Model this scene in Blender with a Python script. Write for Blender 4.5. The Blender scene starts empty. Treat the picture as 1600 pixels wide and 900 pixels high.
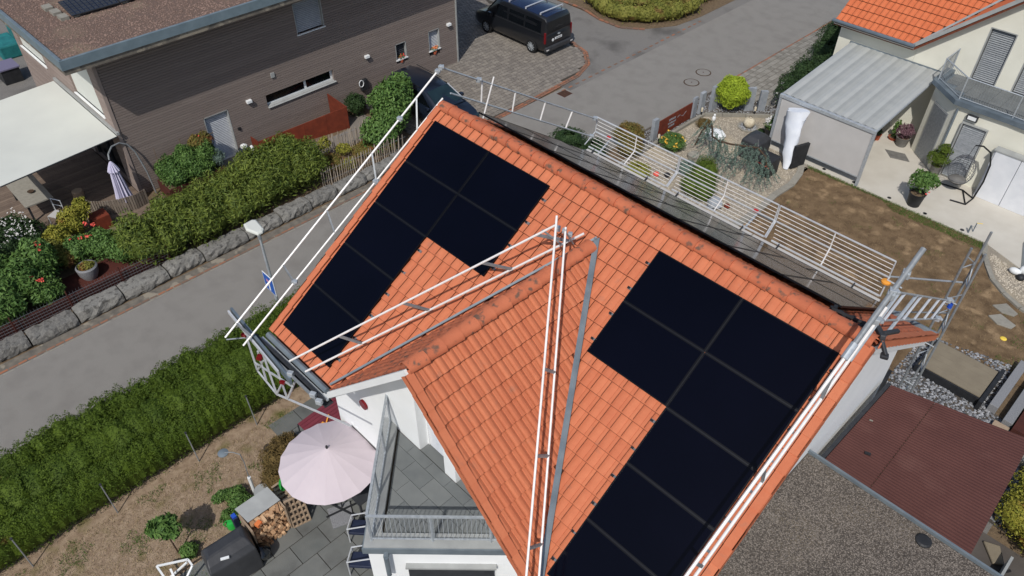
import bpy, math, random
import numpy as np
from mathutils import Vector, Matrix

# ---------------------------------------------------------------- scene, camera, light
S = bpy.context.scene
COL = S.collection
rnd = random.Random(11)
rng = np.random.default_rng(11)
R = math.radians

yaw, pitch, roll = R(135.344), R(42.312), R(0.319)
fw = Vector((math.cos(pitch)*math.cos(yaw), math.cos(pitch)*math.sin(yaw), -math.sin(pitch)))
rt = Vector((math.sin(yaw), -math.cos(yaw), 0))
up = rt.cross(fw)
rt, up = math.cos(roll)*rt+math.sin(roll)*up, -math.sin(roll)*rt+math.cos(roll)*up
cd = bpy.data.cameras.new('camera')
cam = bpy.data.objects.new('camera', cd)
COL.objects.link(cam)
cd.sensor_width = 36; cd.lens = 27.19; cd.clip_start = 0.1; cd.clip_end = 600
M = Matrix((rt, up, -fw)).transposed().to_4x4()
M.translation = (11.892, -9.364, 17.451)
cam.matrix_world = M
S.camera = cam

SUN_AZ, SUN_EL = R(-60), R(49.5)
sdir = Vector((math.cos(SUN_AZ)*math.cos(SUN_EL), math.sin(SUN_AZ)*math.cos(SUN_EL), math.sin(SUN_EL)))
wd = bpy.data.worlds.new('World'); S.world = wd; wd.use_nodes = True
nt = wd.node_tree
sky = nt.nodes.new('ShaderNodeTexSky'); sky.sky_type = 'NISHITA'; sky.sun_disc = False
sky.sun_elevation = SUN_EL; sky.sun_rotation = math.pi/2-SUN_AZ
sky.air_density = 1.0; sky.dust_density = 1.5
bg = nt.nodes['Background']; bg.inputs[1].default_value = 0.115
nt.links.new(sky.outputs[0], bg.inputs[0])
sl = bpy.data.lights.new('sun', 'SUN'); sl.energy = 3.45; sl.angle = R(0.53); sl.color = (1, .965, .91)
so = bpy.data.objects.new('sun', sl); COL.objects.link(so)
so.rotation_euler = (-sdir).to_track_quat('-Z', 'Y').to_euler(); so.location = sdir*60
S.view_settings.view_transform = 'Standard'; S.view_settings.look = 'None'
S.view_settings.exposure = -0.1; S.view_settings.gamma = 1

# ---------------------------------------------------------------- materials
def L(c):   # sRGB 0-255 -> linear
    return tuple((x/255/12.92 if x/255 <= .04045 else ((x/255+.055)/1.055)**2.4) for x in c)+(1,)

MATS = {}
def mk(name, c1, c2=None, rough=.8, metal=0., ns=6, ri=0., bump=0., bs=40, c3=None, ps=1., pt=.55, spec=.3, coat=0., pw=.06, nd=4, stretch=None):
    """procedural material: noise + per-piece random mix of c1/c2, optional patches of c3, bump"""
    m = bpy.data.materials.new(name); m.use_nodes = True; MATS[name] = m
    n = m.node_tree.nodes; l = m.node_tree.links; p = n['Principled BSDF']
    p.inputs['Roughness'].default_value = rough; p.inputs['Metallic'].default_value = metal
    p.inputs['Specular IOR Level'].default_value = spec; p.inputs['Coat Weight'].default_value = coat
    tc = n.new('ShaderNodeNewGeometry'); co = tc.outputs['Position']
    if stretch:
        mp = n.new('ShaderNodeMapping'); mp.inputs['Scale'].default_value = stretch
        l.new(co, mp.inputs[0]); co = mp.outputs[0]
    if c2 is None:
        p.inputs['Base Color'].default_value = L(c1); col = None
    else:
        nz = n.new('ShaderNodeTexNoise'); nz.inputs['Scale'].default_value = ns; nz.inputs['Detail'].default_value = nd
        l.new(co, nz.inputs[0])
        mr = n.new('ShaderNodeMapRange'); mr.inputs[1].default_value = .3; mr.inputs[2].default_value = .7
        l.new(nz.outputs[0], mr.inputs[0]); fac = mr.outputs[0]
        if ri > 0:
            ge = n.new('ShaderNodeNewGeometry'); oi = n.new('ShaderNodeObjectInfo')
            ad = n.new('ShaderNodeMath'); ad.operation = 'ADD'; l.new(ge.outputs['Random Per Island'], ad.inputs[0]); l.new(oi.outputs['Random'], ad.inputs[1])
            fr = n.new('ShaderNodeMath'); fr.operation = 'FRACT'; l.new(ad.outputs[0], fr.inputs[0])
            mx = n.new('ShaderNodeMix'); mx.inputs[0].default_value = ri; l.new(fac, mx.inputs[2]); l.new(fr.outputs[0], mx.inputs[3]); fac = mx.outputs[0]
        cm = n.new('ShaderNodeMix'); cm.data_type = 'RGBA'; l.new(fac, cm.inputs[0])
        cm.inputs[6].default_value = L(c1); cm.inputs[7].default_value = L(c2); col = cm.outputs[2]
        if c3:
            nz2 = n.new('ShaderNodeTexNoise'); nz2.inputs['Scale'].default_value = ps; nz2.inputs['Detail'].default_value = 5; l.new(co, nz2.inputs[0])
            m2 = n.new('ShaderNodeMapRange'); m2.inputs[1].default_value = pt; m2.inputs[2].default_value = pt+pw; l.new(nz2.outputs[0], m2.inputs[0])
            cx = n.new('ShaderNodeMix'); cx.data_type = 'RGBA'; l.new(m2.outputs[0], cx.inputs[0]); l.new(col, cx.inputs[6]); cx.inputs[7].default_value = L(c3); col = cx.outputs[2]
        l.new(col, p.inputs['Base Color'])
    if bump:
        b = n.new('ShaderNodeTexNoise'); b.inputs['Scale'].default_value = bs; b.inputs['Detail'].default_value = 3; l.new(co, b.inputs[0])
        bn = n.new('ShaderNodeBump'); bn.inputs['Strength'].default_value = min(1, bump); bn.inputs['Distance'].default_value = .02
        l.new(b.outputs[0], bn.inputs['Height']); l.new(bn.outputs[0], p.inputs['Normal'])
    return m

mk('asphalt', (118, 115, 110), (146, 142, 136), .9, ns=70, bump=.6, bs=120, c3=(124, 120, 115), ps=1.5, pt=.45, pw=.3, nd=8)
mk('asphalt_old', (106, 104, 101), (132, 128, 123), .9, ns=50, bump=.6, bs=120, c3=(92, 89, 86), ps=.6, pt=.5, pw=.2, nd=8)
mk('concrete_strip', (120, 113, 102), (92, 88, 82), .9, ns=5, bump=.4, bs=60, c3=(140, 132, 118), ps=2)
mk('soil', (92, 78, 62), (120, 102, 80), .95, ns=8, bump=.8, bs=30)
mk('dry_lawn', (128, 106, 80), (90, 72, 52), .95, ns=2.6, bump=1, bs=50, c3=(152, 128, 98), ps=1.6, pt=.56, pw=.12, nd=9)
mk('dry_lawn_west', (164, 144, 122), (132, 112, 92), .95, ns=6, bump=1, bs=70, c3=(104, 98, 56), ps=1.3, pt=.56, pw=.15, nd=8)
mk('dry_blade', (156, 134, 102), (92, 74, 52), .9, ns=2.2, ri=.55)
mk('dry_blade_west', (176, 154, 124), (122, 108, 76), .9, ns=1.3, ri=.6)
mk('green_blade', (56, 84, 30), (86, 108, 44), .85, ns=3, ri=.6)
mk('patio_plaster', (196, 191, 180), (184, 178, 166), .85, ns=1.2, bump=.15, bs=80, nd=8)
mk('curb_stone', (150, 146, 136), (128, 124, 114), .85, ns=9, ri=.4, bump=.3, bs=60)
mk('sett_brick', (158, 104, 78), (108, 94, 84), .85, ns=5, ri=.85, bump=.4, bs=60)
mk('paver', (142, 135, 126), (112, 106, 100), .85, ns=8, ri=.75, bump=.4, bs=70)
mk('paver_light', (146, 142, 134), (116, 112, 104), .85, ns=8, ri=.8, bump=.4, bs=70)
mk('joint', (58, 54, 48), (74, 68, 60), .95, ns=20, bump=.5)
mk('granite', (140, 138, 132), (100, 98, 95), .85, ns=14, ri=.4, bump=1, bs=26, c3=(92, 90, 86), ps=6, pt=.56, nd=8)
mk('granite_speckle', (152, 152, 154), (96, 98, 102), .8, ns=70, ri=.1, bump=.5, bs=70)
mk('slab_stone', (122, 128, 136), (156, 160, 164), .8, ns=6, ri=.5, bump=.5, bs=30)
mk('slate_paving', (100, 104, 105), (120, 123, 122), .75, ns=4, ri=.6, bump=.25, bs=60)
mk('slate_patio', (94, 97, 95), (112, 113, 110), .8, ns=3, ri=.5, bump=.3, bs=50, c3=(86, 87, 85), ps=1.5, pt=.52, pw=.2)
mk('gravel_beige', (204, 194, 176), (144, 134, 120), .85, ns=4, ri=.9)
mk('gravel_grey', (176, 178, 180), (92, 94, 98), .8, ns=4, ri=.9)
mk('gravel_mix', (168, 170, 174), (44, 46, 50), .7, ns=4, ri=.95)
mk('gravel_roof', (142, 133, 124), (50, 46, 44), .9, ns=1.2, ri=.85)
mk('gravel_pale_base', (168, 158, 142), (130, 122, 110), .95, ns=60, bump=1, bs=90, c3=(186, 172, 146), ps=.8, pt=.52, pw=.2)
mk('gravel_base', (98, 90, 82), (70, 65, 60), .95, ns=50, bump=1, bs=90, c3=(116, 106, 92), ps=.8, pt=.5, pw=.2)
mk('lava', (150, 126, 114), (100, 82, 74), .95, ns=.9, ri=.75)
mk('lava_base', (122, 102, 92), (94, 78, 70), .95, ns=40, bump=1, bs=70, c3=(132, 116, 98), ps=.5, pt=.54, pw=.15)
mk('tile', (199, 119, 84), (185, 104, 72), .78, ns=9, ri=.6, bump=.3, bs=90, c3=(172, 110, 84), ps=5, pt=.62, pw=.15, nd=7)
mk('tile_aged', (194, 113, 80), (176, 97, 68), .8, ns=7, ri=.5, bump=.5, bs=60, c3=(110, 84, 70), ps=7., pt=.575, pw=.1, nd=12)
mk('tile_bright', (202, 112, 72), (190, 100, 62), .72, ns=5, ri=.4, bump=.2, bs=100)
mk('batten_and_lip_shade', (120, 66, 46), (96, 54, 40), .9, ns=10)  # roof deck under the tiles, also the painted shade strips below tile lips
mk('white_render', (234, 236, 236), (227, 229, 229), .85, ns=1.5, bump=.12, bs=140, nd=6)
mk('cream_render', (222, 220, 206), (212, 210, 196), .85, ns=1.2, bump=.12, bs=140, nd=6)
mk('white_paint', (228, 230, 230), (220, 222, 222), .5, ns=2)
mk('white_panel', (216, 218, 222), (206, 209, 214), .55, ns=3, bump=.1, bs=20)
mk('galvanised', (190, 196, 200), (158, 164, 170), .42, .35, ns=14, ri=.2)
mk('galvanised_dull', (154, 158, 160), (124, 128, 132), .5, .35, ns=14, ri=.3)
mk('aluminium', (214, 216, 218), (198, 200, 204), .35, .35, ns=8)
mk('rail_white', (232, 229, 226), (220, 216, 213), .4, .1, ns=6)
mk('zinc', (128, 138, 144), (106, 116, 124), .5, .3, ns=3)
mk('zinc_light', (168, 170, 168), (152, 154, 153), .6, .15, ns=3)
mk('zinc_blue', (116, 128, 138), (98, 110, 120), .5, .35, ns=3)
mk('panel_cell', (3, 4, 13), (5, 6, 18), .12, ns=.5, spec=.15)
mk('panel_frame', (16, 17, 22), None, .4, .5)
mk('panel_edge_grey', (25, 27, 34), None, .5, .2)
mk('panel_blue', (14, 20, 40), (18, 25, 46), .2, ns=2, spec=.5)
mk('black_metal', (30, 31, 33), (40, 41, 44), .5, .3, ns=6)
mk('dark_metal', (66, 68, 72), (54, 56, 60), .5, .3, ns=6)
mk('cladding', (134, 122, 115), (122, 110, 104), .85, ns=3, ri=.75, bump=.3, bs=40, stretch=(1, .15, 3))
mk('cladding_light', (152, 138, 130), (134, 120, 113), .85, ns=3, ri=.7, bump=.3, bs=40)
mk('fascia', (122, 138, 146), (108, 124, 132), .5, .2, ns=3)
mk('wood_deck', (128, 112, 98), (98, 84, 74), .85, ns=5, ri=.7, bump=.4, bs=30)
mk('wood_grey', (134, 124, 112), (100, 90, 80), .85, ns=9, ri=.7, bump=.4, bs=40)
mk('wood_pale', (176, 164, 150), (136, 124, 110), .85, ns=9, ri=.7)
mk('wood_crate', (168, 148, 126), (140, 120, 100), .85, ns=8, ri=.6, bump=.3)
mk('log_end', (206, 172, 136), (150, 112, 82), .85, ns=9, ri=.85, bump=.4)
mk('bark', (84, 66, 52), (62, 50, 40), .95, ns=12, bump=.8, bs=30)
mk('corten', (124, 56, 36), (96, 42, 28), .8, ns=5, ri=.3, bump=.3, bs=40)
mk('corten_dark', (84, 42, 34), (62, 34, 30), .85, ns=6, ri=.5, bump=.3)
mk('red_sheet', (90, 57, 52), (81, 50, 46), .85, ns=1.6, ri=.15, c3=(100, 68, 62), ps=.9, pt=.56, pw=.2)
mk('burgundy', (116, 48, 58), (96, 38, 48), .6, ns=4, ri=.4)
mk('fabric_white', (206, 208, 200), (198, 200, 193), .8, ns=.8, nd=6)
mk('fabric_grey', (186, 184, 182), (178, 176, 174), .85, ns=2)
mk('fabric_pink', (198, 187, 192), (190, 179, 185), .85, ns=1.5)
mk('fabric_sheet', (222, 226, 232), (208, 213, 222), .6, ns=3)
mk('awning_grey', (158, 160, 158), (146, 149, 148), .95, ns=2, ri=.2)
mk('awning_light', (168, 170, 168), (158, 161, 160), .95, ns=2, ri=.2)
mk('parasol_lilac', (206, 202, 222), (190, 186, 208), .8, ns=3)
mk('parasol_dark', (110, 106, 130), None, .8)
mk('cover_black', (44, 45, 48), (58, 59, 62), .5, ns=2, bump=.3, bs=6, spec=.5)
mk('plastic_green', (30, 150, 58), (40, 164, 66), .4, ns=4, spec=.5)
mk('plastic_orange', (224, 150, 60), None, .5)
mk('plastic_yellow', (232, 200, 80), None, .5)
mk('plastic_red', (190, 40, 40), None, .5)
mk('plastic_blue', (40, 80, 180), None, .5)
mk('sign_blue', (30, 86, 170), None, .5)
mk('sign_pink', (190, 130, 160), None, .5)
mk('teal_cloth', (40, 120, 120), (30, 96, 100), .7, ns=5)
mk('navy', (30, 36, 56), (38, 46, 68), .5, ns=4)
mk('car_navy', (20, 27, 40), (24, 32, 46), .3, ns=1, spec=.5, coat=.6)
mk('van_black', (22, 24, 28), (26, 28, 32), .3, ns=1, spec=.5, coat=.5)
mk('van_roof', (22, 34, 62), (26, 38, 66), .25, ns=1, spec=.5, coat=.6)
mk('glass_dark', (10, 13, 17), (14, 18, 22), .08, ns=2, spec=.6)
mk('glass_teal', (34, 52, 58), (24, 38, 44), .1, ns=2, spec=.6)
mk('tyre', (24, 24, 25), (32, 32, 33), .85, ns=9)
mk('lamp_red', (110, 16, 22), None, .3)
mk('terracotta', (176, 92, 66), (156, 78, 54), .8, ns=6)
mk('pot_grey', (120, 118, 114), (100, 98, 95), .7, ns=6)
mk('pot_black', (34, 35, 37), (46, 47, 50), .55, ns=6)
mk('cream_ceramic', (212, 202, 180), (180, 168, 144), .7, ns=12, bump=.5)
mk('tan_board', (132, 122, 104), (124, 114, 97), .8, ns=3, bump=.3, bs=60)
mk('rattan', (104, 106, 110), (80, 82, 86), .6, ns=8, ri=.5)
# foliage
mk('thuja', (44, 64, 8), (84, 103, 24), .75, ns=1.6, ri=.6, c3=(112, 84, 44), ps=1.3, pt=.70, pw=.06)
mk('bamboo_leaf', (44, 66, 20), (116, 128, 52), .65, ns=1.3, ri=.7)
mk('leaf_green', (54, 86, 38), (98, 126, 62), .65, ns=1.3, ri=.7)
mk('leaf_dark', (30, 50, 26), (54, 76, 38), .7, ns=1.3, ri=.7)
mk('leaf_bright', (124, 146, 34), (160, 176, 52), .7, ns=1.3, ri=.6)
mk('leaf_olive', (90, 96, 40), (132, 128, 56), .7, ns=1.6, ri=.6, c3=(120, 84, 46), ps=1.6, pt=.6)
mk('leaf_gold', (104, 112, 36), (150, 142, 56), .7, ns=1.6, ri=.7, c3=(132, 96, 48), ps=2.2, pt=.62)
mk('leaf_rust', (120, 96, 50), (92, 98, 44), .75, ns=1.6, ri=.75, c3=(132, 86, 52), ps=2, pt=.58)
mk('leaf_brown', (86, 74, 40), (112, 92, 54), .85, ns=1.6, ri=.7)
mk('leaf_blue', (118, 136, 124), (88, 108, 98), .75, ns=2, ri=.7)
mk('leaf_moss', (64, 84, 24), (88, 104, 32), .8, ns=3, ri=.6)
mk('leaf_purple', (96, 66, 76), (120, 92, 100), .75, ns=3, ri=.7)
mk('twig', (120, 104, 84), (84, 70, 56), .9, ns=8, ri=.5)
mk('petal_red', (206, 70, 66), (226, 100, 84), .6, ns=4, ri=.5)
mk('petal_white', (222, 222, 214), (196, 190, 190), .6, ns=4, ri=.5)
mk('petal_yellow', (226, 190, 70), (232, 170, 70), .6, ns=4, ri=.5)
mk('petal_orange', (210, 110, 60), (226, 140, 80), .6, ns=4, ri=.5)
mk('hedge_box', (90, 98, 38), (126, 122, 56), .75, ns=1.6, ri=.65, c3=(112, 92, 48), ps=1.2, pt=.58)

# ---------------------------------------------------------------- mesh helpers
WL = {}
def W(o):
    return WL.get(o.name, Vector((0, 0, 0))) if o else Vector((0, 0, 0))

def tag(o, label=None, cat=None, group=None, kind=None):
    if label: o['label'] = label
    if cat: o['category'] = cat
    if group: o['group'] = group
    if kind: o['kind'] = kind
    return o

def link(name, me, par=None, loc=None):
    o = bpy.data.objects.new(name, me); COL.objects.link(o)
    if par: o.parent = par
    if loc is not None: o.location = Vector(loc)-W(par)
    WL[o.name] = W(par)
    return o

def thing(name, label, cat, loc=(0, 0, 0), group=None):
    o = bpy.data.objects.new(name, None); COL.objects.link(o); o.location = loc
    o.empty_display_size = .2
    WL[o.name] = Vector(loc)
    return tag(o, label, cat, group)

def npmesh(name, V, F, mat, smooth=False):
    """V (n,3) array, F (m,k) array of same-size faces"""
    me = bpy.data.meshes.new(name); V = np.asarray(V, np.float32); F = np.asarray(F, np.int32)
    me.vertices.add(len(V)); me.vertices.foreach_set('co', V.ravel())
    me.loops.add(F.size); me.loops.foreach_set('vertex_index', F.ravel())
    me.polygons.add(len(F)); k = F.shape[1]
    me.polygons.foreach_set('loop_start', np.arange(0, F.size, k, dtype=np.int32))
    me.update(calc_edges=True); me.materials.append(MATS[mat])
    me.polygons.foreach_set('use_smooth', np.full(len(F), smooth, dtype=bool))
    return me

class MB:
    def __init__(s): s.v = []; s.f = []
    def add(s, vs, fs):
        o = len(s.v); s.v += [tuple(a) for a in vs]; s.f += [tuple(i+o for i in f) for f in fs]; return s
    BF = [(0, 3, 2, 1), (4, 5, 6, 7), (0, 1, 5, 4), (1, 2, 6, 5), (2, 3, 7, 6), (3, 0, 4, 7)]
    def box(s, x0, y0, z0, x1, y1, z1):
        return s.add([(x0, y0, z0), (x1, y0, z0), (x1, y1, z0), (x0, y1, z0), (x0, y0, z1), (x1, y0, z1), (x1, y1, z1), (x0, y1, z1)], s.BF)
    def ob(s, c, sz, rz=0., m=None):
        a, b, h = sz[0]/2, sz[1]/2, sz[2]/2
        m = m or Matrix.Rotation(rz, 3, 'Z'); c = Vector(c)
        return s.add([c+m@Vector(p) for p in ((-a, -b, -h), (a, -b, -h), (a, b, -h), (-a, b, -h), (-a, -b, h), (a, -b, h), (a, b, h), (-a, b, h))], s.BF)
    def bar(s, p, q, w, h, upv=(0, 0, 1)):
        p, q = Vector(p), Vector(q); d = (q-p).normalized(); u = Vector(upv)
        if abs(d.dot(u)) > .98: u = Vector((1, 0, 0))
        a = d.cross(u).normalized()*(w/2); b = a.cross(d).normalized()*(h/2)
        return s.add([p-a-b, p+a-b, p+a+b, p-a+b, q-a-b, q+a-b, q+a+b, q-a+b], [(0, 1, 2, 3), (7, 6, 5, 4), (0, 4, 5, 1), (1, 5, 6, 2), (2, 6, 7, 3), (3, 7, 4, 0)])
    def tube(s, p, q, r, n=7, r2=None):
        p, q = Vector(p), Vector(q); d = (q-p).normalized(); r2 = r if r2 is None else r2
        u = Vector((0, 0, 1)) if abs(d.z) < .9 else Vector((1, 0, 0))
        a = d.cross(u).normalized(); b = d.cross(a)
        vs = [p+(a*math.cos(t)+b*math.sin(t))*r for t in [2*math.pi*i/n for i in range(n)]]
        vs += [q+(a*math.cos(t)+b*math.sin(t))*r2 for t in [2*math.pi*i/n for i in range(n)]]
        return s.add(vs, [(i, (i+1) % n, n+(i+1) % n, n+i) for i in range(n)]+[tuple(range(n-1, -1, -1)), tuple(range(n, 2*n))])
    def path(s, pts, r, n=7):
        for a, b in zip(pts, pts[1:]): s.tube(a, b, r, n)
        return s
    def prism(s, poly, z0, z1):
        n = len(poly)
        zf0 = z0 if callable(z0) else (lambda x, y: z0); zf1 = z1 if callable(z1) else (lambda x, y: z1)
        return s.add([(x, y, zf0(x, y)) for x, y in poly]+[(x, y, zf1(x, y)) for x, y in poly],
                     [tuple(range(n-1, -1, -1)), tuple(range(n, 2*n))]+[(i, (i+1) % n, n+(i+1) % n, n+i) for i in range(n)])
    def slab(s, pts, t, nrm=None):
        """polygon in 3D, given thickness t downwards along its normal"""
        P = [Vector(p) for p in pts]; nv = Vector(nrm) if nrm else (P[1]-P[0]).cross(P[2]-P[0]).normalized(); n = len(P)
        return s.add([p for p in P]+[p-nv*t for p in P], [tuple(range(n)), tuple(range(2*n-1, n-1, -1))]+[(i, n+i, n+(i+1) % n, (i+1) % n) for i in range(n)])
    def lathe(s, c, prof, n=16, caps=True):
        c = Vector(c); vs = [c+Vector((r*math.cos(2*math.pi*i/n), r*math.sin(2*math.pi*i/n), z)) for r, z in prof for i in range(n)]
        m = len(prof); fs = [(j*n+i, j*n+(i+1) % n, (j+1)*n+(i+1) % n, (j+1)*n+i) for j in range(m-1) for i in range(n)]
        if caps: fs += [tuple(range(n-1, -1, -1)), tuple((m-1)*n+i for i in range(n))]
        return s.add(vs, fs)
    def ell(s, c, r, nu=12, nv=8, jit=0.):
        c = Vector(c); vs = [c+Vector((0, 0, -r[2]))]
        for j in range(1, nv):
            t = -math.pi/2+math.pi*j/nv
            for i in range(nu):
                k = 1+rnd.uniform(-jit, jit); a = 2*math.pi*i/nu
                vs.append(c+Vector((r[0]*math.cos(t)*math.cos(a)*k, r[1]*math.cos(t)*math.sin(a)*k, r[2]*math.sin(t)*k)))
        vs.append(c+Vector((0, 0, r[2]))); e = len(vs)-1; fs = []
        for i in range(nu):
            fs.append((0, 1+(i+1) % nu, 1+i)); fs.append((e, e-nu+i, e-nu+(i+1) % nu))
            for j in range(nv-2): fs.append((1+j*nu+i, 1+j*nu+(i+1) % nu, 1+(j+1)*nu+(i+1) % nu, 1+(j+1)*nu+i))
        return s.add(vs, fs)
    def loft(s, secs):
        n = len(secs[0]); vs = [p for sc in secs for p in sc]; m = len(secs)
        fs = [(j*n+i, j*n+(i+1) % n, (j+1)*n+(i+1) % n, (j+1)*n+i) for j in range(m-1) for i in range(n)]
        return s.add(vs, fs+[tuple(range(n-1, -1, -1)), tuple((m-1)*n+i for i in range(n))])
    def mesh(s, name, mat, off=(0, 0, 0), smooth=False):
        me = bpy.data.meshes.new(name); o = Vector(off)
        me.from_pydata([(a[0]-o.x, a[1]-o.y, a[2]-o.z) for a in s.v], [], s.f); me.materials.append(MATS[mat])
        if smooth:
            me.polygons.foreach_set('use_smooth', [True]*len(me.polygons))
            me.set_sharp_from_angle(angle=R(40))
        me.update(); return me
    def build(s, name, mat, par=None, smooth=False, kind=None, label=None, cat=None, group=None, bevel=0):
        w = W(par)
        if par is None:
            xs = [a[0] for a in s.v]; ys = [a[1] for a in s.v]; zs = [a[2] for a in s.v]
            w = Vector(((min(xs)+max(xs))/2, (min(ys)+max(ys))/2, min(zs)))
            if kind: w = Vector((0, 0, 0))
        o = bpy.data.objects.new(name, s.mesh(name, mat, w, smooth)); COL.objects.link(o)
        if par: o.parent = par; WL[o.name] = W(par)
        else: o.location = w; WL[o.name] = w
        if bevel:
            b = o.modifiers.new('bevel', 'BEVEL'); b.width = bevel; b.segments = 2; b.limit_method = 'ANGLE'
        return tag(o, label, cat, group, kind)

def kites(P, N, size, asp=.45, jitter=.9):
    """leaf quads at P with normals N"""
    n = len(P); N = N+rng.normal(0, jitter, (n, 3)); N /= np.linalg.norm(N, axis=1)[:, None]+1e-9
    T = np.cross(N, rng.normal(0, 1, (n, 3))); T /= np.linalg.norm(T, axis=1)[:, None]+1e-9
    B = np.cross(N, T); sz = (size*rng.uniform(.6, 1.3, n))[:, None]
    V = np.stack([P-T*sz*.5, P+B*sz*asp*.5-T*sz*.05, P+T*sz*.5, P-B*sz*asp*.5-T*sz*.05], 1).reshape(-1, 3)
    return V, np.arange(4*n).reshape(n, 4)

def shell(blobs, n, lo=.8, hi=1.06, zmin=0.02):
    b = np.array(blobs, float); ar = (b[:, 3]*b[:, 4]+b[:, 3]*b[:, 5]+b[:, 4]*b[:, 5]); k = rng.choice(len(b), n, p=ar/ar.sum())
    D = rng.normal(0, 1, (n, 3)); D /= np.linalg.norm(D, axis=1)[:, None]; D[:, 2] = np.where(rng.random(n) < .6, np.abs(D[:, 2]), D[:, 2])
    lump = 1+.07*np.sin(D[:, 0]*7+k)+.07*np.sin(D[:, 1]*8+k*2)+.05*np.sin(D[:, 2]*9)
    P = b[k, :3]+b[k, 3:6]*D*(rng.uniform(lo, hi, n)*lump)[:, None]
    keep = P[:, 2] > zmin
    for j in range(len(b)):
        if len(b) > 80: break
        q = np.linalg.norm((P-b[j, :3])/b[j, 3:6], axis=1); keep &= (q > .74) | (k == j)
    Nn = D/b[k, 3:6]; Nn /= np.linalg.norm(Nn, axis=1)[:, None]
    return P[keep], Nn[keep]

def foliage(name, blobs, n, size, mat, par=None, asp=.45, kind=None, core=.8, jitter=.8, lo=.8, hi=1.06, **kw):
    P, N = shell(blobs, n, lo, hi); V, F = kites(P, N, size, asp, jitter)
    w = W(par)
    if core:
        c = MB()
        for b in blobs: c.ell(b[:3], (b[3]*core, b[4]*core, b[5]*core), 10, 7, .06)
        cv = np.array(c.v); tri = []
        for f in c.f:
            tri.append((f[0], f[1], f[2], f[3] if len(f) > 3 else f[2]))
        # the core is woven of leaf-coloured faces, tied in as degenerate-free quads
        quads = [t for t in tri if t[2] != t[3]]
        V2 = np.concatenate([V, cv]); F = np.concatenate([F, np.array(quads)+len(V)]); V = V2
    if par is None:
        w = Vector((float(np.mean(V[:, 0])), float(np.mean(V[:, 1])), 0))
    V = V-np.array(w)
    me = npmesh(name, V, F, mat)
    o = bpy.data.objects.new(name, me); COL.objects.link(o)
    if par: o.parent = par; WL[o.name] = W(par)
    else: o.location = w; WL[o.name] = w
    return tag(o, kw.get('label'), kw.get('cat'), kw.get('group'), kind)

def petals(name, pts, size, mat, par, n=6):
    P = np.repeat(np.array(pts, float), n, 0); P += rng.normal(0, size*.35, P.shape)
    V, F = kites(P, np.tile([0, -.2, 1.], (len(P), 1)), size, .9, .6); V -= np.array(W(par))
    o = bpy.data.objects.new(name, npmesh(name, V, F, mat)); COL.objects.link(o); o.parent = par; WL[o.name] = W(par)
    return tag(o, kind='stuff') if len(pts) > 30 else o

def inpoly(x, y, poly):
    x = np.asarray(x, float); y = np.asarray(y, float); c = np.zeros(x.shape, bool); j = len(poly)-1
    for i in range(len(poly)):
        xi, yi = poly[i]; xj, yj = poly[j]
        with np.errstate(divide='ignore', invalid='ignore'):
            c ^= ((yi > y) != (yj > y)) & (x < (xj-xi)*(y-yi)/((yj-yi) or 1e-9)+xi)
        j = i
    return c

def scatter(poly, n):
    xs = [p[0] for p in poly]; ys = [p[1] for p in poly]
    x = rng.uniform(min(xs), max(xs), n); y = rng.uniform(min(ys), max(ys), n); k = inpoly(x, y, poly); return x[k], y[k]

def stones(name, poly, n, size, mat, z=0., label=None, cat=None, par=None, flat=.6):
    """loose stones: squashed octahedra strewn on a sheet"""
    x, y = scatter(poly, n); n = len(x); r = size*rng.uniform(.45, 1.2, n)
    O = np.array([(1, 0, 0), (0, 1, 0), (-1, 0, 0), (0, -1, 0), (0, 0, 1), (0, 0, -1)], float)
    V = O[None]*rng.uniform(.6, 1.15, (n, 6, 1))*r[:, None, None]; V[:, :, 2] *= flat
    a = rng.uniform(0, 6.28, n); ca, sa = np.cos(a)[:, None], np.sin(a)[:, None]
    X = V[:, :, 0]*ca-V[:, :, 1]*sa; Y = V[:, :, 0]*sa+V[:, :, 1]*ca
    zz = z(x, y) if callable(z) else z
    V = np.stack([X+x[:, None], Y+y[:, None], V[:, :, 2]+(zz+r*flat*.3)[:, None]], 2)
    T = np.array([(0, 1, 4), (1, 2, 4), (2, 3, 4), (3, 0, 4), (1, 0, 5), (2, 1, 5), (3, 2, 5), (0, 3, 5)])
    F = (T[None]+(np.arange(n)*6)[:, None, None]).reshape(-1, 3)
    w = np.array(W(par))
    o = bpy.data.objects.new(name, npmesh(name, V.reshape(-1, 3)-w, F, mat)); COL.objects.link(o)
    if par: o.parent = par; WL[o.name] = W(par)
    return tag(o, label, cat, None, 'stuff')

def blades(name, poly, n, h, mat, z=0., label=None, cat='grass', mask=None):
    x, y = scatter(poly, n)
    if mask is not None:
        k = mask(x, y); x, y = x[k], y[k]
    n = len(x); a = rng.uniform(0, 6.28, n); hh = h*rng.uniform(.4, 1.3, n); w = .006+.004*rng.random(n)
    dx, dy = np.cos(a)*w, np.sin(a)*w; lx, ly = rng.normal(0, 1, n)*hh*.8, rng.normal(0, 1, n)*hh*.8
    V = np.stack([np.stack([x-dx, y-dy, np.full(n, z)], 1), np.stack([x+dx, y+dy, np.full(n, z)], 1), np.stack([x+lx, y+ly, z+hh], 1)], 1).reshape(-1, 3)
    o = bpy.data.objects.new(name, npmesh(name, V, np.arange(3*n).reshape(n, 3), mat)); COL.objects.link(o)
    return tag(o, label, cat, None, 'stuff')

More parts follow.
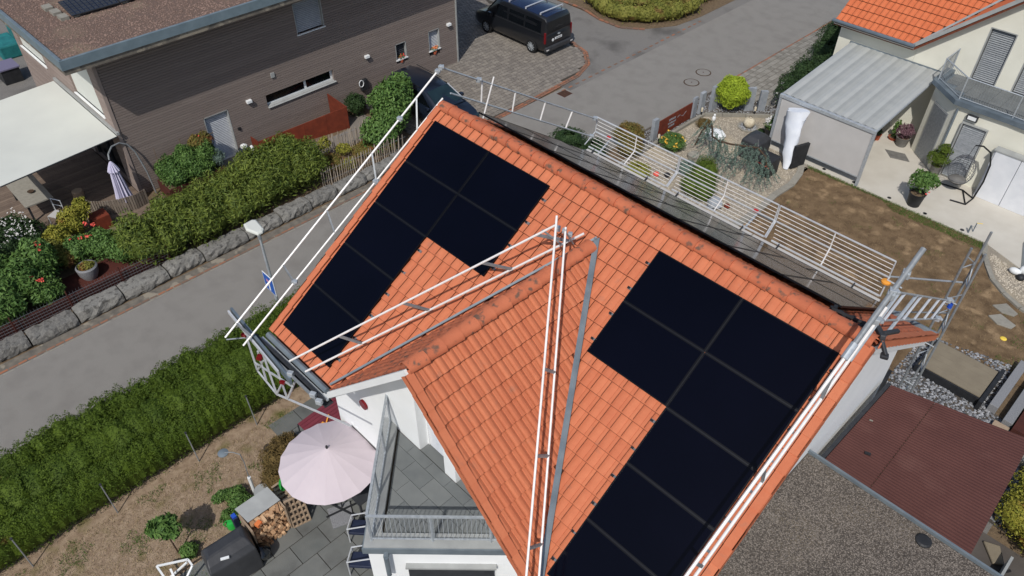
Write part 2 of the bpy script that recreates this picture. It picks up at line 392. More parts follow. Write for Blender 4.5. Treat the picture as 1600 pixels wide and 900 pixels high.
def pieces(name, mesh, items, par, mats=None):
    """one object per piece, shared mesh; items: (location, rotation matrix 3x3 or z angle)"""
    out = []
    for it in items:
        o = bpy.data.objects.new(name, mesh); COL.objects.link(o); o.parent = par
        loc = Vector(it[0])-W(par)
        if isinstance(it[1], Matrix): o.matrix_basis = Matrix.Translation(loc)@it[1].to_4x4()
        else: o.location = loc; o.rotation_euler = (0, 0, it[1])
        if len(it) > 2: o.scale = it[2]
        WL[o.name] = W(par); out.append(o)
    return out

def sheet(name, poly, z, mat, t=.05, par=None, kind='structure'):
    return MB().prism(poly, z-t, z).build(name, mat, par, kind=None if par else kind)

def ball_poly(cx, cy, rx, ry, n=20):
    return [(cx+rx*math.cos(2*math.pi*i/n), cy+ry*math.sin(2*math.pi*i/n)) for i in range(n)]

# ---------------------------------------------------------------- setting: ground, streets, paving
sheet('ground', [(-160, -120), (160, -120), (160, 200), (-160, 200)], -.03, 'soil', .3)
road = sheet('road', [(-9.6, -60), (-5, -60), (-5, 120), (-9.6, 120), (-9.6, 15.62), (-10.04, 15.62), (-10.04, 9.62), (-9.6, 9.62)], .0, 'asphalt')
side = sheet('side_street', [(-60, 15.6), (-9.6, 15.6), (-9.6, 60), (-10.3, 60), (-10.3, 26.7), (-11.3, 23.7), (-13, 22.75), (-15, 22.9), (-60, 24)], -.006, 'asphalt_old')
arc = [(-10.05, 7.8), (-10.05, 12.6), (-10.15, 14.9), (-10.25, 16.95), (-10.76, 18.33), (-11.68, 19.19), (-12.95, 19.58), (-14.41, 19.84), (-18, 20.1)]
forecourt = sheet('forecourt', [(-26, 7.8)]+arc+[(-26, 20.4)], .0, 'joint')
# pavers of the forecourt: 0.26 x 0.19 m, rows along Y
def paver_mesh(w, d, h, mat):
    b = .012; m = MB(); m.loft([[(-w/2, -d/2, 0), (w/2, -d/2, 0), (w/2, d/2, 0), (-w/2, d/2, 0)], [(-w/2, -d/2, h-b), (w/2, -d/2, h-b), (w/2, d/2, h-b), (-w/2, d/2, h-b)], [(-w/2+b, -d/2+b, h), (w/2-b, -d/2+b, h), (w/2-b, d/2-b, h), (-w/2+b, d/2-b, h)]])
    return m
fp = []
for i in range(50):
    for j in range(62):
        y = 7.9+(j+.5*(i % 2))*.2; x = -22+i*.24
        fp.append((x, y))
px = np.array(fp); ins = inpoly(px[:, 0], px[:, 1], [(-26, 7.8)]+[(a-.28 if k < 5 else a-.12, b-.0 if k < 5 else b-.26) for k, (a, b) in enumerate(arc)]+[(-26, 20.1)])
px = px[ins]; dist = np.hypot(px[:, 0]-11.9, px[:, 1]+9.4)
# those one can actually see best: right of the car, in front of the van
vis = (px[:, 1] > 10.6) & (px[:, 0] > -15.3); order = np.argsort(dist+np.where(vis, 0, 100))
pm = paver_mesh(.216, .178, .022, 'paver')
pms = pm.mesh('paver', 'paver')
pieces('paver', pms, [((px[k, 0], px[k, 1], .0+rnd.uniform(0, .004)), rnd.uniform(-.02, .02)) for k in order[:290]], forecourt)
m = MB()
for k in order[290:]:
    x, y = px[k]; m.box(x-.108, y-.089, 0, x+.108, y+.089, .021+rnd.uniform(-.004, .004))
m.build('paver', 'paver', forecourt, kind='stuff')
# rows of setts: street edge, forecourt arc
def sett_row(name, pts, w, l, par, mat='sett_brick', z=.012, gap=.02):
    me = MB().box(-w/2, -l/2, -.04, w/2, l/2, 0).mesh('sett', mat); it = []
    for a, b in zip(pts, pts[1:]):
        a, b = Vector((*a, 0)), Vector((*b, 0)); d = b-a; n = max(1, int(d.length/(l+gap))); an = math.atan2(d.y, d.x)-math.pi/2
        for i in range(n):
            p = a+d*((i+.5)/n); it.append(((p.x+rnd.uniform(-.006, .006), p.y, z+rnd.uniform(-.004, .004)), an+rnd.uniform(-.03, .03)))
    return pieces('sett', me, it, par)
strip = MB().box(-10.02, -40, -.05, -9.6, 9.6, .006).build('gutter_strip', 'concrete_strip', kind='structure')
sett_row('sett', [(-9.66, -12), (-9.66, 9)], .075, .24, strip, z=.014, gap=.035)
sett_row('sett', [(-9.55, -12), (-9.55, 9)], .045, .42, road, mat='curb_stone', z=.008, gap=.06)
kerb = MB().prism([(a+.02, b) for a, b in arc[:5]]+[(a+.02, b+.02) for a, b in arc[5:]]+[(a-.24, b-.24 if k > 3 else b) for k, (a, b) in list(enumerate(arc))[::-1]], -.05, .006).build('kerb', 'joint', kind='structure')
o1 = [(a-.04, b) if k < 4 else (a-.03, b-.03) for k, (a, b) in enumerate(arc)]
o2 = [(a-.17, b) if k < 4 else (a-.12, b-.13) for k, (a, b) in enumerate(arc)]
sett_row('sett', o1, .11, .2, kerb, z=.02); sett_row('sett', o2, .11, .17, kerb, z=.03)
sett_row('sett', [(-9.85, 15.2), (-9.95, 26.6)], .09, .22, side, z=.008, gap=.25)
# drain, manholes
dr = thing('drain_grate', 'rusty square drain grate at the street edge near the curved brick kerb', 'drain', (-9.6, 15.2, 0))
MB().box(-9.85, 14.95, -.03, -9.35, 15.5, .006).build('frame', 'corten_dark', dr)
m = MB()
for i in range(7): m.box(-9.82+i*.068, 14.99, .004, -9.785+i*.068, 15.46, .016)
m.build('grate', 'bark', dr)
for (x, y), lb in (((-6.15, 20.35), 'round manhole cover in the street, the one nearer the granite slabs'), ((-6.35, 21.6), 'round manhole cover in the street, the farther of the pair')):
    t = thing('manhole_cover', lb, 'manhole cover', (x, y, 0), 'manhole covers in the street')
    MB().lathe((x, y, -.02), [(.38, 0), (.38, .026), (.33, .027)], 28).build('ring', 'bark', t)
    MB().lathe((x, y, -.02), [(.32, 0), (.32, .034)], 28).build('lid', 'asphalt', t)
    MB().lathe((x, y, 0), [(.035, 0), (.035, .018)], 10).build('lift_hole', 'corten_dark', t)
# right neighbour's paved drive
rp = sheet('neighbour_drive', [(-5, 20.9), (-4.2, 20.9), (-2.9, 21.3), (-1.8, 21.6), (-1.3, 24), (-1.3, 60), (-5, 60)], .0, 'joint')
m = MB(); it = []
for i in range(13):
    for j in range(56):
        x = -4.82+i*.28; y = 21.0+j*.2+.1*(i % 2)
        if x > -2.9+(y-21)*.35+.6 and y < 24: continue
        if x < -1.4: it.append((x, y))
it.sort(key=lambda p: p[1])
pmr = paver_mesh(.262, .182, .018, 'paver').mesh('paver', 'paver_light')
pieces('paver', pmr, [((x, y, 0), 0) for x, y in it[:280]], rp)
for x, y in it[280:]: m.box(x-.13, y-.09, 0, x+.13, y+.09, .017)
m.build('paver', 'paver_light', rp, kind='stuff')
sett_row('sett', [(-4.98, 20.4), (-4.98, 34)], .09, .24, rp, z=.02)

# front garden bed of the right house
sheet('gravel_strip', [(-4.98, 14.2), (-3.9, 14.2), (-3.9, 18.3), (-3.4, 18.7), (-1.8, 20.2), (-.6, 20.3), (-.9, 21.5), (-4.98, 20.8)], -.01, 'gravel_base')
stones('grey_chippings', [(-4.9, 14.3), (-4.0, 14.3), (-4.0, 18.3), (-3.5, 18.75), (-1.9, 20.3), (-.7, 20.4), (-1.2, 21.2), (-4.9, 20.7)], 7000, .035, 'gravel_grey', -.005, 'grey stone chippings round the standing slate slabs by the street', 'gravel')
sheet('garden_bed', [(-3.9, 6.2), (1.5, 6.2), (1.5, 17.9), (-.8, 18.2), (-1.2, 20.2), (-1.85, 20.05), (-3.4, 18.6), (-3.9, 18.2)], 0, 'gravel_pale_base')
stones('beige_gravel', [(-3.85, 8), (1.4, 8), (1.4, 17.8), (-.8, 18.1), (-1.25, 20.15), (-1.8, 20), (-3.4, 18.5), (-3.85, 18.1)], 26000, .028, 'gravel_beige', .0, 'beige pebble gravel covering the ornamental garden bed', 'gravel')
curb = thing('garden_curb', 'pale stone curb edging the beige gravel bed towards the street', 'curb', (-3.95, 17, 0))
cp = [(-3.95, 12.2), (-3.95, 13.2), (-3.95, 14.2), (-3.95, 15.2), (-3.95, 16.2), (-3.95, 17.2), (-3.92, 18.2), (-3.35, 18.75), (-2.6, 19.45), (-1.85, 20.15), (-1.2, 20.3)]
for a, b in zip(cp, cp[1:]):
    a, b = Vector((*a, .06)), Vector((*b, .06)); d = (b-a).normalized()*.01; MB().bar(a+d, b-d, .13, .14).build('curb_stone', 'curb_stone', curb)
c2 = thing('lawn_curb', 'curved light concrete curb between gravel bed and brown lawn', 'curb', (1.5, 14, 0))
cc = [(1.40, 9.0), (1.40, 10.0), (1.42, 11.0), (1.45, 11.9), (1.62, 12.9), (1.62, 14), (1.54, 15.1), (1.62, 16.2), (1.45, 17.1), (1.15, 17.8)]
for a, b in zip(cc, cc[1:]):
    a, b = Vector((*a, .03)), Vector((*b, .03)); d = (b-a).normalized()*.012; MB().bar(a+d, b-d, .26, .09).build('curb_stone', 'curb_stone', c2)
c3 = thing('patio_curb', 'curved light concrete curb between brown lawn and pebble area at the right', 'curb', (9.4, 16, 0))
cc3 = [(8.42, 17.9), (8.62, 17.3), (8.95, 16.7), (9.35, 16.1), (9.9, 15.65), (10.55, 15.3), (11.3, 15.1), (12.2, 15.0)]
for a, b in zip(cc3, cc3[1:]):
    a, b = Vector((*a, .03)), Vector((*b, .03)); d = (b-a).normalized()*.012; MB().bar(a+d, b-d, .16, .09).build('curb_stone', 'curb_stone', c3)
sheet('pebble_area', [(8.5, 17.9), (8.7, 17.3), (9.4, 16.15), (10.6, 15.35), (14, 15), (14, 17.6), (10, 17.35)], .0, 'gravel_pale_base')
stones('pale_pebbles', [(8.75, 17.6), (8.85, 17.2), (9.5, 16.25), (10.7, 15.45), (13.8, 15.1), (13.8, 17.3), (10, 17.1)], 7000, .035, 'gravel_beige', .0, 'pale pebbles between the curved curb and the patio at the right edge', 'gravel')
lawn = sheet('lawn', [(1.5, 5.6), (9.0, 5.6), (9.0, 11.7), (14, 12), (14, 15), (10.7, 15.25), (9.4, 16.05), (8.4, 17.95), (1.2, 17.75), (1.6, 16.4), (1.6, 13)], .0, 'dry_lawn')
lp = [(1.75, 6), (9.0, 6), (9.0, 11.9), (13.8, 12.2), (13.8, 14.9), (10.6, 15.15), (9.3, 15.95), (8.35, 17.9), (1.45, 17.75), (1.75, 16.4), (1.75, 13)]
blades('dry_grass', lp, 60000, .035, 'dry_blade', .0, 'short parched brown grass of the lawn behind the tiled house')
blades('green_fringe', [(5.2, 17.4), (8.4, 17.5), (8.6, 17.2), (8.4, 17.97), (1.3, 17.93), (1.5, 17.7), (4.6, 17.8)], 9000, .06, 'green_blade', 0, 'green grass fringe along the patio edge of the brown lawn')
blades('lawn_tufts', [(1.8, 7), (9, 7), (9, 11.8), (13, 12.3), (12, 14.8), (9.2, 15.8), (8.2, 17.5), (1.8, 17.2)], 26000, .05, 'green_blade', 0, 'sparse greenish tufts growing in the parched brown lawn', mask=lambda x, y: np.sin(x*2.3+y)*np.sin(y*3.1-x*.6)+.4*np.sin(x*9)*np.sin(y*8) > .78)
blades('green_patch', [(9.6, 12.2), (12.8, 12.2), (12.8, 14.9), (10.8, 15.1), (10.9, 13.2)], 3500, .06, 'green_blade', 0, 'sparse green grass tufts by the stepping stones', mask=lambda x, y: np.sin(x*4.1)*np.sin(y*5.3+x) > .25)
patio = sheet('patio', [(-1.0, 17.95), (8.38, 17.98), (9.95, 17.32), (14, 17.6), (14, 40), (-1.2, 40)], .03, 'patio_plaster', .12)
sheet('patio_shadow_sheet', [(9.35, 18.9), (9.8, 17.45), (14, 17.7), (14, 22), (9.3, 22)], .038, 'slate_paving', .02)  # slab-coloured dark sheet standing in for a shadow cast on the patio
for k, x in enumerate((1.97, 3.26, 4.72, 6.12, 7.51)):
    t = thing('ground_light', ['leftmost', 'second', 'third', 'fourth', 'rightmost'][k]+' of the five round spotlights sunk into the patio edge', 'ground light', (x, 18.12, .03), 'ground lights along the patio edge')
    MB().lathe((x, 18.12, .02), [(.075, 0), (.075, .016)], 14).build('ring', 'dark_metal', t)
    MB().lathe((x, 18.12, .02), [(.05, 0), (.05, .02)], 12).build('glass', 'glass_dark', t)
# side yard of the tiled house
sheet('chipping_bed', [(9.0, 6.6), (13.6, 6.6), (12.6, 10.0), (11.6, 10.3), (11.6, 11.7), (9.0, 11.7)], .004, 'gravel_base')
stones('angular_chippings', [(8.9, 6.7), (13.4, 6.7), (12.5, 10.0), (11.6, 10.2), (11.3, 12.5), (8.9, 11.9)], 9000, .055, 'gravel_mix', .01, 'coarse grey and white stone chippings beside the red sheet roof', 'gravel', flat=.8)
bk = sheet('backyard', [(-1, 5.2), (1.5, 5.2), (1.5, 6.2), (-1, 6.2)], 0, 'patio_plaster')
pth = thing('stepping_row', 'row of pale concrete slabs between chippings and red sheet roof', 'slab', (11, 9, 0))
for x0, x1, y in ((9.35, 10.1, 8.45), (10.15, 11.0, 8.62), (11.1, 12.0, 8.9), (12.1, 12.9, 9.1)):
    MB().box(x0, y, 0, x1, y+.42, .07).build('slab', 'curb_stone', pth)
for k, (pl, lb) in enumerate(((((9.85, 14.8), (10.15, 15.2), (10.6, 14.95), (10.55, 14.75), (10.2, 14.65)), 'pale flat stepping stone nearer the curved curb'), (((9.95, 14.2), (10.2, 14.55), (10.75, 14.35), (10.7, 14.1), (10.3, 14.0)), 'pale flat stepping stone farther from the curved curb'))):
    MB().prism(pl, 0, .05).build('stepping_stone', 'curb_stone', label=lb, cat='stone', bevel=.01)
MB().lathe((10.69, 13.5, 0), [(.09, 0), (.1, .02), (.06, .04)], 14).build('frisbee', 'plastic_yellow', label='small pale yellow disc lying on the lawn at the right', cat='disc')
# west garden: dry lawn, patio slabs
sheet('west_lawn', [(-5.2, -30), (12, -30), (12, -8), (.4, -8), (.3, -5), (-1.7, -3.6), (-2.9, -3.2), (-2.9, 4), (-5.2, 4)], -.006, 'dry_lawn_west')
wl = [(-2.8, -14), (2.5, -14), (2.5, -8.6), (.1, -6.9), (-.4, -5.6), (-1.9, -4.4), (-2.6, -3.6)]
blades('dry_grass', wl, 45000, .035, 'dry_blade_west', 0, 'short straw coloured grass between thuja hedge and parasol patio')
blades('weeds', wl, 40000, .06, 'green_blade', 0, 'scattered green weeds in the straw coloured lawn', cat='weeds', mask=lambda x, y: (np.sin(x*3.1+y*.7)*np.sin(y*2.7-x*.5)+.35*np.sin(x*9)*np.sin(y*11)) > .5)
pt = sheet('west_patio', [(.35, -12), (14, -12), (14, -3), (-2.4, -3), (-2.4, -4.55), (-1.5, -4.5), (.3, -5.5)], .0, 'joint')
me = MB().box(.01, .01, -.02, .79, .59, .022).mesh('paving_slab', 'slate_patio'); it = []
for i in range(22):
    for j in range(16):
        x = -2.4+i*.6; y = -12+j*.8+(i % 2)*.4
        if x > 9: continue
        cx, cy = x+.3, y+.4
        if bool(inpoly([cx], [cy], [(.2, -12), (14, -12), (14, -2.6), (-2.4, -2.6), (-2.4, -4.6), (-1.4, -4.6), (.2, -5.6)])[0]):
            it.append(((x+.6, y, rnd.uniform(-.003, .003)), math.pi/2))
pieces('paving_slab', me, it, pt)
# left neighbour's garden ground and deck
sheet('garden_soil', [(-10.6, -30), (-10.6, 7.8), (-40, 7.8), (-40, -30)], .0, 'soil', .04)

# ---------------------------------------------------------------- the tiled house
T = math.tan(R(34.6)); CT, ST = math.cos(R(34.6)), math.sin(R(34.6))
YR, ZR = .35, 8.95; YE, YB = -4.80, 5.35
X0, X1 = -.2, 10.0
house = thing('house', 'white rendered house with terracotta tiled gable roof carrying black solar panels', 'house', (5, 0, 0))
def near_z(x, y): return ZR-(YR-y)*T
def back_z(x, y): return ZR-(y-YR)*T
PD = 46; TD = math.tan(R(PD)); CD, SD = math.cos(R(PD)), math.sin(R(PD)); XD, ZD, YF = 5.0, 8.45, -4.88
def dorm_z(x, y): return ZD-abs(x-XD)*TD
# walls (butted boxes); gable walls are pentagons, thickness .3
def gable_wall(x0, x1, name='wall'):
    zt = lambda y: (near_z(0, y) if y < YR else back_z(0, y))-.32
    pts0 = [(x0, -3.88, 0), (x0, 4.85, 0), (x0, 4.85, zt(4.85)), (x0, YR, zt(YR)), (x0, -3.88, zt(-3.88))]
    m = MB(); n = 5; m.add(pts0+[(x1, b, c) for a, b, c in pts0], [tuple(range(4, -1, -1)), tuple(range(5, 10))]+[(i, (i+1) % n, n+(i+1) % n, n+i) for i in range(n)])
    return m.build(name, 'white_render', house)
gable_wall(.25, .5); gable_wall(9.3, 9.55)
MB().box(.5, 4.6, 0, 9.3, 4.85, 5.55).build('wall', 'white_render', house)
# west wall under the dormer: gable field with two openings
WY = -3.88
gw = MB()
def wallp(x0, x1, z0, z1fn):
    pts = [(x0, WY, z0), (x1, WY, z0), (x1, WY, z1fn(x1)), (x0, WY, z1fn(x0))]
    gw.add(pts+[(a, b+.22, c) for a, b, c in pts], [(0, 1, 2, 3), (7, 6, 5, 4), (0, 4, 5, 1), (1, 5, 6, 2), (2, 6, 7, 3), (3, 7, 4, 0)])
tz = lambda x: min(dorm_z(x, 0), ZD)-.42
for x0, x1, z0 in ((2.1, 3.62, 0), (4.42, 4.76, 0), (5.62, 7.95, 0)):
    wallp(x0, x1, z0, tz)
gw.build('wall', 'white_render', house)
gw = MB(); wallp(3.62, 4.42, 6.15, tz); wallp(4.76, 5.0, 6.15, tz); wallp(5.0, 5.62, 6.15, tz); wallp(3.62, 4.42, 0, lambda x: 3.88); wallp(4.76, 5.62, 0, lambda x: 3.88); gw.build('wall', 'white_render', house)
MB().box(.5, -3.88, 0, 2.1, -3.66, 5.2).build('wall', 'white_render', house)
MB().box(7.95, -3.88, 0, 9.3, -3.66, 5.2).build('wall', 'white_render', house)
# projecting pillars beside the balcony doors
for x0, x1 in ((3.62, 3.66), (4.38, 4.42), (4.76, 4.80), (5.58, 5.62)): MB().box(x0 if x0 in (3.62, 4.76) else x0, WY+.221, 3.98, x1, WY+.42, 6.15).build('reveal', 'white_render', house)
for x0, x1 in ((3.665, 4.375), (4.805, 5.575)):
    f = MB(); 
    for z in np.arange(4.02, 6.15, .075): f.slab([(x0, WY+.22, z), (x1, WY+.22, z), (x1, WY+.275, z+.055), (x0, WY+.275, z+.055)], .008)
    sh = f.build('shutter', 'aluminium', house); MB().box(x0-.04, WY+.0, 3.882, x1+.04, WY+.34, 3.975).build('threshold', 'slate_paving', house)
    MB().box(x0, WY+.30, 3.98, x1, WY+.33, 6.15).build('backing', 'dark_metal', sh)
# ground floor glazing under the balcony bay side
for x0 in (.75, 2.3): 
    wn = MB().box(x0, WY-.02, .1, x0+1.1, WY-.004, 2.3).build('window', 'white_paint', house)
    MB().box(x0+.07, WY-.03, .17, x0+1.03, WY-.021, 2.23).build('pane', 'glass_dark', wn)

roof = MB()
def rslab(zf, poly, t=.14, lift=-.13):
    roof.add([(x, y, zf(x, y)+lift) for x, y in poly]+[(x, y, zf(x, y)+lift-t) for x, y in poly], [tuple(range(len(poly))), tuple(range(2*len(poly)-1, len(poly)-1, -1))]+[(i, len(poly)+i, len(poly)+(i+1) % len(poly), (i+1) % len(poly)) for i in range(len(poly))])
# valley plan points where dormer planes meet the main plane
xl = lambda y: XD-(ZD-near_z(0, y))/TD; xr = lambda y: XD+(ZD-near_z(0, y))/TD
ya = YR-(ZR-ZD)/T
rslab(near_z, [(X0+.1, YE+.05), (xl(YE+.05), YE+.05), (XD, ya), (XD, YR), (X0+.1, YR)])
rslab(near_z, [(xr(YE+.05), YE+.05), (X1-.1, YE+.05), (X1-.1, YR), (XD, YR), (XD, ya)])
rslab(back_z, [(X0+.1, YR), (X1-.1, YR), (X1-.1, YB-.05), (X0+.1, YB-.05)])
rslab(dorm_z, [(xl(YE), YF+.06), (XD, YF+.06), (XD, ya), ])
rslab(dorm_z, [(XD, YF+.06), (xr(YE), YF+.06), (XD, ya)])
roofo = roof.build('roof', 'batten_and_lip_shade', house)
# tile shape: one flat pan and one roll per tile; local x across, y down the slope (negative), z out
TW, TL = .235, .34
def tile_mesh(name, mat, w=TW, l=TL, roll=.014, bot=-.004, gd=.008, jw=.009):
    prof = [(0, -gd), (w*.035, -gd), (w*.07, roll*.5), (w*.25, roll), (w*.42, roll*.85), (w*.56, roll*.25), (w*.62, 0), (w*.66, -.006), (w*.70, .002), (w*.96, .002)]
    L2 = l+.04; n = len(prof); top = -.045; V = []
    for x, z in prof: V.append((x, 0.02, z+top-.012))
    for x, z in prof: V.append((x, -l+.0, z+bot-.012))
    for x, z in prof: V.append((x, -l+.03, z+bot-.034))
    F = [(j*n+i+1, j*n+i, (j+1)*n+i, (j+1)*n+i+1) for j in range(2) for i in range(n-1)]
    k = len(V)      # dark strip painting in the shade of the gap under the lip
    for x, z in prof: V.append((x, -l+.004, z+top+.001))
    for x, z in prof: V.append((x, -l-jw, z+top+.004))
    nf = len(F); F += [(k+n+i+1, k+i+1, k+i, k+n+i)[::-1] for i in range(n-1)]
    me = bpy.data.meshes.new(name); me.from_pydata(V, [], F); me.materials.append(MATS[mat]); me.materials.append(MATS['batten_and_lip_shade'])
    me.polygons.foreach_set('material_index', [0]*nf+[1]*(n-1)); me.update(); return me, V, F
def frame3(ex, ey, ez): return Matrix((ex, ey, ez)).transposed()
Mnear = frame3(Vector((1, 0, 0)), Vector((0, CT, ST)), Vector((0, -ST, CT)))
Mback = frame3(Vector((-1, 0, 0)), Vector((0, -CT, ST)), Vector((0, ST, CT)))
MdR = frame3(Vector((0, 1, 0)), Vector((-CD, 0, SD)), Vector((SD, 0, CD)))
MdL = frame3(Vector((0, -1, 0)), Vector((CD, 0, SD)), Vector((-SD, 0, CD)))
covered = lambda x, s: (0 <= x <= 3.484 and .425 <= s <= .425+2*1.113) or (0 <= x <= 1.742 and .425 <= s <= .425+5*1.113) or (6.178 <= x <= 9.662 and .46 <= s <= .46+2*1.113) or (7.92 <= x <= 9.662 and .46 <= s <= .46+5*1.113)
tiles = []; camv = Vector((11.892, -9.364, 17.451))
SL = (YR-YE)/CT
rows = int(SL/TL)+1
for r_ in range(rows):
    s = .12+r_*TL
    if s+TL > SL+.06: continue
    for c in range(int((X1-X0)/TW)):
        x = X0+.02+c*TW; xc = x+TW/2; sc = s+TL/2; y = YR-sc*CT; z = ZR-sc*ST
        if dorm_z(xc, y) > z+.10 and abs(xc-XD) < 3.2 and y > YF: continue
        vis = not (covered(xc, sc) and covered(xc-.25, sc) and covered(xc+.25, sc-.3) and covered(xc, sc+.3))
        tiles.append((Vector((x, YR-s*CT, ZR-s*ST)), Mnear, vis, 0))
SDL = 3.05/CD
for r_ in range(int(SDL/TL)+1):
    s = .10+r_*TL
    for c in range(20):
        y = YF+.02+c*TW; yc = y+TW/2; sc = s+TL/2; xo = sc*CD; z = ZD-sc*SD
        if xo > 3.05: continue
        if near_z(0, yc) > z+.10: continue
        tiles.append((Vector((XD+s*CD, y, ZD-s*SD)), MdR, True, 0))
        tiles.append((Vector((XD-s*CD, y+TW, ZD-s*SD)), MdL, yc < -1.5, 1))
for r_ in range(rows):
    s = .12+r_*TL
    if s+TL > SL+.2: continue
    for c in range(int((X1-X0)/TW)):
        x = X1-.02-c*TW; y = YR+(s+TL/2)*CT
        hid = .3 < x-TW/2 < 9.0 and s < 3.6
        tiles.append((Vector((x, YR+s*CT, ZR-s*ST)), Mback, not hid and x > 9, 2))
nrm_off = {0: .0}
vt = [t for t in tiles if t[2] and t[3] == 0]; vt.sort(key=lambda t: (t[0]-camv).length)
single = vt[:290]; sid = set(id(t) for t in single)
tme, tv, tf = tile_mesh('tile', 'tile'); tmd, tvd, tfd = tile_mesh('tile', 'tile', roll=.026, bot=.018, gd=.018, jw=.016)
pieces('tile', tme, [(t[0], t[1]) for t in single if t[1] is Mnear], roofo); pieces('tile', tmd, [(t[0], t[1]) for t in single if t[1] is MdR], roofo)
def tile_stuff(lst, mat, name, par, vv=None):
    V = np.array(vv if vv else tv); Fq = np.array(tf); VV = []; FF = []
    for k, t in enumerate(lst):
        mt = np.array(t[1]); VV.append(V@mt.T+np.array(t[0]-W(par))); FF.append(Fq+k*len(V))
    me = npmesh(name, np.concatenate(VV), np.concatenate(FF), mat); me.materials.append(MATS['batten_and_lip_shade'])
    nj = 9; mi = np.zeros((len(lst), len(Fq)), np.int32); mi[:, len(Fq)-nj:] = 1; me.polygons.foreach_set('material_index', mi.ravel())
    o = bpy.data.objects.new(name, me); COL.objects.link(o); o.parent = par
    return tag(o, kind='stuff')
tile_stuff([t for t in tiles if id(t) not in sid and t[3] == 0 and t[1] is Mnear], 'tile', 'roof_tiles', roofo)
gl = [t for t in tiles if id(t) not in sid and t[3] == 0 and t[1] is MdR]
if gl: tile_stuff(gl, 'tile', 'gable_roof_tiles', roofo, tvd)
tile_stuff([t for t in tiles if t[3] == 1], 'tile_aged', 'aged_roof_tiles', roofo)
tile_stuff([t for t in tiles if t[3] == 2], 'tile_aged', 'rear_roof_tiles', roofo)
# ridge caps: tapered half barrels overlapping each other
def ridge_mesh(name, mat, L_=.38, r0=.125, r1=.145):
    n = 9; V = []
    for yy, r in ((0, r0), (-.02+L_, r1), (L_, r1+.008)):
        for i in range(n):
            a = math.pi*(-.08+1.16*i/(n-1)); V.append((yy, -r*math.cos(a)*1.05, r*math.sin(a)*.8))
    o = len(V)
    for i in range(n):
        a = math.pi*(-.08+1.16*i/(n-1)); r = r1-.02; V.append((L_, -r*math.cos(a)*1.05, r*math.sin(a)*.8))
    F = [(j*n+i, (j+1)*n+i, (j+1)*n+i+1, j*n+i+1) for j in range(3) for i in range(n-1)]
    me = bpy.data.meshes.new(name); me.from_pydata(V, [], F); me.materials.append(MATS[mat]); me.polygons.foreach_set('use_smooth', [True]*len(F)); me.set_sharp_from_angle(angle=R(35)); me.update(); return me
rm = ridge_mesh('ridge_tile', 'tile_aged')
pieces('ridge_tile', rm, [((X0+.0+i*.362, YR, ZR-.06), 0.0) for i in range(28)], roofo)
pieces('ridge_tile', rm, [((XD, YF+.0+i*.362, ZD-.05), math.pi/2) for i in range(12)], roofo)
# verge tiles, stepped along the gable edges
vm = MB()
for p, q in (((0, -0, 0), (0, -TL, .022)),):
    vm.slab([(0, 0, .03), (0, -TL, .05), (.16, -TL, .05), (.16, 0, .03)], .02, (0, 0, 1)); vm.slab([(.14, 0, .03), (.14, -TL, .05), (.16, -TL, .05), (.16, 0, .03)], .14, (0, 0, 1))
vme = vm.mesh('verge_tile', 'tile')
vml = MB(); vml.slab([(0, 0, .03), (0, -TL, .05), (-.16, -TL, .05), (-.16, 0, .03)], .02, (0, 0, 1)); vml.slab([(-.14, 0, .03), (-.14, -TL, .05), (-.16, -TL, .05), (-.16, 0, .03)], .14, (0, 0, 1))
vle = vml.mesh('verge_tile', 'tile')
it = []; il = []
for r_ in range(rows):
    s = .12+r_*TL
    if s+TL > SL+.06: continue
    it.append((Vector((X1-.14, YR-s*CT, ZR-s*ST)), Mnear)); il.append((Vector((X0+.12, YR-s*CT, ZR-s*ST)), Mnear))
    il.append((Vector((X1-.12, YR+s*CT, ZR-s*ST)), Mback))
pieces('verge_tile', vme, it, roofo); pieces('verge_tile', vle, il, roofo)
it = []
for r_ in range(13):
    s = .12+r_*TL
    if s > SDL-.2: break
    it.append((Vector((XD+s*CD, YF+.06, ZD-s*SD)), MdR))
pieces('verge_tile', vle, it, roofo)
# white verge boards and soffit of the dormer, valley gutters
MB().bar((XD, YF+.02, ZD-.16), (XD-3.12, YF+.02, ZD-.16-3.12*TD), .05, .13).build('verge_board', 'white_paint', roofo)
MB().bar((XD+.03, YF+.02, ZD-.2), (XD+3.05, YF+.02, ZD-.17-3.05*TD), .05, .13).build('verge_board', 'white_paint', roofo)
m = MB(); m.slab([(XD, YF+.06, ZD-.30), (XD-3.0, YF+.06, ZD-.30-3.0*TD), (XD-3.0, WY, ZD-.30-3.0*TD), (XD, WY, ZD-.30)], .04); m.slab([(XD, YF+.06, ZD-.30), (XD, WY, ZD-.30), (XD+2.95, WY, ZD-.30-2.95*TD), (XD+2.95, YF+.06, ZD-.30-2.95*TD)], .04)
m.build('soffit', 'white_paint', roofo)
a = Vector((XD+.02, ya, ZD-.02)); b = Vector((xr(YE)+.0, YE, near_z(0, YE)))
vd = (b-a).normalized()
for sgn, e in ((1, b), (-1, Vector((xl(YE), YE, near_z(0, YE))))):
    d = (e-a).normalized(); mm = MB()
    mid = Vector((0, 0, .045)); sd = d.cross(Vector((0, 0, 1))).normalized()*.08
    lift = .075
    sd = sd*(.4 if sgn < 0 else .66)
    for off, h0, h1 in (((-1, 0), .055, .03), ((0, 1), .03, .055)): 
        p0, p1 = sd*off[0], sd*off[1]
        mm.slab([a+p0+Vector((0, 0, h0+lift-.03)), e+p0+Vector((0, 0, h0+lift-.03)), e+p1+Vector((0, 0, h1+lift-.03)), a+p1+Vector((0, 0, h1+lift-.03))], .006, (0, 0, 1))
    mm.build('valley_gutter', 'zinc', roofo)
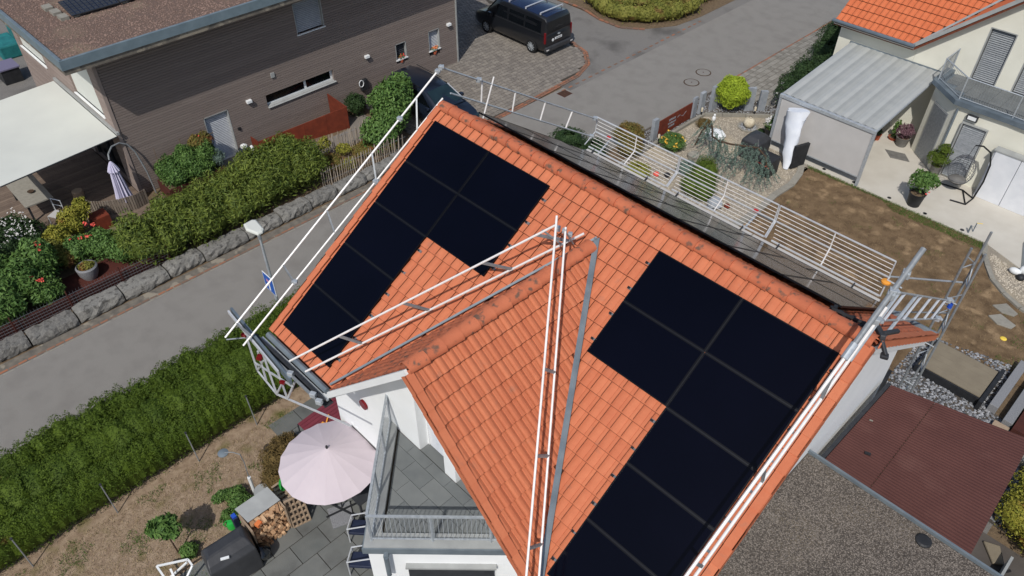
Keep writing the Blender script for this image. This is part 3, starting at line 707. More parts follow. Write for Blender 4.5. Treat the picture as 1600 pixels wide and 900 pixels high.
# eaves gutters
for x0, x1, y, z in ((X0, xl(YE)-.02, YE-.07, near_z(0, YE)-.06), (xr(YE)+.05, X1, YE-.07, near_z(0, YE)-.06), (X0, X1, YB+.08, back_z(0, YB)-.05)): MB().tube((x0, y, z), (x1, y, z), .07, 8).build('gutter', 'zinc', house)
for xq in (X1-.1, X0+.1):
    MB().bar((xq, YR-.02, ZR-.30), (xq, YE+.1, near_z(0, YE)-.2), .04, .16).build('verge_board', 'white_paint', roofo)
    MB().bar((xq, YR+.02, ZR-.30), (xq, YB-.1, back_z(0, YB)-.2), .04, .16).build('verge_board', 'white_paint', roofo)
# soot of the flashing at the ridge of the rear panels
m = MB()
for i in range(26): m.ob((9.05+.9*rnd.random(), YR+.35+rnd.uniform(-.08, .08), ZR-.25+.12*rnd.random()), (.07, .05, .06), rnd.uniform(0, 3))
m.tube((9.1, YR+.3, ZR-.12), (9.85, YR+.42, ZR-.16), .03); m.build('cable_bundle', 'pot_black', house)

# bay with balcony, turned 45 degrees
s2 = math.sqrt(.5); A0 = Vector((4.64, -6.09)); u1 = Vector((s2, s2)); u2 = Vector((-s2, s2))
def BP(a, b, z=0): p = A0+u1*a+u2*b; return (p.x, p.y, z)
LA = 3.15; LB = 3.05   # along the two outer sides until they meet the house wall
bpoly = [BP(0, 0)[:2], BP(LA, 0)[:2], (A0.x+.2, -3.86), BP(0, LB)[:2]]
bay = MB().prism([BP(.05, .05)[:2], BP(LA, .05)[:2], (A0.x+.6, -3.87), BP(.05, LB)[:2]], 0, 3.93).build('bay', 'white_render', house)
balc = MB().prism([BP(.3, .3)[:2], BP(LA-.1, .3)[:2], (A0.x+.6, -3.89), BP(.3, LB-.1)[:2]], 3.9, 3.965).build('balcony', 'joint', house)
me = MB().box(.004, .004, -.02, .586, .376, 0.02).mesh('paving_slab', 'slate_paving'); it = []
inner = [BP(.36, .36)[:2], BP(LA+.1, .36)[:2], (A0.x+.6, -3.9), BP(.36, LB+.1)[:2]]
for j in range(7):
    for i in range(9):
        x = 2.3+i*.59+(j % 2)*.295; y = -4.13-.38*j+.0
        cs = [(x+a, y+b) for a, b in ((.04, .04), (.55, .04), (.04, .34), (.55, .34), (.3, .19))]
        k = inpoly([c[0] for c in cs], [c[1] for c in cs], inner)
        if k.sum() == 0: continue
        # cut the slab to the balcony outline
        poly = [(x+.004, y+.004), (x+.586, y+.004), (x+.586, y+.376), (x+.004, y+.376)]
        for (ox, oy), (nx, ny) in ((BP(.34, .34)[:2], (-u2.x, -u2.y)), (BP(.34, .34)[:2], (-u1.x, -u1.y)), ((0, -3.9), (0, 1))):
            q = []
            for a_, b_ in zip(poly, poly[1:]+poly[:1]):
                da = (a_[0]-ox)*nx+(a_[1]-oy)*ny; db = (b_[0]-ox)*nx+(b_[1]-oy)*ny
                if da <= 0: q.append(a_)
                if da*db < 0: tt = da/(da-db); q.append((a_[0]+(b_[0]-a_[0])*tt, a_[1]+(b_[1]-a_[1])*tt))
            poly = q
            if len(poly) < 3: break
        if len(poly) >= 3: MB().prism(poly, 3.95, 3.985+rnd.uniform(0, .003)).build('paving_slab', 'slate_paving', balc)
# parapet: outer sloping sheet-metal coping, on both sides
m = MB()
def cop(a0, b0, a1, b1, a2, b2, a3, b3, z0, z1, z2, z3): m.slab([BP(a0, b0, z0), BP(a1, b1, z1), BP(a2, b2, z2), BP(a3, b3, z3)], .03)
m2 = MB().prism([BP(0, 0)[:2], BP(LA, 0)[:2], BP(LA, .3)[:2], BP(.3, .3)[:2], BP(.3, LB)[:2], BP(0, LB)[:2]], 3.9, lambda x, y: 4.06)
m2.build('parapet_coping', 'zinc_light', balc)
MB().prism([BP(-.03, -.03)[:2], BP(LA, -.03)[:2], BP(LA, .0)[:2], BP(0, .0)[:2], BP(0, LB)[:2], BP(-.03, LB)[:2]], 3.86, 4.03).build('drip_edge', 'zinc', balc)
# railing
rl = MB(); ZT = 4.9; ra = .14
rl.bar(BP(ra, ra, ZT), BP(LA-.45, ra, ZT), .05, .03); rl.bar(BP(ra, ra+.03, ZT), BP(ra, LB+.12, ZT), .05, .03)
rail = rl.build('handrail', 'galvanised', balc)
rl = MB(); rl.bar(BP(ra, ra, 4.13), BP(LA-.2, ra, 4.13), .03, .02); rl.bar(BP(ra, ra+.02, 4.13), BP(ra, LB-.1, 4.13), .03, .02); rl.build('bottom_rail', 'galvanised', balc)
bm = MB().tube((0, 0, 0), (0, 0, .76), .006, 5).mesh('baluster', 'galvanised')
it = [(BP(ra+.06+i*.088, ra, 4.13), 0) for i in range(29)]+[(BP(ra, ra+.09+i*.088, 4.13), 0) for i in range(31)]
pieces('baluster', bm, it, balc)
for a_, b_ in ((ra, ra), (ra, 1.1), (ra, 2.1), (ra, 2.95), (1.3, ra), (2.4, ra)): MB().box(*[v-.02 for v in BP(a_, b_)[:2]], 3.95, *[v+.02 for v in BP(a_, b_)[:2]], ZT-.005).build('post', 'galvanised', balc)
# overflow spout and blind box of the window below
m = MB(); m.tube(BP(.42, -.1, 3.86), BP(.42, -.1, 3.2), .05, 8); m.tube(BP(.42, .08, 3.9), BP(.42, -.1, 3.86), .055, 8); m.build('downpipe', 'zinc', house, smooth=True)
wn = MB().slab([BP(.78, .04, 3.32), BP(2.45, .04, 3.32), BP(2.45, .04, .5), BP(.78, .04, .5)], .05).build('window', 'dark_metal', house)
m = MB()
for k in range(36): m.slab([BP(.84, .0, 3.26-k*.075), BP(2.42, .0, 3.26-k*.075), BP(2.42, .035, 3.31-k*.075), BP(.84, .035, 3.31-k*.075)], .006)
m.build('shutter', 'aluminium', wn)
m = MB()
m.bar(BP(.74, -.0, 3.36), BP(2.5, -.0, 3.36), .12, .05); m.build('lintel', 'zinc_light', wn)

# solar panels ------------------------------------------------------------
def panel_meshes(w, h, glass):
    f = MB(); t = .035; b = .022
    f.box(0, -h, 0, w, -h+b, t); f.box(0, -b, 0, w, 0, t); f.box(0, -h+b, 0, b, -b, t); f.box(w-b, -h+b, 0, w, -b, t)
    g = MB().box(b, -h+b, .01, w-b, -b, t-.004)
    gl = MB()
    gl.box(b, -h+b, t-.0035, w-b, -h+b+.0015, t-.0025)
    return f.mesh('frame', 'panel_frame'), g.mesh('glass', glass)
fm, gm = panel_meshes(1.722, 1.093, 'panel_cell')
fe = MB().box(0, -1.1135, -.01, 1.722, -1.0925, .02).mesh('gap_rail', 'panel_edge_grey')
fe2 = MB().box(1.7215, -1.095, -.01, 1.7425, 0, .02).mesh('gap_rail', 'panel_edge_grey')
def put_panel(x, s, label, group, Mx, fmesh, gmesh, org, extra=()):
    o = thing('solar_panel', label, 'solar panel', org, group); o.rotation_euler = Mx.to_euler()
    for n_, me_ in (('frame', fmesh), ('glass', gmesh))+tuple(extra):
        c = bpy.data.objects.new(n_, me_); COL.objects.link(c); c.parent = o
    return o
nn = Vector((0, -ST, CT)); NUM = ['top', 'second', 'third', 'fourth', 'bottom']
def pos(x, s, lift=.0): return Vector((x, YR-s*CT, ZR-s*ST))+nn*lift
for side_, ox, s0, cells in (('left', 0., .425, [(0, j) for j in range(5)]+[(1, 0), (1, 1)]), ('right', 6.178, .46, [(0, 0), (0, 1)]+[(1, j) for j in range(5)])):
    for c, j in cells:
        outer = (c == 0) == (side_ == 'left')
        lb = 'black solar panel of the %s roof array, %s row, %s column' % (side_, NUM[j], 'gable-side' if outer else 'middle-side')
        ex = []
        if j < 4 and (c, j+1) in cells: ex.append(('gap_rail', fe))
        if c == 0 and (1, j) in cells: ex.append(('gap_rail', fe2))
        put_panel(0, 0, lb, 'solar panels on the street-facing roof slope', Mnear, fm, gm, pos(ox+c*1.742, s0+j*1.113, -.005), tuple(ex))
# clamps and rail ends at the free edges
def clamp(x, s, lab):  # labels stay within sixteen words
    t = thing('rail_end', lab, 'rail end', pos(x, s, .0), 'mounting rail ends beside the solar panels')
    p = pos(x, s, -.03); q = pos(x+.0, s, .035)
    MB().bar(pos(x-.05, s, -.02), pos(x+.05, s, -.02), .04, .04).build('rail', 'galvanised_dull', t)
    MB().bar(pos(x-.02, s-.02, .0), pos(x-.02, s+.02, .0), .045, .05).build('clamp', 'black_metal', t)
for s0, x, n0, side_ in ((.425, 3.53, 0, 'right edge of the left array'), (.46, 6.13, 0, 'left edge of the right array')):
    for j in range(2):
        for k, ds in ((0, .3), (1, .85)): clamp(x, s0+j*1.113+ds, 'rail end clamp, %s, %s from the ridge' % (side_, ['first', 'second', 'third', 'fourth'][2*j+k]))
for s0, x, side_ in ((.425, 1.79, 'lower right edge of the left array'), (.46, 7.87, 'lower left edge of the right array')):
    for j in range(2, 5):
        for k, ds in ((0, .3), (1, .85)): clamp(x, s0+j*1.113+ds, 'rail end clamp, %s, %s going down' % (side_, ['first', 'second', 'third', 'fourth', 'fifth', 'sixth'][2*(j-2)+k]))
for j in range(5):
    for k, ds in ((0, .3), (1, .85)): clamp(9.71, .46+j*1.113+ds, 'rail end clamp at the gable edge of the right array, %s from the ridge' % ['first', 'second', 'third', 'fourth', 'fifth', 'sixth', 'seventh', 'eighth', 'ninth', 'tenth'][2*j+k])
# rear slope: portrait panels in two rows plus a landscape row
fmb, gmb = panel_meshes(1.093, 1.722, 'panel_cell')
ORD = ['first', 'second', 'third', 'fourth', 'fifth', 'sixth', 'seventh', 'eighth', 'ninth']
nb_ = Vector((0, ST, CT))
feb = MB().box(-.024, -1.722, .0, .004, 0, .062).mesh('gap_rail', 'rail_white')
for r_ in range(2):
    for c in range(8):
        s = .78+r_*1.742; x = 9.12-c*1.113
        p = Vector((x, YR+s*CT, ZR-s*ST))+nb_*.10
        put_panel(0, 0, 'dark solar panel of the rear roof slope, %s row, %s from the right gable' % (['upper', 'lower'][r_], ORD[c]), 'solar panels on the rear roof slope', Mback, fmb, gmb, p)
for c in range(5):
    s = .78+2*1.742; x = 9.12-c*1.742; p = Vector((x, YR+s*CT, ZR-s*ST))+nb_*.10
    put_panel(0, 0, 'dark landscape solar panel along the rear eaves, %s from the right gable' % ORD[c], 'solar panels on the rear roof slope', Mback, fm, gm, p, (('gap_rail', fe),))

# ---------------------------------------------------------------- scaffold guard rails round the roof
def rail_pair(name, label, lines, stubs, r=.023, mat='rail_white', joints=()):
    o = thing(name, label, 'scaffold rail', lines[0][0], 'scaffold guard rails round the roof')
    for a, b in lines: MB().tube(a, b, r, 9).build('rail', mat, o, smooth=True)
    for a, b in stubs: MB().bar(a, b, .035, .05).build('connector', 'galvanised_dull', o)
    for c in joints:
        m = MB(); m.ob(c, (.1, .1, .1), .4); m.ob(Vector(c)+Vector((.05, .02, .03)), (.05, .12, .05), .9); m.build('coupler', 'galvanised', o, bevel=.01)
    return o
def lerp(a, b, t): return tuple(Vector(a)*(1-t)+Vector(b)*t)
a1, b1 = (-.8, .91, 9.41), (-.8, -5.58, 5.31); a2, b2 = (-.45, .60, 8.86), (-.45, -5.38, 5.17)
rail_pair('verge_guard', 'pair of white guard rails along the left gable edge of the tiled roof', [(a1, b1), (a2, b2)],
          [(lerp(a1, b1, t), lerp(a2, b2, t+.012)) for t in (.12, .33, .54, .74, .95)], joints=[lerp(a1, b1, .2), lerp(a1, b1, .02), lerp(a2, b2, .345), lerp(a2, b2, .75)])
a1, b1 = (-.62, .74, 9.50), (-.55, 6.25, 6.05); a2, b2 = (-.62, .98, 8.78), (-.55, 6.15, 5.50)
o = rail_pair('verge_guard', 'thin ladder-like guard rail running down the rear left gable edge towards the street', [(a1, b1), (a2, b2)],
          [], r=.022, mat='galvanised', joints=[a1, lerp(a1, b1, .2), b1, b2])
for t in (.22, .42, .62, .82): MB().tube(lerp(a1, b1, t), lerp(a2, b2, t-.04), .022, 7).build('rung', 'rail_white', o, smooth=True)
MB().tube((-.6, 2.33, 8.72), (-.55, 1.89, 7.75), .02, 7).build('rung', 'rail_white', o, smooth=True)
a1, b1 = (9.9, .75, 10.22), (9.9, -6.0, 6.3); a2, b2 = (9.9, .35, 9.60), (9.9, -5.6, 5.75)
rail_pair('verge_guard', 'pair of bright guard rails along the right gable edge beside the solar panels', [(lerp(a1, b1, .12), b1), (a2, b2)],
          [(lerp(a1, b1, t), lerp(a2, b2, t-.025)) for t in (.26, .47, .68, .88)], r=.027)
o = thing('standard_tube', 'dull galvanised scaffold tube sleeved onto the right gable rail above the ridge', 'scaffold tube', a1)
MB().tube((9.9, .98, 10.36), lerp(a1, b1, .2), .042, 9).build('tube', 'galvanised_dull', o, smooth=True)
MB().tube(lerp(a1, b1, .19), lerp(a1, b1, .225), .055, 9).build('sleeve', 'galvanised', o, smooth=True)
for t in (.02, .07): MB().ob(Vector(lerp(a1, b1, t))-Vector((0, 0, .05)), (.11, .12, .12), .3).build('coupler', 'galvanised', o, bevel=.012)
# valley rails
a1, b1 = (1.30, -5.17, 5.89), (4.55, -.97, 8.89); a2, b2 = (1.48, -4.98, 5.57), (4.85, -.55, 8.62)
rail_pair('valley_guard', 'pair of bright guard rails crossing the left solar array above the left valley', [(a1, b1), (a2, b2)],
          [(lerp(a1, b1, t), lerp(a2, b2, t+.02)) for t in (.2, .45, .74, .93)], r=.022)
a1, b1 = (8.05, -5.25, 6.08), (4.75, -1.22, 9.32); a2, b2 = (8.05, -4.95, 5.74), (4.85, -1.08, 9.05)
rail_pair('valley_guard', 'pair of pinkish white guard rails standing over the right slope of the cross gable', [(a1, b1), (a2, b2)],
          [(lerp(a1, b1, t), lerp(a2, b2, t+.01)) for t in (.1, .33, .56)], r=.021)
o = thing('guard_joint', 'cluster of couplers where the valley guard rails meet near the top of the cross gable', 'coupler', (4.7, -1.1, 9.0))
for p, s_ in (((4.62, -1.02, 8.86), .09), ((4.86, -1.12, 9.0), .08), ((4.84, -.93, 8.8), .08)): MB().ob(p, (s_, s_, s_), .6).build('coupler', 'galvanised', o, bevel=.01)
MB().bar((4.35, -1.15, 8.75), (4.75, -1.02, 8.55), .02, .03).bar((4.88, -1.12, 9.0), (4.9, -.9, 8.6), .04, .02).build('strap', 'galvanised_dull', o)
# rear eaves guard: three frames
YT, ZT_, YM, ZM, YL, ZL = 6.42, 6.0, 6.40, 5.53, 5.80, 5.40
edges = [-.62, 2.36, 5.42, 8.46]
for k in range(3):
    xa, xb = edges[k]+.02, edges[k+1]-.02
    o = thing('eaves_guard', '%s of the three barred guard frames along the rear eaves' % ['left', 'middle', 'right'][k], 'guard frame', (xa, YM, ZL), 'guard frames along the rear eaves')
    off = .28
    for (y, z, dx, r) in ((YT, ZT_, 0, .022), (YM, ZM, .03, .024), (YL, ZL, off, .026)): MB().tube((xa+dx, y, z), (xb+min(dx, .1), y, z), r, 7).build('rail', 'aluminium', o, smooth=True)
    for i in range(1, 4): t = i/4; MB().tube((xa+.02, YT+(YM-YT)*t, ZT_+(ZM-ZT_)*t), (xb, YT+(YM-YT)*t, ZT_+(ZM-ZT_)*t), .009, 5).build('bar', 'rail_white', o)
    for i in range(1, 5): t = i/5; MB().tube((xa+.03+off*t, YM+(YL-YM)*t, ZM+(ZL-ZM)*t), (xb+.03, YM+(YL-YM)*t, ZM+(ZL-ZM)*t), .009, 5).build('bar', 'rail_white', o)
    for x, mt in ((xa, 'aluminium'), (xb, 'aluminium'), ((xa+xb)/2, 'rail_white')):
        MB().tube((x, YT, ZT_), (x, YM, ZM), .016, 6).tube((x, YM, ZM), (x+.12, YL, ZL), .018, 6).build('upright', mt, o, smooth=True)
    for x in (xa+.5, xb-.5): MB().bar((x, YL, ZL), (x+.02, YB+.02, ZL-.16), .03, .05).build('bracket', 'dark_metal', o)
for k, x in enumerate((-.05, 4.9)):
    o = thing('brace_clamp', ['left', 'right'][k]+' red-tipped brace of the rear eaves guard', 'brace', (x, YM, 5.3))
    MB().bar((x, YM+.02, 5.50), (x+.55, YM+.02, 5.50), .06, .04).build('plate', 'zinc_blue', o); MB().ob((x-.05, YM+.02, 5.53), (.12, .06, .07)).build('tip', 'plastic_red', o)
    MB().bar((x, YM, 5.46), (x-.12, YL-.1, 4.9), .05, .03).build('arm', 'galvanised', o)
o = thing('eaves_board', 'pale scaffold boards lying along the rear gutter', 'scaffold board', (4, 5.7, 5.2))
for x0, x1 in ((-.35, 2.3), (2.33, 5.2), (5.23, 8.6)): MB().box(x0, 5.46, 5.28, x1, 5.80, 5.32).build('board', 'fabric_grey', o)
# rear right gable guard and corner tower
a1, b1 = (9.9, .30, 9.95), (9.9, 5.45, 6.40); a2, b2 = (9.9, .10, 9.50), (9.9, 5.25, 6.00)
o = rail_pair('verge_guard', 'ladder-like galvanised guard rail on the rear right gable edge leading to the corner tower', [(a1, b1), (a2, b2)], [], r=.02, mat='galvanised', joints=[a1, a2, b1, b2])
for t in (.16, .42, .6, .78, .93): MB().tube(lerp(a1, b1, t), lerp(a2, b2, t-.07), .024, 7).build('rung', 'aluminium', o, smooth=True)
for t in (.04, .30): MB().tube(lerp(a1, b1, t+.04), (9.9, -.55+t*4.2, 9.1-t*2.6), .03, 7).build('rung', 'galvanised', o, smooth=True)
tw = thing('scaffold_tower', 'tall galvanised lattice scaffold tower at the rear right corner of the tiled house', 'scaffold', (9.8, 6.4, 0))
pl = [(9.72, 6.25), (10.0, 6.25), (9.86, 6.62)]
for x, y in pl: MB().tube((x, y, 0), (x, y, 7.25 if y < 6.5 else 7.55), .027, 7).build('standard', 'galvanised_dull', tw, smooth=True)
for k in range(15):
    z = .4+k*.45; (xa, ya_), (xb, yb_) = pl[k % 3], pl[(k+1) % 3]
    MB().tube((xa, ya_, z), (xb, yb_, z+.32), .014, 5).tube((xa, ya_, z), (xb, yb_, z), .014, 5).build('lacing', 'galvanised', tw)
MB().tube((9.86, 6.3, 6.35), (8.45, 6.42, 5.55), .022, 6).build('tie', 'galvanised', tw, smooth=True)
MB().tube((9.86, 6.5, 5.3), (8.6, 6.3, 4.6), .02, 6).build('tie', 'galvanised_dull', tw, smooth=True)
MB().tube((9.8, 6.3, 2.2), (9.5, 5.0, 2.5), .018, 6).tube((9.8, 6.3, 1.2), (9.5, 4.9, 1.3), .018, 6).tube((9.8, 6.3, 1.2), (9.5, 4.6, 2.5), .012, 6).build('brace', 'galvanised', tw, smooth=True)
MB().lathe((9.86, 6.3, 5.6), [(.05, 0), (.05, .12)], 9).build('coupler', 'plastic_blue', tw)
o = thing('rope_reel', 'orange roller on a hook at the right end of the rear eaves guard', 'roller', (8.55, 6.0, 5.6))
MB().lathe((8.5, 6.05, 5.6), [(.05, 0), (.11, .03), (.11, .07), (.05, .1)], 14).build('roller', 'plastic_orange', o); MB().tube((8.5, 6.05, 5.72), (8.85, 6.1, 5.65), .02, 6).build('hook', 'galvanised', o)
o = thing('drill', 'black cordless drill lying on the ridge at the right gable', 'drill', (9.95, .6, 8.9))
m = MB(); m.bar((9.80, .75, 8.86), (10.02, .45, 8.97), .09, .09); m.build('body', 'cover_black', o, bevel=.02)
m = MB(); m.bar((9.97, .5, 8.93), (10.16, .42, 8.72), .06, .06); m.ob((10.15, .42, 8.69), (.12, .1, .07), .4); m.bar((9.98, .55, 8.97), (10.1, .85, 8.9), .07, .06); m.build('grip', 'cover_black', o, bevel=.015)
# front left bracket scaffold at the eaves
fs = thing('bracket_scaffold', 'eaves bracket scaffold with stacked boards and lattice girder above the hedge', 'scaffold', (0, -5.1, 4))
MB().bar((-1.55, -5.02, 5.22), (1.0, -5.14, 5.0), .05, .22).build('board', 'zinc_blue', fs)
MB().bar((-1.55, -5.10, 5.24), (.62, -5.20, 5.02), .04, .1).build('board', 'aluminium', fs)
for k, (dy, dz, mt) in enumerate(((-.0, .0, 'galvanised_dull'), (.09, .05, 'dark_metal'), (.17, -.02, 'galvanised'), (.24, .04, 'dark_metal'), (.31, -.03, 'zinc'))):
    MB().bar((-.75+.12*k, -5.08+dy, 5.06+dz), (2.05, -5.08+dy, 5.12+dz), .055, .04).build('tube', mt, fs)
MB().box(-.2, -4.98, 4.86, 2.0, -4.78, 4.9).build('board', 'dark_metal', fs)
for x in (.5, 1.0, 1.45): MB().ob((x, -4.86, 5.0), (.14, .09, .08), .2).build('clamp', 'black_metal', fs)
for x, z in ((.95, 5.15), (1.8, 5.2), (2.0, 5.15)): MB().ob((x, -5.08, z), (.13, .1, .12), .5).build('coupler', 'galvanised', fs, bevel=.012)
c0, c1, c2_ = Vector((-.92, -5.1, 3.75)), Vector((-.1, -5.12, 3.62)), Vector((2.2, -4.6, 4.1))
for p, q in ((c0, c1), (c1, c2_), ((-.92, -5.1, 5.0), c0), ((-.18, -5.12, 4.95), c1), (c0, (-.35, -5.1, 4.55)), (c1, (.45, -5.1, 4.5)), (c0+Vector((0, 0, .28)), (.9, -5.1, 4.72)), ((-.5, -5.1, 4.75), (-.55, -5.1, 3.72)), ((.3, -5.1, 4.8), (.28, -5.05, 3.72)), ((.28, -5.05, 3.72), (.85, -5.0, 4.75))):
    MB().bar(p, q, .036, .036).build('brace', 'aluminium', fs)
for p in ((-.95, -5.13, 4.95), (-.35, -5.13, 4.72), (-.4, -5.15, 4.62), (.55, -5.15, 4.6)): MB().ob(p, (.12, .07, .07), .5).build('clamp', 'lamp_red', fs)
MB().tube((-.9, -5.12, 4.9), (-1.05, -5.5, 5.0), .015, 5).build('wire', 'galvanised', fs)

# ---------------------------------------------------------------- street furniture
lamp = thing('street_lamp', 'grey street lamp with flat pale head standing at the hedge by the street', 'street lamp', (-5.12, -2.49, 0))
MB().tube((-5.12, -2.49, 0), (-5.12, -2.49, 1.2), .06, 10).tube((-5.12, -2.49, 1.2), (-5.12, -2.49, 3.97), .05, 10, .036).build('pole', 'galvanised', lamp, smooth=True)
hp = [(-5.09, -2.53), (-5.10, -2.38), (-5.2, -2.28), (-5.72, -2.22), (-5.80, -2.3), (-5.78, -2.58), (-5.5, -2.66)]
hc_ = Vector((-5.45, -2.43)); hd = MB()
hd.loft([[(hc_.x+(x-hc_.x)*k, hc_.y+(y-hc_.y)*k, z) for x, y in hp] for z, k in ((3.96, .85), (4.0, 1.03), (4.05, 1.0), (4.08, .8))])
hd.build('lamp_head', 'fabric_white', lamp, bevel=.01); MB().tube((-5.12, -2.49, 3.85), (-5.14, -2.49, 4.03), .055, 8).build('collar', 'galvanised_dull', lamp)
sg = thing('street_sign', 'blue street sign with pink and white symbol on the lamp pole', 'sign', (-5.4, -2.5, 1.5))
MB().box(-5.44, -2.575, 1.86, -4.86, -2.56, 2.52).build('plate', 'white_paint', sg)
MB().box(-5.41, -2.582, 1.89, -4.89, -2.576, 2.49).build('field', 'sign_blue', sg)
MB().box(-5.25, -2.588, 2.24, -5.05, -2.583, 2.34).build('symbol', 'sign_pink', sg); MB().box(-5.19, -2.588, 1.94, -5.11, -2.583, 2.235).build('symbol', 'white_paint', sg)

# ---------------------------------------------------------------- big thuja hedge
bl = []
for i in range(60):
    y = -12.6+i*.255
    bl.append((-4.75+rnd.uniform(-.12, .12), y, .85+rnd.uniform(-.05, .07), .52+rnd.uniform(-.04, .07), .42, .78))
    if i % 2 == 0: bl.append((-3.95+rnd.uniform(-.06, .06), y, .80+rnd.uniform(-.03, .05), .85, .62, .80))
    bl.append((-3.15, y, .7+rnd.uniform(-.03, .03), .38, .42, .72))
hg = thing('thuja_hedge', 'long clipped green thuja hedge between street and straw coloured lawn', 'hedge', (-4, -5, 0))
P, N = shell(bl, 300000, .9, 1.03); wv = lambda a, b, c: np.sin(a*9.1+1.7*np.sin(b*5.3))*np.sin(b*8.3+1.3*np.sin(c*7.1))*np.sin(c*10.7+a*3.1)
P = P+N*(.055*wv(P[:, 0], P[:, 1], P[:, 2])+.035*wv(P[:, 1]*2.3, P[:, 2]*2.1, P[:, 0]*2.2))[:, None]

k = np.ones(len(P), bool)
for b in bl: 
    q = ((P[:, 0]-b[0])/b[3])**2+((P[:, 1]-b[1])/b[4])**2+((P[:, 2]-b[2])/b[5])**2; k &= q > .66
V, F = kites(P[k], N[k], .058, .40, .55); V -= np.array(W(hg))
o = bpy.data.objects.new('foliage', npmesh('foliage', V, F, 'thuja')); COL.objects.link(o); o.parent = hg
m = MB()
for b in bl: m.ell(b[:3], (b[3]*.84, b[4]*.84, b[5]*.84), 8, 6, .08)
m.build('inner_foliage', 'thuja', hg)
for k_, y in enumerate((-11.05, -8.98, -6.75, -5.0)):
    t = thing('hedge_stake', 'thin grey stake on the garden side of the hedge, %s from the bottom' % ['first', 'second', 'third', 'fourth'][k_], 'stake', (-2.68, y, 0), 'stakes along the hedge')
    MB().tube((-2.66, y, 0), (-2.76, y, 1.15), .016, 6).build('shaft', 'galvanised_dull', t); MB().ob((-2.76, y, 1.15), (.05, .05, .04)).build('cap', 'dark_metal', t)

# ---------------------------------------------------------------- retaining stones along the street
st = thing('retaining_wall', 'row of rough grey granite blocks retaining the neighbour garden along the street', 'wall', (-10.3, -2, 0))
y = -16.
while y < 7.6:
    l = rnd.uniform(.95, 1.65); h = rnd.uniform(.28, .38); x0 = -10.66+rnd.uniform(-.04, .04); x1 = -10.1+rnd.uniform(-.05, .05)
    m = MB(); nu, nv_ = 9, 5; g = {}
    vs = []; 
    prof = [(x1, 0), (x1+.03, h*.35), (x1-.01, h*.75), (x1-.05, h), (x1-.2, h+.01), (x0, h-.02)]
    for i in range(nu+1):
        yy = y+.012+(l-.024)*i/nu; e = .04 if i in (0, nu) else 0
        vs.append([(px_-e*(1 if j < 4 else 0)+rnd.uniform(-.028, .028), yy+rnd.uniform(-.01, .01)*(0 < i < nu), max(0, pz-e*.6+rnd.uniform(-.022, .022))) for j, (px_, pz) in enumerate(prof)]+[(x0, yy, 0)])
    m.loft(vs); m.build('granite_block', 'granite', st); y += l+.02
# rust-coloured edging and wire mesh fence above the blocks
wf = thing('wire_fence', 'rusty brown wire mesh fence above the granite blocks at the left', 'fence', (-10.8, -6, 0))
MB().box(-10.98, -12, 0, -10.93, -3.4, .52).build('edging_board', 'corten_dark', wf)
m = MB()
for z in np.arange(.12, .78, .11): m.tube((-10.82, -12, z), (-10.82, -3.4, z), .007, 4)
m.build('line_wires', 'rattan', wf, kind='stuff'); m = MB()
for y in np.arange(-12, -3.4, .1): m.tube((-10.82, y, .05), (-10.82, y, .78), .004, 4)
m.build('stay_wires', 'rattan', wf, kind='stuff')
for y in (-11.9, -10.2, -8.5, -6.8, -5.1, -3.45): MB().tube((-10.82, y, 0), (-10.82, y, .85), .02, 6).build('post', 'corten_dark', wf)
MB().box(-12.6, -7.4, .02, -11.0, -4.0, .05).build('bed_edging', 'corten_dark', label='dark rust-brown steel sheet lying behind the wire fence', cat='sheet')

# ---------------------------------------------------------------- left house
lh = thing('flat_roof_house', 'brown wood-clad house with flat gravelled roof across the street', 'house', (-18, 5, 0))
WX, WYs, WYn, HW = -15.45, -2.4, 13.78, 5.75
open_e = [(5.43, 6.72, 3.99, 5.25), (3.5, 6.78, 1.5, 2.0), (10.15, 10.76, 1.1, 2.05), (12.08, 12.74, .83, 2.07), (.76, 1.8, .02, 2.06)]
def clad(fixed, a0, a1, axis, opens, mat, name='cladding'):
    m = MB(); z = .02; bh = .1
    while z < HW:
        iv = [(a0, a1)]
        for o0, o1, z0, z1 in opens:
            if z+bh*.5 > z0 and z+bh*.5 < z1:
                iv = [p for u, v in iv for p in ((u, min(v, o0)), (max(u, o1), v)) if p[1]-p[0] > .01]
        for u, v in iv:
            while v-u > .02:
                w_ = min(v-u, rnd.uniform(2.2, 4.5)); 
                if axis == 'y': m.box(fixed-.03, u, z, fixed+rnd.uniform(-.003, .003), u+w_-.004, z+bh-.014)
                else: m.box(u, fixed+rnd.uniform(-.003, .003), z, u+w_-.004, fixed+.03, z+bh-.014)
                u += w_
        z += bh
    return m
def backwall(fixed, a0, a1, axis, opens, th=.25):
    cuts = sorted(set([a0, a1]+[v for o_ in opens for v in o_[:2]])); m = MB()
    for u, v in zip(cuts, cuts[1:]):
        c = (u+v)/2; zs = [0.]; 
        for o0, o1, z0, z1 in sorted(opens, key=lambda t: t[2]):
            if o0 < c < o1: zs += [z0, z1]
        zs.append(HW)
        for q in range(0, len(zs), 2):
            if zs[q+1]-zs[q] < .02: continue
            if axis == 'y': m.box(fixed-.03-th, u, zs[q], fixed-.034, v, zs[q+1])
            else: m.box(u, fixed+.034, zs[q], v, fixed+.03+th, zs[q+1])
    return m
we = backwall(WX, WYs+.04, WYn, 'y', open_e).build('wall', 'cladding', lh)
clad(WX, WYs, WYn, 'y', open_e, 'cladding').build('cladding', 'cladding', we, kind='stuff')
open_s = [(-18.9, -16.25, 3.05, 5.3), (-24.6, -21.8, 3.02, 5.2), (-19.6, -16.4, .03, 2.3)]
ws = backwall(WYs, -25.2, WX-.29, 'x', open_s).build('wall', 'cladding_light', lh)
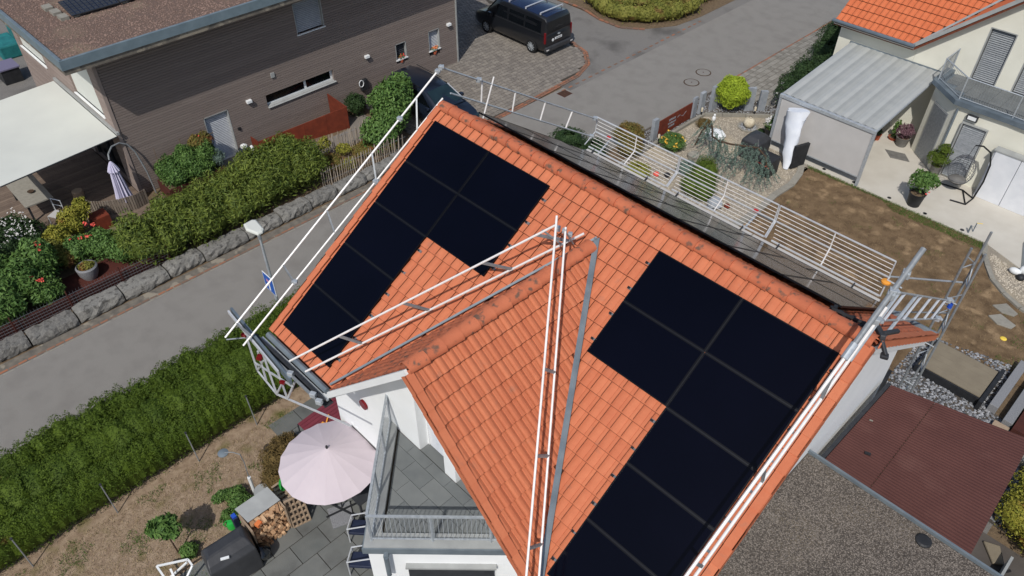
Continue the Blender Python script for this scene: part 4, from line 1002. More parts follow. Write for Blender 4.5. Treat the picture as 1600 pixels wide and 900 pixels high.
clad(WYs, -25.2, WX-.034, 'x', open_s, 'cladding_light').build('cladding', 'cladding_light', ws, kind='stuff')
MB().box(-25.2, WYn-.25, 0, WX-.29, WYn, HW).build('wall', 'cladding', lh); MB().box(-25.2, WYs+.3, 0, -24.95, WYn-.26, HW).build('wall', 'cladding', lh)
MB().box(WX-.02, WYn, 0, WX+.05, WYn+.06, HW).build('corner_trim', 'zinc_light', lh)
MB().box(WX+.002, WYs-.03, 0, WX+.03, WYs+.09, HW).build('corner_trim', 'cladding_light', lh)
# windows, east side
def blind_e(y0, y1, z0, z1, mat='aluminium', x=WX-.16, step=.07, nm='shutter'):
    w_ = MB().box(x-.04, y0, z0, x-.03, y1, z1).build('window', 'dark_metal', lh)
    m = MB(); z = z0+.03
    while z < z1-.03: m.slab([(x+.045, y0+.02, z), (x+.045, y1-.02, z), (x+.0, y1-.02, z+step*.52), (x+.0, y0+.02, z+step*.52)], .006); z += step
    m.build(nm, mat, w_); f = MB(); f.box(x-.03, y0, z0, WX+.008, y0+.03, z1).box(x-.03, y1-.03, z0, WX+.008, y1, z1).box(x-.03, y0, z1-.03, WX+.008, y1, z1); f.build('frame', 'zinc_light', w_)
    MB().box(x-.03, y0-.03, z0-.04, WX+.05, y1+.03, z0).build('sill', 'white_paint', w_); return w_
blind_e(5.43, 6.72, 3.99, 5.25); blind_e(10.15, 10.76, 1.3, 2.05, 'dark_metal', step=.08); blind_e(12.08, 12.74, 1.1, 2.07, step=.07); blind_e(.76, 1.8, .04, 2.06)
for y0, y1, z1 in ((10.15, 10.76, 1.3), (12.08, 12.74, 1.1)):
    pass
m = MB(); x = WX-.14
w_ = MB().box(x-.04, 3.5, 1.5, x, 6.78, 2.0).build('window', 'white_paint', lh)
for y0, y1 in ((3.56, 5.35), (5.47, 6.66)): MB().box(x+.001, y0, 1.62, x+.012, y1, 1.98).build('pane', 'glass_dark', w_)
MB().slab([(x, 3.5, 1.56), (WX+.07, 3.5, 1.47), (WX+.07, 6.84, 1.47), (x, 6.84, 1.56)], .03).build('sill', 'zinc_light', w_)
for k, (y0, z0, y1) in enumerate(((10.2, 1.12, 10.7), (12.15, .86, 12.7))):
    t = thing('flower_pot', ['small pot of red flowers on the sill of the narrow window nearer the dark car', 'pot of orange flowers on the sill of the window by the house corner'][k], 'flower pot', (WX-.03, (y0+y1)/2, z0+.2), 'flower pots on window sills')
    MB().lathe((WX-.02, (y0+y1)/2, z0+.0), [(.07, 0), (.1, .14)], 10).build('pot', 'terracotta', t)
    foliage('leaves', [(WX-.02, (y0+y1)/2, z0+.24, .1, .16+.08*k, .12)], 90, .07, 'leaf_green', t, core=0); petals('flowers', [(WX+.02+rnd.uniform(-.06, .06), rnd.uniform(y0+.1, y1-.05), z0+.32+rnd.uniform(-.03, .05)) for _ in range(9)], .07, ['petal_red', 'petal_orange'][k], t, 4)
# windows, south side
for x0, x1, z0, z1 in open_s:
    w_ = MB().box(x0, WYs+.07 if z0 > 1 else WYs+.16, z0, x1, WYs+.09 if z0 > 1 else WYs+.18, z1).build('window', 'glass_dark' if z0 < 1 else 'fabric_white', lh)
    if z0 > 1: MB().box(x0-.05, WYs-.05, z0-.04, x1+.05, WYs+.16, z0+.0).build('sill', 'white_paint', w_)
    else: [MB().box(q, WYs+.1, z0, q+.07, WYs+.16, z1).build('frame', 'dark_metal', w_) for q in (x0, (x0+x1)/2-.04)]
# roof slab, fascia, gravel
RX, RY, RZ = -14.25, -3.58, 6.3
rf = MB().box(-26.5, RY+.04, 5.80, RX-.04, 15.0, 6.16).build('roof', 'concrete_strip', lh)
MB().box(RX-.04, RY, 5.98, RX, 15.04, RZ).build('fascia', 'fascia', rf); MB().box(-26.5, RY, 5.98, RX-.04, RY+.04, RZ).build('fascia', 'fascia', rf)
MB().box(RX-.12, RY+.12, RZ-.03, RX-.041, 15.0, RZ-.005).build('flashing', 'zinc', rf); MB().box(-26.5, RY+.041, RZ-.03, RX-.12, RY+.12, RZ-.005).build('flashing', 'zinc', rf)
MB().box(-26.5, RY+.13, 6.165, RX-.13, 15.0, 6.2).build('gravel_bed', 'lava_base', rf)
stones('lava_gravel', [(-26, RY+.15), (RX-.15, RY+.15), (RX-.15, 14.9), (-26, 14.9)], 42000, .04, 'lava', 6.2, par=rf)
for k in range(3):
    t = thing('solar_panel', 'blue flat-roof solar module with visible cells, %s of the row at the top left' % ['left', 'middle', 'right'][k], 'solar panel', (-18, -1+k*1.7, 6.2), 'solar modules on the flat roof')
    y0 = -1.9+k*1.72; xq = -17.42
    MB().slab([(xq, y0, 6.33), (xq, y0+1.68, 6.33), (xq-1.1, y0+1.68, 6.5), (xq-1.1, y0, 6.5)], .04).build('frame', 'dark_metal', t)
    m = MB(); 
    for i in range(6):
        for j in range(10):
            fa, fb = i/6, j/10; xx = xq-.03-fa*1.04; m.slab([(xx, y0+.03+fb*1.62, 6.334+fa*.16), (xx, y0+.03+(fb+.094)*1.62, 6.334+fa*.16), (xx-.165, y0+.03+(fb+.094)*1.62, 6.334+(fa+.16)*.16), (xx-.165, y0+.03+fb*1.62, 6.334+fa*.16)], -.006)
    m.build('cells', 'panel_blue', t); MB().box(xq-.4, y0+.1, 6.2, xq-.1, y0+.3, 6.32).build('foot', 'curb_stone', t)
for x, y in ((-17.7, -2.12), (-18.3, -2.15), (-18.9, -2.2)): MB().box(x-.2, y-.14, 6.2, x+.2, y+.14, 6.32).build('ballast_block', 'curb_stone', label='pale concrete ballast block beside the flat-roof modules, %s of three' % {-17.7: 'front', -18.3: 'middle', -18.9: 'rear'}[x], cat='block', group='ballast blocks on the flat roof')
# wall fittings
for k, (y, z) in enumerate(((2.72, 2.07), (8.54, 2.04), (13.30, 2.06))):
    t = thing('wall_lamp', 'small white box lamp on the brown cladding, %s of three' % ['left', 'middle', 'right'][k], 'wall lamp', (WX, y, z), 'box lamps on the cladding')
    MB().box(WX+.004, y-.11, z-.05, WX+.14, y+.11, z+.07).build('housing', 'white_paint', t, bevel=.01)
    MB().box(WX+.02, y-.09, z-.06, WX+.12, y+.09, z-.051).build('glass', 'glass_dark', t)
MB().box(WX+.004, 3.9, 2.66, WX+.05, 4.06, 2.86).build('vent_cover', 'zinc_light', label='small square grey vent plate above the long window', cat='vent')
MB().lathe((WX+.01, 2.05, 1.05), [(.06, 0), (.06, .1)], 12).build('wall_socket', 'pot_black', label='small round black fitting beside the ground floor shutter', cat='fitting')
t = thing('hose_box', 'black wall box with white hook by the dark car', 'wall box', (WX+.1, 8.1, .7)); MB().box(WX+.004, 8.0, .6, WX+.18, 8.35, 1.1).build('box', 'pot_black', t, bevel=.02)
m = MB(); m.path([(WX+.2, 8.0+.12*math.cos(a)-.02, 1.0+.16*math.sin(a)) for a in np.linspace(0, 6.28, 10)], .018, 5); m.build('ring', 'white_paint', t)
# awning over the deck
aw = thing('awning', 'large cream fabric awning stretched over the neighbour wooden deck', 'awning', (-18, -4, 2.7))
zz = lambda y: 2.86+(y+2.5)*.02
apts = [(-20.9, -2.56, 2.82), (-15.3, -2.50, 2.72), (-14.95, -6.60, 2.70), (-20.8, -6.60, 2.70)]
g = MB(); n_ = 14; vs = []
for i in range(n_+1):
    for j in range(n_+1):
        u_, v_ = i/n_, j/n_; a_ = Vector(apts[0]).lerp(Vector(apts[1]), u_); b_ = Vector(apts[3]).lerp(Vector(apts[2]), u_); p = a_.lerp(b_, v_); p.z -= .10*math.sin(math.pi*v_)*math.sin(math.pi*u_)+.006*math.sin(u_*40); vs.append(p)
g.add(vs, [(i*(n_+1)+j, i*(n_+1)+j+1, (i+1)*(n_+1)+j+1, (i+1)*(n_+1)+j) for i in range(n_) for j in range(n_)]); g.build('fabric', 'fabric_white', aw, smooth=True)
MB().bar((-21, -2.48, 2.86), (-15.3, -2.43, 2.78), .1, .1).build('cassette', 'zinc_light', aw); MB().bar((-20.8, -6.62, 2.68), (-14.95, -6.62, 2.68), .05, .05).build('front_bar', 'zinc_light', aw)
MB().tube((-15.29, -2.5, 2.7), (-14.93, -6.6, 2.68), .02, 6).build('side_bar', 'dark_metal', aw)
# deck boards
dk = MB().box(-24.9, -9.2, .0, -13.3, WYs-.0, .03).build('deck', 'bark', kind='structure')
dm = MB().box(0, 0, .03, .128, 6.55, .06).mesh('deck_board', 'wood_deck'); it = []
for i in range(80):
    x = -23.9+i*.137
    if x > -13.4: break
    it.append(((x, -8.98, 0), 0, (1, 1, 1)))
pieces('deck_board', dm, it, dk)

# ---------------------------------------------------------------- left garden furniture and plants
t = thing('garden_table', 'pale stone garden table standing half under the awning', 'table', (-17.4, -5.5, .06))
MB().box(-18.45, -6.05, .74, -16.4, -5.08, .79).build('table_top', 'curb_stone', t)
for x, y in ((-18.35, -5.95), (-16.5, -5.95), (-18.35, -5.18), (-16.5, -5.18)): MB().box(x-.035, y-.035, .06, x+.035, y+.035, .74).build('leg', 'dark_metal', t)
t = thing('table_bowl', 'small dark bowl standing on the pale garden table', 'bowl', (-17.3, -5.5, .79)); MB().lathe((-17.2, -5.55, .79), [(.05, 0), (.12, .07), (.1, .06)], 12).build('bowl', 'bark', t)
t = thing('hanging_basket_stool', 'round wicker stool in the shade beside the garden table', 'stool', (-16.7, -4.2, .06)); MB().lathe((-16.7, -4.2, .06), [(.16, 0), (.2, .2), (.2, .4), (.17, .42)], 16).build('stool', 'wood_crate', t)
t = thing('metal_chair', 'slim metal garden chair with pale seat beside the yellow shrub', 'chair', (-15.7, -5.2, .06))
m = MB()
cs = [(-16.0, -5.25), (-15.62, -5.05), (-15.42, -5.4), (-15.8, -5.6)]
for k, (x, y) in enumerate(cs): MB().tube((x, y, .06), (x, y, 1.0 if k < 2 else .48), .018, 6).build('leg', 'aluminium', t)
MB().path([(cs[0][0], cs[0][1], 1.0), (cs[1][0], cs[1][1], 1.0)], .018, 6).path([(cs[0][0], cs[0][1], .75), (cs[1][0], cs[1][1], .75)], .012, 6).build('backrest', 'aluminium', t)
MB().prism([(a_, b_) for a_, b_ in cs], .47, .5).build('seat', 'fabric_grey', t)
# closed cantilever parasol
pa = thing('closed_parasol', 'folded lilac striped parasol hanging from a curved grey arm over the deck', 'parasol', (-15.14, -1.94, 0))
px_, py_ = -14.95, -3.12
arm = [(-15.14, -1.94, .06), (-15.18, -1.98, 1.0), (-15.3, -2.1, 1.9), (-15.35, -2.25, 2.25), (-15.35, -2.5, 2.42), (-15.3, -2.8, 2.42), (-15.1, -3.05, 2.3), (px_-.02, py_, 2.15)]
MB().path(arm, .03, 8).build('arm', 'galvanised_dull', pa, smooth=True)
vs = []
for z, r in ((.45, .30), (.48, .31), (.9, .24), (1.35, .19), (1.68, .15), (1.7, .22), (1.86, .16), (2.0, .09), (2.08, .04)):
    vs.append([(px_+(r*(1 if i % 2 else .72))*math.cos(i*math.pi/12), py_+(r*(1 if i % 2 else .72))*math.sin(i*math.pi/12), z) for i in range(24)])
MB().loft(vs).build('canopy', 'parasol_lilac', pa)
m = MB()
for i in range(0, 24, 2): a_ = i*math.pi/12; m.path([(px_+r*.80*math.cos(a_), py_+r*.80*math.sin(a_), z) for z, r in ((.47, .30), (.9, .235), (1.35, .186), (1.67, .15))], .013, 4)
m.build('stripe', 'parasol_dark', pa); MB().tube((px_, py_, .06), (px_, py_, .5), .02, 6).build('pole', 'galvanised_dull', pa)
# low slatted deck fence
fn = thing('slatted_fence', 'low curved fence of upright wooden slats on the deck below the closed parasol', 'fence', (-14.9, -3.3, .06))
cps = [(-15.75, -4.35), (-15.35, -4.2), (-15.0, -3.85), (-14.75, -3.4), (-14.62, -2.9), (-14.72, -2.4)]
sm = MB().box(-.035, -.012, 0, .035, .012, .62).mesh('slat', 'wood_grey'); it = []
for a_, b_ in zip(cps, cps[1:]):
    d = Vector(b_)-Vector(a_); n_ = int(d.length/.085)
    for i in range(n_): p = Vector(a_)+d*((i+.5)/n_); it.append(((p.x, p.y, .06), math.atan2(d.y, d.x)))
pieces('slat', sm, it, fn)
for z in (.2, .6): MB().path([(x-.03, y+.0, z) for x, y in cps], .018, 5).build('rail', 'corten', fn)
# planter with lush plants and trellis
pl_ = thing('raised_planter', 'long rust-brown raised steel planter in front of the clad wall', 'planter', (-14.7, -.8, 0))
MB().box(-15.15, -1.75, 0, -14.15, -1.72, .55).box(-15.15, .55, 0, -14.15, .58, .55).box(-14.18, -1.72, 0, -14.15, .55, .55).box(-15.15, -1.72, 0, -15.12, .55, .55).build('side_wall', 'corten_dark', pl_)
MB().box(-15.12, -1.72, .1, -14.18, .55, .48).build('earth', 'soil', pl_)
def plant(name, label, blobs, n, size, mat, cat='shrub', flowers=None, fmat=None, fs=.07, stem=True, group=None, **kw):
    c = blobs[0]; t = thing(name, label, cat, (c[0], c[1], 0), group)
    foliage('foliage', blobs, n, size, mat, t, **kw)
    if stem:
        m = MB()
        for b in blobs[:5]: m.tube((c[0]+(b[0]-c[0])*.3, c[1]+(b[1]-c[1])*.3, 0), (b[0], b[1], b[2]), .02, 5, .01)
        m.build('stem', 'bark', t)
    if flowers: petals('flowers', flowers, fs, fmat, t)
    return t
plant('climbing_shrub', 'lush green climbing shrub growing in the rusty planter under a trellis', [(-14.8, -1.3, .95, .45, .5, .55), (-14.75, -.6, 1.1, .5, .5, .6), (-14.7, .1, 1.1, .45, .45, .6), (-14.4, -.3, .8, .4, .6, .45), (-14.4, -1.2, .75, .35, .5, .4)], 9000, .10, 'leaf_green')
plant('tomato_plant', 'yellowish red-tinged plant tied to the trellis next to the shutter', [(-14.9, .35, 1.45, .3, .3, .4), (-14.8, .0, 1.6, .28, .3, .3)], 2200, .09, 'leaf_rust', flowers=[(-14.8, .3, 1.75), (-14.75, .15, 1.85), (-14.7, .4, 1.6)], fmat='petal_red', fs=.05)
plant('silver_grass', 'pale grey-green grassy plant at the right end of the planter', [(-14.5, .45, .85, .35, .3, .35), (-14.6, .1, .7, .3, .3, .3)], 2600, .16, 'leaf_blue', asp=.12)
t = thing('trellis', 'thin bamboo trellis over the planter', 'trellis', (-14.8, -.5, .5))
for y in (-1.6, -.6, .3): MB().tube((-14.85, y, .45), (-14.8, y+.02, 2.05), .012, 5).build('cane', 'twig', t)
MB().tube((-14.82, -1.7, 1.45), (-14.8, .75, 1.75), .012, 5).build('cane', 'twig', t)
t = thing('gas_grill', 'small navy and white rounded garden appliance beside the large shutter', 'appliance', (-15.0, 1.9, 0))
MB().lathe((-14.95, 1.85, 0), [(.2, 0), (.24, .15), (.23, .45), (.16, .55)], 14).build('body', 'navy', t); MB().lathe((-14.95, 1.85, .5), [(.15, 0), (.14, .12), (.04, .18)], 14).build('lid', 'white_paint', t)
MB().ell((-14.85, 2.12, .35), (.1, .1, .2)).build('side_tank', 'white_paint', t)
MB().box(-15.4, .6, .0, -14.6, 3.1, .05).build('door_step', 'curb_stone', label='pale stone step in front of the large shutter', cat='step')
# corten screen
cw = thing('corten_screen', 'long L-shaped rust-red steel screen wall in front of the cladding', 'screen', (-14.3, 4.3, 0))
for k in range(4):
    y0, y1 = 2.45+k*.96, 2.45+(k+1)*.96-.006; x0 = -14.75+k*.19; x1 = -14.75+(k+1)*.19
    MB().slab([(x0, y0, 0), (x1, y1, 0), (x1, y1, .62+(k+1)*.10), (x0, y0, .62+k*.10)], .04).build('steel_panel', 'corten', cw)
MB().slab([(-14.0, 6.3, 0), (-15.38, 6.3, 0), (-15.38, 6.3, 1.1), (-14.0, 6.3, 1.02)], .04).build('steel_panel', 'corten', cw)
MB().slab([(-14.78, 2.4, 0), (-15.38, 2.4, 0), (-15.38, 2.4, .6), (-14.78, 2.4, .6)], -.04).build('steel_panel', 'corten', cw)
# chestnut paling fences
def paling(label, pts, h, n_, tilt=.06):
    t = thing('picket_fence', label, 'fence', (*pts[0], 0)); L_ = [(Vector(b)-Vector(a)).length for a, b in zip(pts, pts[1:])]
    me = MB().add([(-.022, -.012, 0), (.022, -.012, 0), (.018, .012, 0), (-.02, .012, 0), (-.018, -.01, .85), (.016, -.01, .85), (.014, .01, .85), (-.016, .01, .85), (0, 0, .95)], [(0, 1, 5, 4), (1, 2, 6, 5), (2, 3, 7, 6), (3, 0, 4, 7), (4, 5, 8), (5, 6, 8), (6, 7, 8), (7, 4, 8)]).mesh('picket', 'wood_pale')
    it = []
    for a, b in zip(pts, pts[1:]):
        a, b = Vector((*a, 0)), Vector((*b, 0)); d = b-a; m_ = int(d.length/.095)
        for i in range(m_):
            p = a+d*(i/m_); q = Matrix.Rotation(rnd.uniform(-tilt, tilt), 3, 'X')@Matrix.Rotation(rnd.uniform(-tilt, tilt), 3, 'Y')@Matrix.Rotation(rnd.uniform(0, 3), 3, 'Z')
            it.append(((p.x, p.y, 0), q, (1, 1, h/.95*rnd.uniform(.85, 1.08))))
    for o_ in [None]:
        for loc, q, sc in it:
            o = bpy.data.objects.new('picket', me); COL.objects.link(o); o.parent = t; o.matrix_basis = Matrix.Translation(Vector(loc)-W(t))@q.to_4x4()@Matrix.Diagonal((*sc, 1))
    for z in (.25, h*.75): MB().path([(x, y, z) for x, y in pts], .008, 4).build('wire', 'galvanised_dull', t)
paling('weathered grey chestnut paling fence nearer the rusty steel screen', [(-12.85, 3.3), (-12.75, 4.6), (-12.7, 5.8), (-12.6, 6.6)], .95, 0)
paling('weathered brown paling fence just above the granite blocks', [(-11.0, 2.9), (-10.95, 4.2), (-10.9, 5.4), (-10.85, 6.9)], .9, 0)
MB().prism([(-13.8, 3.4), (-12.9, 3.2), (-12.7, 6.2), (-13.9, 7.4), (-14.8, 7.4), (-14.8, 6.4), (-13.9, 6.3)], 0, .03).build('garden_path', 'paver', kind='structure')
# bushes behind the blocks
bb = []
for i in range(11):
    y = -4.0+i*.68; bb.append((-11.45+rnd.uniform(-.15, .15)-.02*i, y, .82+rnd.uniform(-.12, .14)+(.12 if i > 6 else 0), .85+rnd.uniform(-.12, .12), .62, .80))
for i in range(8):
    y = -2.6+i*.7; bb.append((-12.35+rnd.uniform(-.15, .15), y, .72+rnd.uniform(-.1, .12)+(.35 if i > 4 else 0), .6, .55, .7))
for k in range(3):
    sel = [b for b in bb if (b[1] < -1.6, -1.6 <= b[1] < .9, b[1] >= .9)[k]]
    plant('bamboo_bush', ['olive green bamboo bush nearest the deck', 'olive green bamboo bush in the middle, right behind the granite blocks', 'brighter olive bamboo bush nearest the paling fences'][k], sel, 15000, .17, 'bamboo_leaf', asp=.22, hi=1.2, group='bamboo bushes behind the granite blocks')
plant('leafy_shrub', 'tall bright green broad-leaved shrub beside the dark car and the left gable', [(-12.4, 7.6, 1.3, .7, .65, .9), (-11.9, 7.0, 1.2, .6, .6, .8), (-12.9, 7.9, 1.0, .6, .6, .75), (-11.6, 6.2, .8, .6, .7, .65), (-12.3, 6.9, 1.7, .42, .42, .45), (-12.6, 8.2, 1.75, .4, .4, .5)], 12000, .17, 'leaf_green', asp=.4, hi=1.25)
plant('dark_shrub', 'small dark green shrub at the house wall behind the rusty screen', [(-14.6, 7.1, .55, .45, .4, .5), (-14.9, 7.5, .4, .3, .3, .35)], 2500, .09, 'leaf_dark')
plant('yellow_vine', 'thin yellow-green creeper climbing the paling fence', [(-12.5, 4.1, .7, .2, .25, .4), (-12.3, 4.8, .35, .3, .3, .2), (-11.3, 4.4, .3, .25, .3, .25)], 1500, .09, 'leaf_gold', stem=False, core=0)
plant('low_bush', 'reddish brown and green undergrowth between the two paling fences', [(-11.8, 5.6, .25, .5, .7, .25), (-11.4, 6.3, .3, .4, .5, .3), (-11.9, 3.9, .25, .6, .6, .28)], 3800, .08, 'leaf_rust', stem=False)
plant('deck_shrub', 'bright yellow-green shrub with reddish tips between deck and rose bed', [(-14.3, -5.2, .8, .45, .45, .55), (-13.9, -5.9, .7, .4, .45, .5), (-14.5, -4.7, 1.1, .3, .3, .35)], 5200, .10, 'leaf_gold')
plant('rose_bush', 'dark blue-green bush with red roses next to the small clearing', [(-12.7, -4.9, .6, .6, .6, .5), (-12.0, -4.5, .55, .55, .5, .45), (-13.0, -5.6, .6, .5, .5, .45)], 5200, .10, 'leaf_green', flowers=[(-13.0, -5.7, 1.08), (-12.8, -5.2, 1.1), (-13.2, -4.8, 1.1), (-12.9, -5.4, 1.05), (-13.4, -5.0, 1.1)], fmat='petal_red', fs=.11)
plant('green_bush', 'large dark green star-leaved bush at the left picture edge with red roses', [(-12.2, -7.6, .9, .8, .8, .75), (-12.7, -6.9, 1.0, .7, .6, .75), (-11.7, -8.5, .8, .8, .8, .7), (-12.8, -8.3, 1.1, .8, .8, .8), (-11.6, -7.2, .55, .5, .5, .5), (-12.4, -9.6, .9, .8, .9, .8)], 15000, .16, 'leaf_green', asp=.35, flowers=[(-11.75, -7.35, 1.15), (-11.6, -7.25, 1.12), (-11.65, -7.45, 1.1), (-11.5, -7.15, 1.15), (-12.5, -6.7, 1.65)], fmat='petal_red', fs=.13)
plant('white_flower_bush', 'bush full of tiny whitish flowers in front of the garden table', [(-14.9, -6.6, .75, .65, .6, .55), (-14.4, -7.3, .8, .7, .6, .55), (-15.5, -6.9, .7, .6, .6, .5), (-13.9, -6.6, .7, .5, .5, .45)], 6500, .09, 'leaf_dark', flowers=[(-14.9+rnd.uniform(-.9, .9), -6.9+rnd.uniform(-.7, .6), 1.25+rnd.uniform(-.15, .12)) for _ in range(110)], fmat='petal_white', fs=.05)
plant('dark_bush', 'dark green bush between the white flowers and the left picture edge', [(-14.6, -8.4, .9, .9, .8, .8), (-13.8, -8.0, .8, .7, .7, .65), (-15.8, -8.3, .8, .8, .7, .7), (-13.6, -9.4, .9, .9, .9, .8)], 7500, .13, 'leaf_dark', asp=.35)
plant('olive_bush', 'small olive-yellow bush behind the stone planter', [(-13.3, -6.3, .65, .45, .45, .45), (-12.9, -6.0, .5, .35, .35, .35)], 2600, .09, 'leaf_olive')
t = thing('stone_pot', 'round grey stone pot standing behind the wire fence', 'pot', (-12.0, -5.75, 0)); MB().lathe((-12.05, -5.75, 0), [(.2, 0), (.32, .25), (.35, .5), (.3, .55), (.27, .4)], 18, caps=False).build('pot', 'granite_speckle', t, smooth=True)
foliage('leaves', [(-12.05, -5.75, .5, .25, .25, .12)], 500, .09, 'leaf_olive', t, core=0)
t = thing('corten_pot', 'square rust-red planter box by the low slatted fence', 'planter', (-14.5, -4.3, 0)); MB().box(-14.75, -4.6, .06, -14.2, -4.0, .6).build('box', 'corten', t); 
# items at far left
plant('patio_plant', 'bright green bush in a pot at the far end of the awning', [(-24.3, -3.0, .5, .5, .5, .5)], 2200, .1, 'leaf_green')
t = thing('covered_furniture', 'teal fabric-covered garden furniture at the left edge beside the flat-roof house', 'furniture', (-31.5, -1.8, 0))
MB().box(-32.6, -2.2, 0, -30.9, -1.2, .7).build('cover', 'teal_cloth', t, bevel=.08); MB().box(-33.6, -1.0, 0, -31.6, .0, .9).build('cover', 'teal_cloth', t, bevel=.08)
t = thing('garden_box', 'dark garden box with violet lid at the left edge', 'box', (-28.6, -2.6, 0)); MB().box(-29.2, -3.0, 0, -28.2, -2.2, .7).build('box', 'pot_black', t); MB().box(-29.25, -3.05, .7, -28.15, -2.15, .76).build('lid', 'parasol_dark', t)
plant('orange_bush', 'orange-yellow bush at the upper left picture edge', [(-29.5, 2.5, 1.2, .9, .9, 1.2)], 2500, .13, 'leaf_gold')
sheet('left_yard', [(-40, -9.2), (-24.92, -9.2), (-24.92, 7.7), (-40, 7.7)], .012, 'asphalt_old', .02)

# ---------------------------------------------------------------- vehicles
def car_section(x, y0, w, z0, zt, k=.9, n=1):
    h = zt-z0
    return [(x, y0-w*.9, z0), (x, y0-w*.985, z0+h*.16), (x, y0-w, z0+h*.5), (x, y0-w*.975, z0+h*.82), (x, y0-w*k, zt), (x, y0-w*k*.5, zt+.02), (x, y0, zt+.025), (x, y0+w*k*.5, zt+.02), (x, y0+w*k, zt), (x, y0+w*.975, z0+h*.82), (x, y0+w, z0+h*.5), (x, y0+w*.985, z0+h*.16), (x, y0+w*.9, z0)]
def wheel(par, x, y, r, side, w=.2):
    t = MB(); t.v = []; 
    n = 22; vs = []
    prof = [(r*.62, 0), (r*.95, 0), (r, .03), (r, w-.03), (r*.95, w), (r*.62, w)]
    ring = [[(x+rr*math.cos(2*math.pi*i/n), y+side*yy, r+rr*math.sin(2*math.pi*i/n)) for rr, yy in prof] for i in range(n+1)]
    t.loft(ring); ty = t.build('wheel', 'tyre', par, smooth=True)
    m = MB()
    for i in range(10): a_ = 2*math.pi*i/10; m.bar((x+.04*math.cos(a_), y+side*w*.93, r+.04*math.sin(a_)), (x+r*.64*math.cos(a_), y+side*w*.97, r+r*.64*math.sin(a_)), .035, .02, (0, 1, 0))
    m.tube((x, y+side*w*.7, r), (x, y+side*w*1.0, r), .07, 10)
    rr = [[(x+q*math.cos(2*math.pi*i/n), y+side*yy, r+q*math.sin(2*math.pi*i/n)) for q, yy in ((r*.60, w*.9), (r*.66, w*.99), (r*.66, w*.8))] for i in range(n+1)]; m.loft(rr)
    m.build('rim', 'galvanised', ty); MB().tube((x, y+side*w*.5, r), (x, y+side*w*.62, r), r*.6, 18).build('brake_disc', 'dark_metal', ty)
# parked van, rear towards the street
van = thing('parked_van', 'black passenger van with blue-black roof and silver roof bars parked on the forecourt', 'van', (-15.3, 18.1, 0))
yc, hw = 18.12, .98
XR, XF = -12.72, -18.0
secs = [car_section(x, yc, w_, z0, zt) for x, w_, z0, zt in ((XR+.0, .90, .42, 1.05), (XR-.05, .96, .30, 1.12), (XR-.5, .98, .26, 1.14), (XR-3.5, .98, .26, 1.12), (XR-4.2, .98, .26, 1.08), (XR-4.9, .95, .28, .98), (XR-5.2, .86, .32, .82), (XR-5.28, .76, .4, .7))]
MB().loft(secs).build('body', 'van_black', van, smooth=True)
def gh(x, wb, wt, zb, zt): return [(x, yc-wb, zb), (x, yc-(wb+wt)/2*1.005, (zb+zt)/2), (x, yc-wt, zt-.08), (x, yc-wt*.88, zt), (x, yc, zt+.03), (x, yc+wt*.88, zt), (x, yc+wt, zt-.08), (x, yc+(wb+wt)/2*1.005, (zb+zt)/2), (x, yc+wb, zb)]
up_ = [gh(XR-.03, .94, .84, 1.10, 1.35), gh(XR-.08, .955, .84, 1.1, 1.82), gh(XR-.2, .96, .84, 1.1, 1.95), gh(XR-.9, .96, .84, 1.1, 2.0), gh(XR-3.0, .96, .84, 1.1, 1.99), gh(XR-3.6, .96, .82, 1.08, 1.88), gh(XR-4.35, .94, .84, 1.04, 1.12)]
MB().loft(up_).build('upper_body', 'van_black', van, smooth=True)
rfv = [[(x, yc-w_, z-.035), (x, yc-w_*.9, z+.012), (x, yc, z+.045), (x, yc+w_*.9, z+.012), (x, yc+w_, z-.035)] for x, w_, z in ((XR-.2, .74, 1.96), (XR-.9, .79, 2.01), (XR-3.0, .79, 2.0), (XR-3.5, .76, 1.92))]
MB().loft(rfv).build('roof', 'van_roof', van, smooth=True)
def side_win(x0, x1, sgn, z0=1.18, z1=1.74):
    f = lambda z: .952-.115*(z-1.1)/.85+.012
    MB().slab([(x0, yc+sgn*f(z0), z0), (x1, yc+sgn*f(z0), z0), (x1+.03, yc+sgn*f(z1), z1), (x0-.03, yc+sgn*f(z1), z1)], .01*sgn).build('window', 'glass_dark', van)
for sgn in (-1, 1):
    for x0, x1 in ((XR-.35, XR-1.45), (XR-1.53, XR-2.6), (XR-2.72, XR-3.5)): side_win(x0, x1, sgn)
MB().slab([(XR-.015, yc-.80, 1.2), (XR-.015, yc+.80, 1.2), (XR-.065, yc+.74, 1.75), (XR-.065, yc-.74, 1.75)], .012).build('rear_window', 'glass_dark', van)
MB().slab([(XR-3.64, yc-.74, 1.9), (XR-3.64, yc+.74, 1.9), (XR-4.33, yc+.82, 1.16), (XR-4.33, yc-.82, 1.16)], -.012).build('windscreen', 'glass_teal', van)
MB().box(XR-.12, yc-.95, .30, XR+.10, yc+.95, .55).build('bumper', 'cover_black', van, bevel=.05)
for sgn in (-1, 1):
    MB().box(XR-.10, yc+sgn*.93-.05, .72, XR+.0, yc+sgn*.93+.03, 1.28).build('tail_light', 'lamp_red', van, bevel=.015)
    MB().ob((XR+.09, yc+sgn*.86, .42), (.03, .16, .05)).build('reflector', 'rail_white', van)
    MB().box(XR-3.95, yc+sgn*1.0-.02*sgn-.0, 1.05, XR-3.7, yc+sgn*1.16, 1.25).build('mirror', 'van_black', van, bevel=.03)
    for x in (XR-.93, XR-4.2): wheel(van, x, yc+sgn*.82, .35, sgn)
    MB().bar((XR-.3, yc+sgn*.965, 1.13), (XR-4.2, yc+sgn*.965, 1.1), .015, .02).build('waist_strip', 'dark_metal', van)
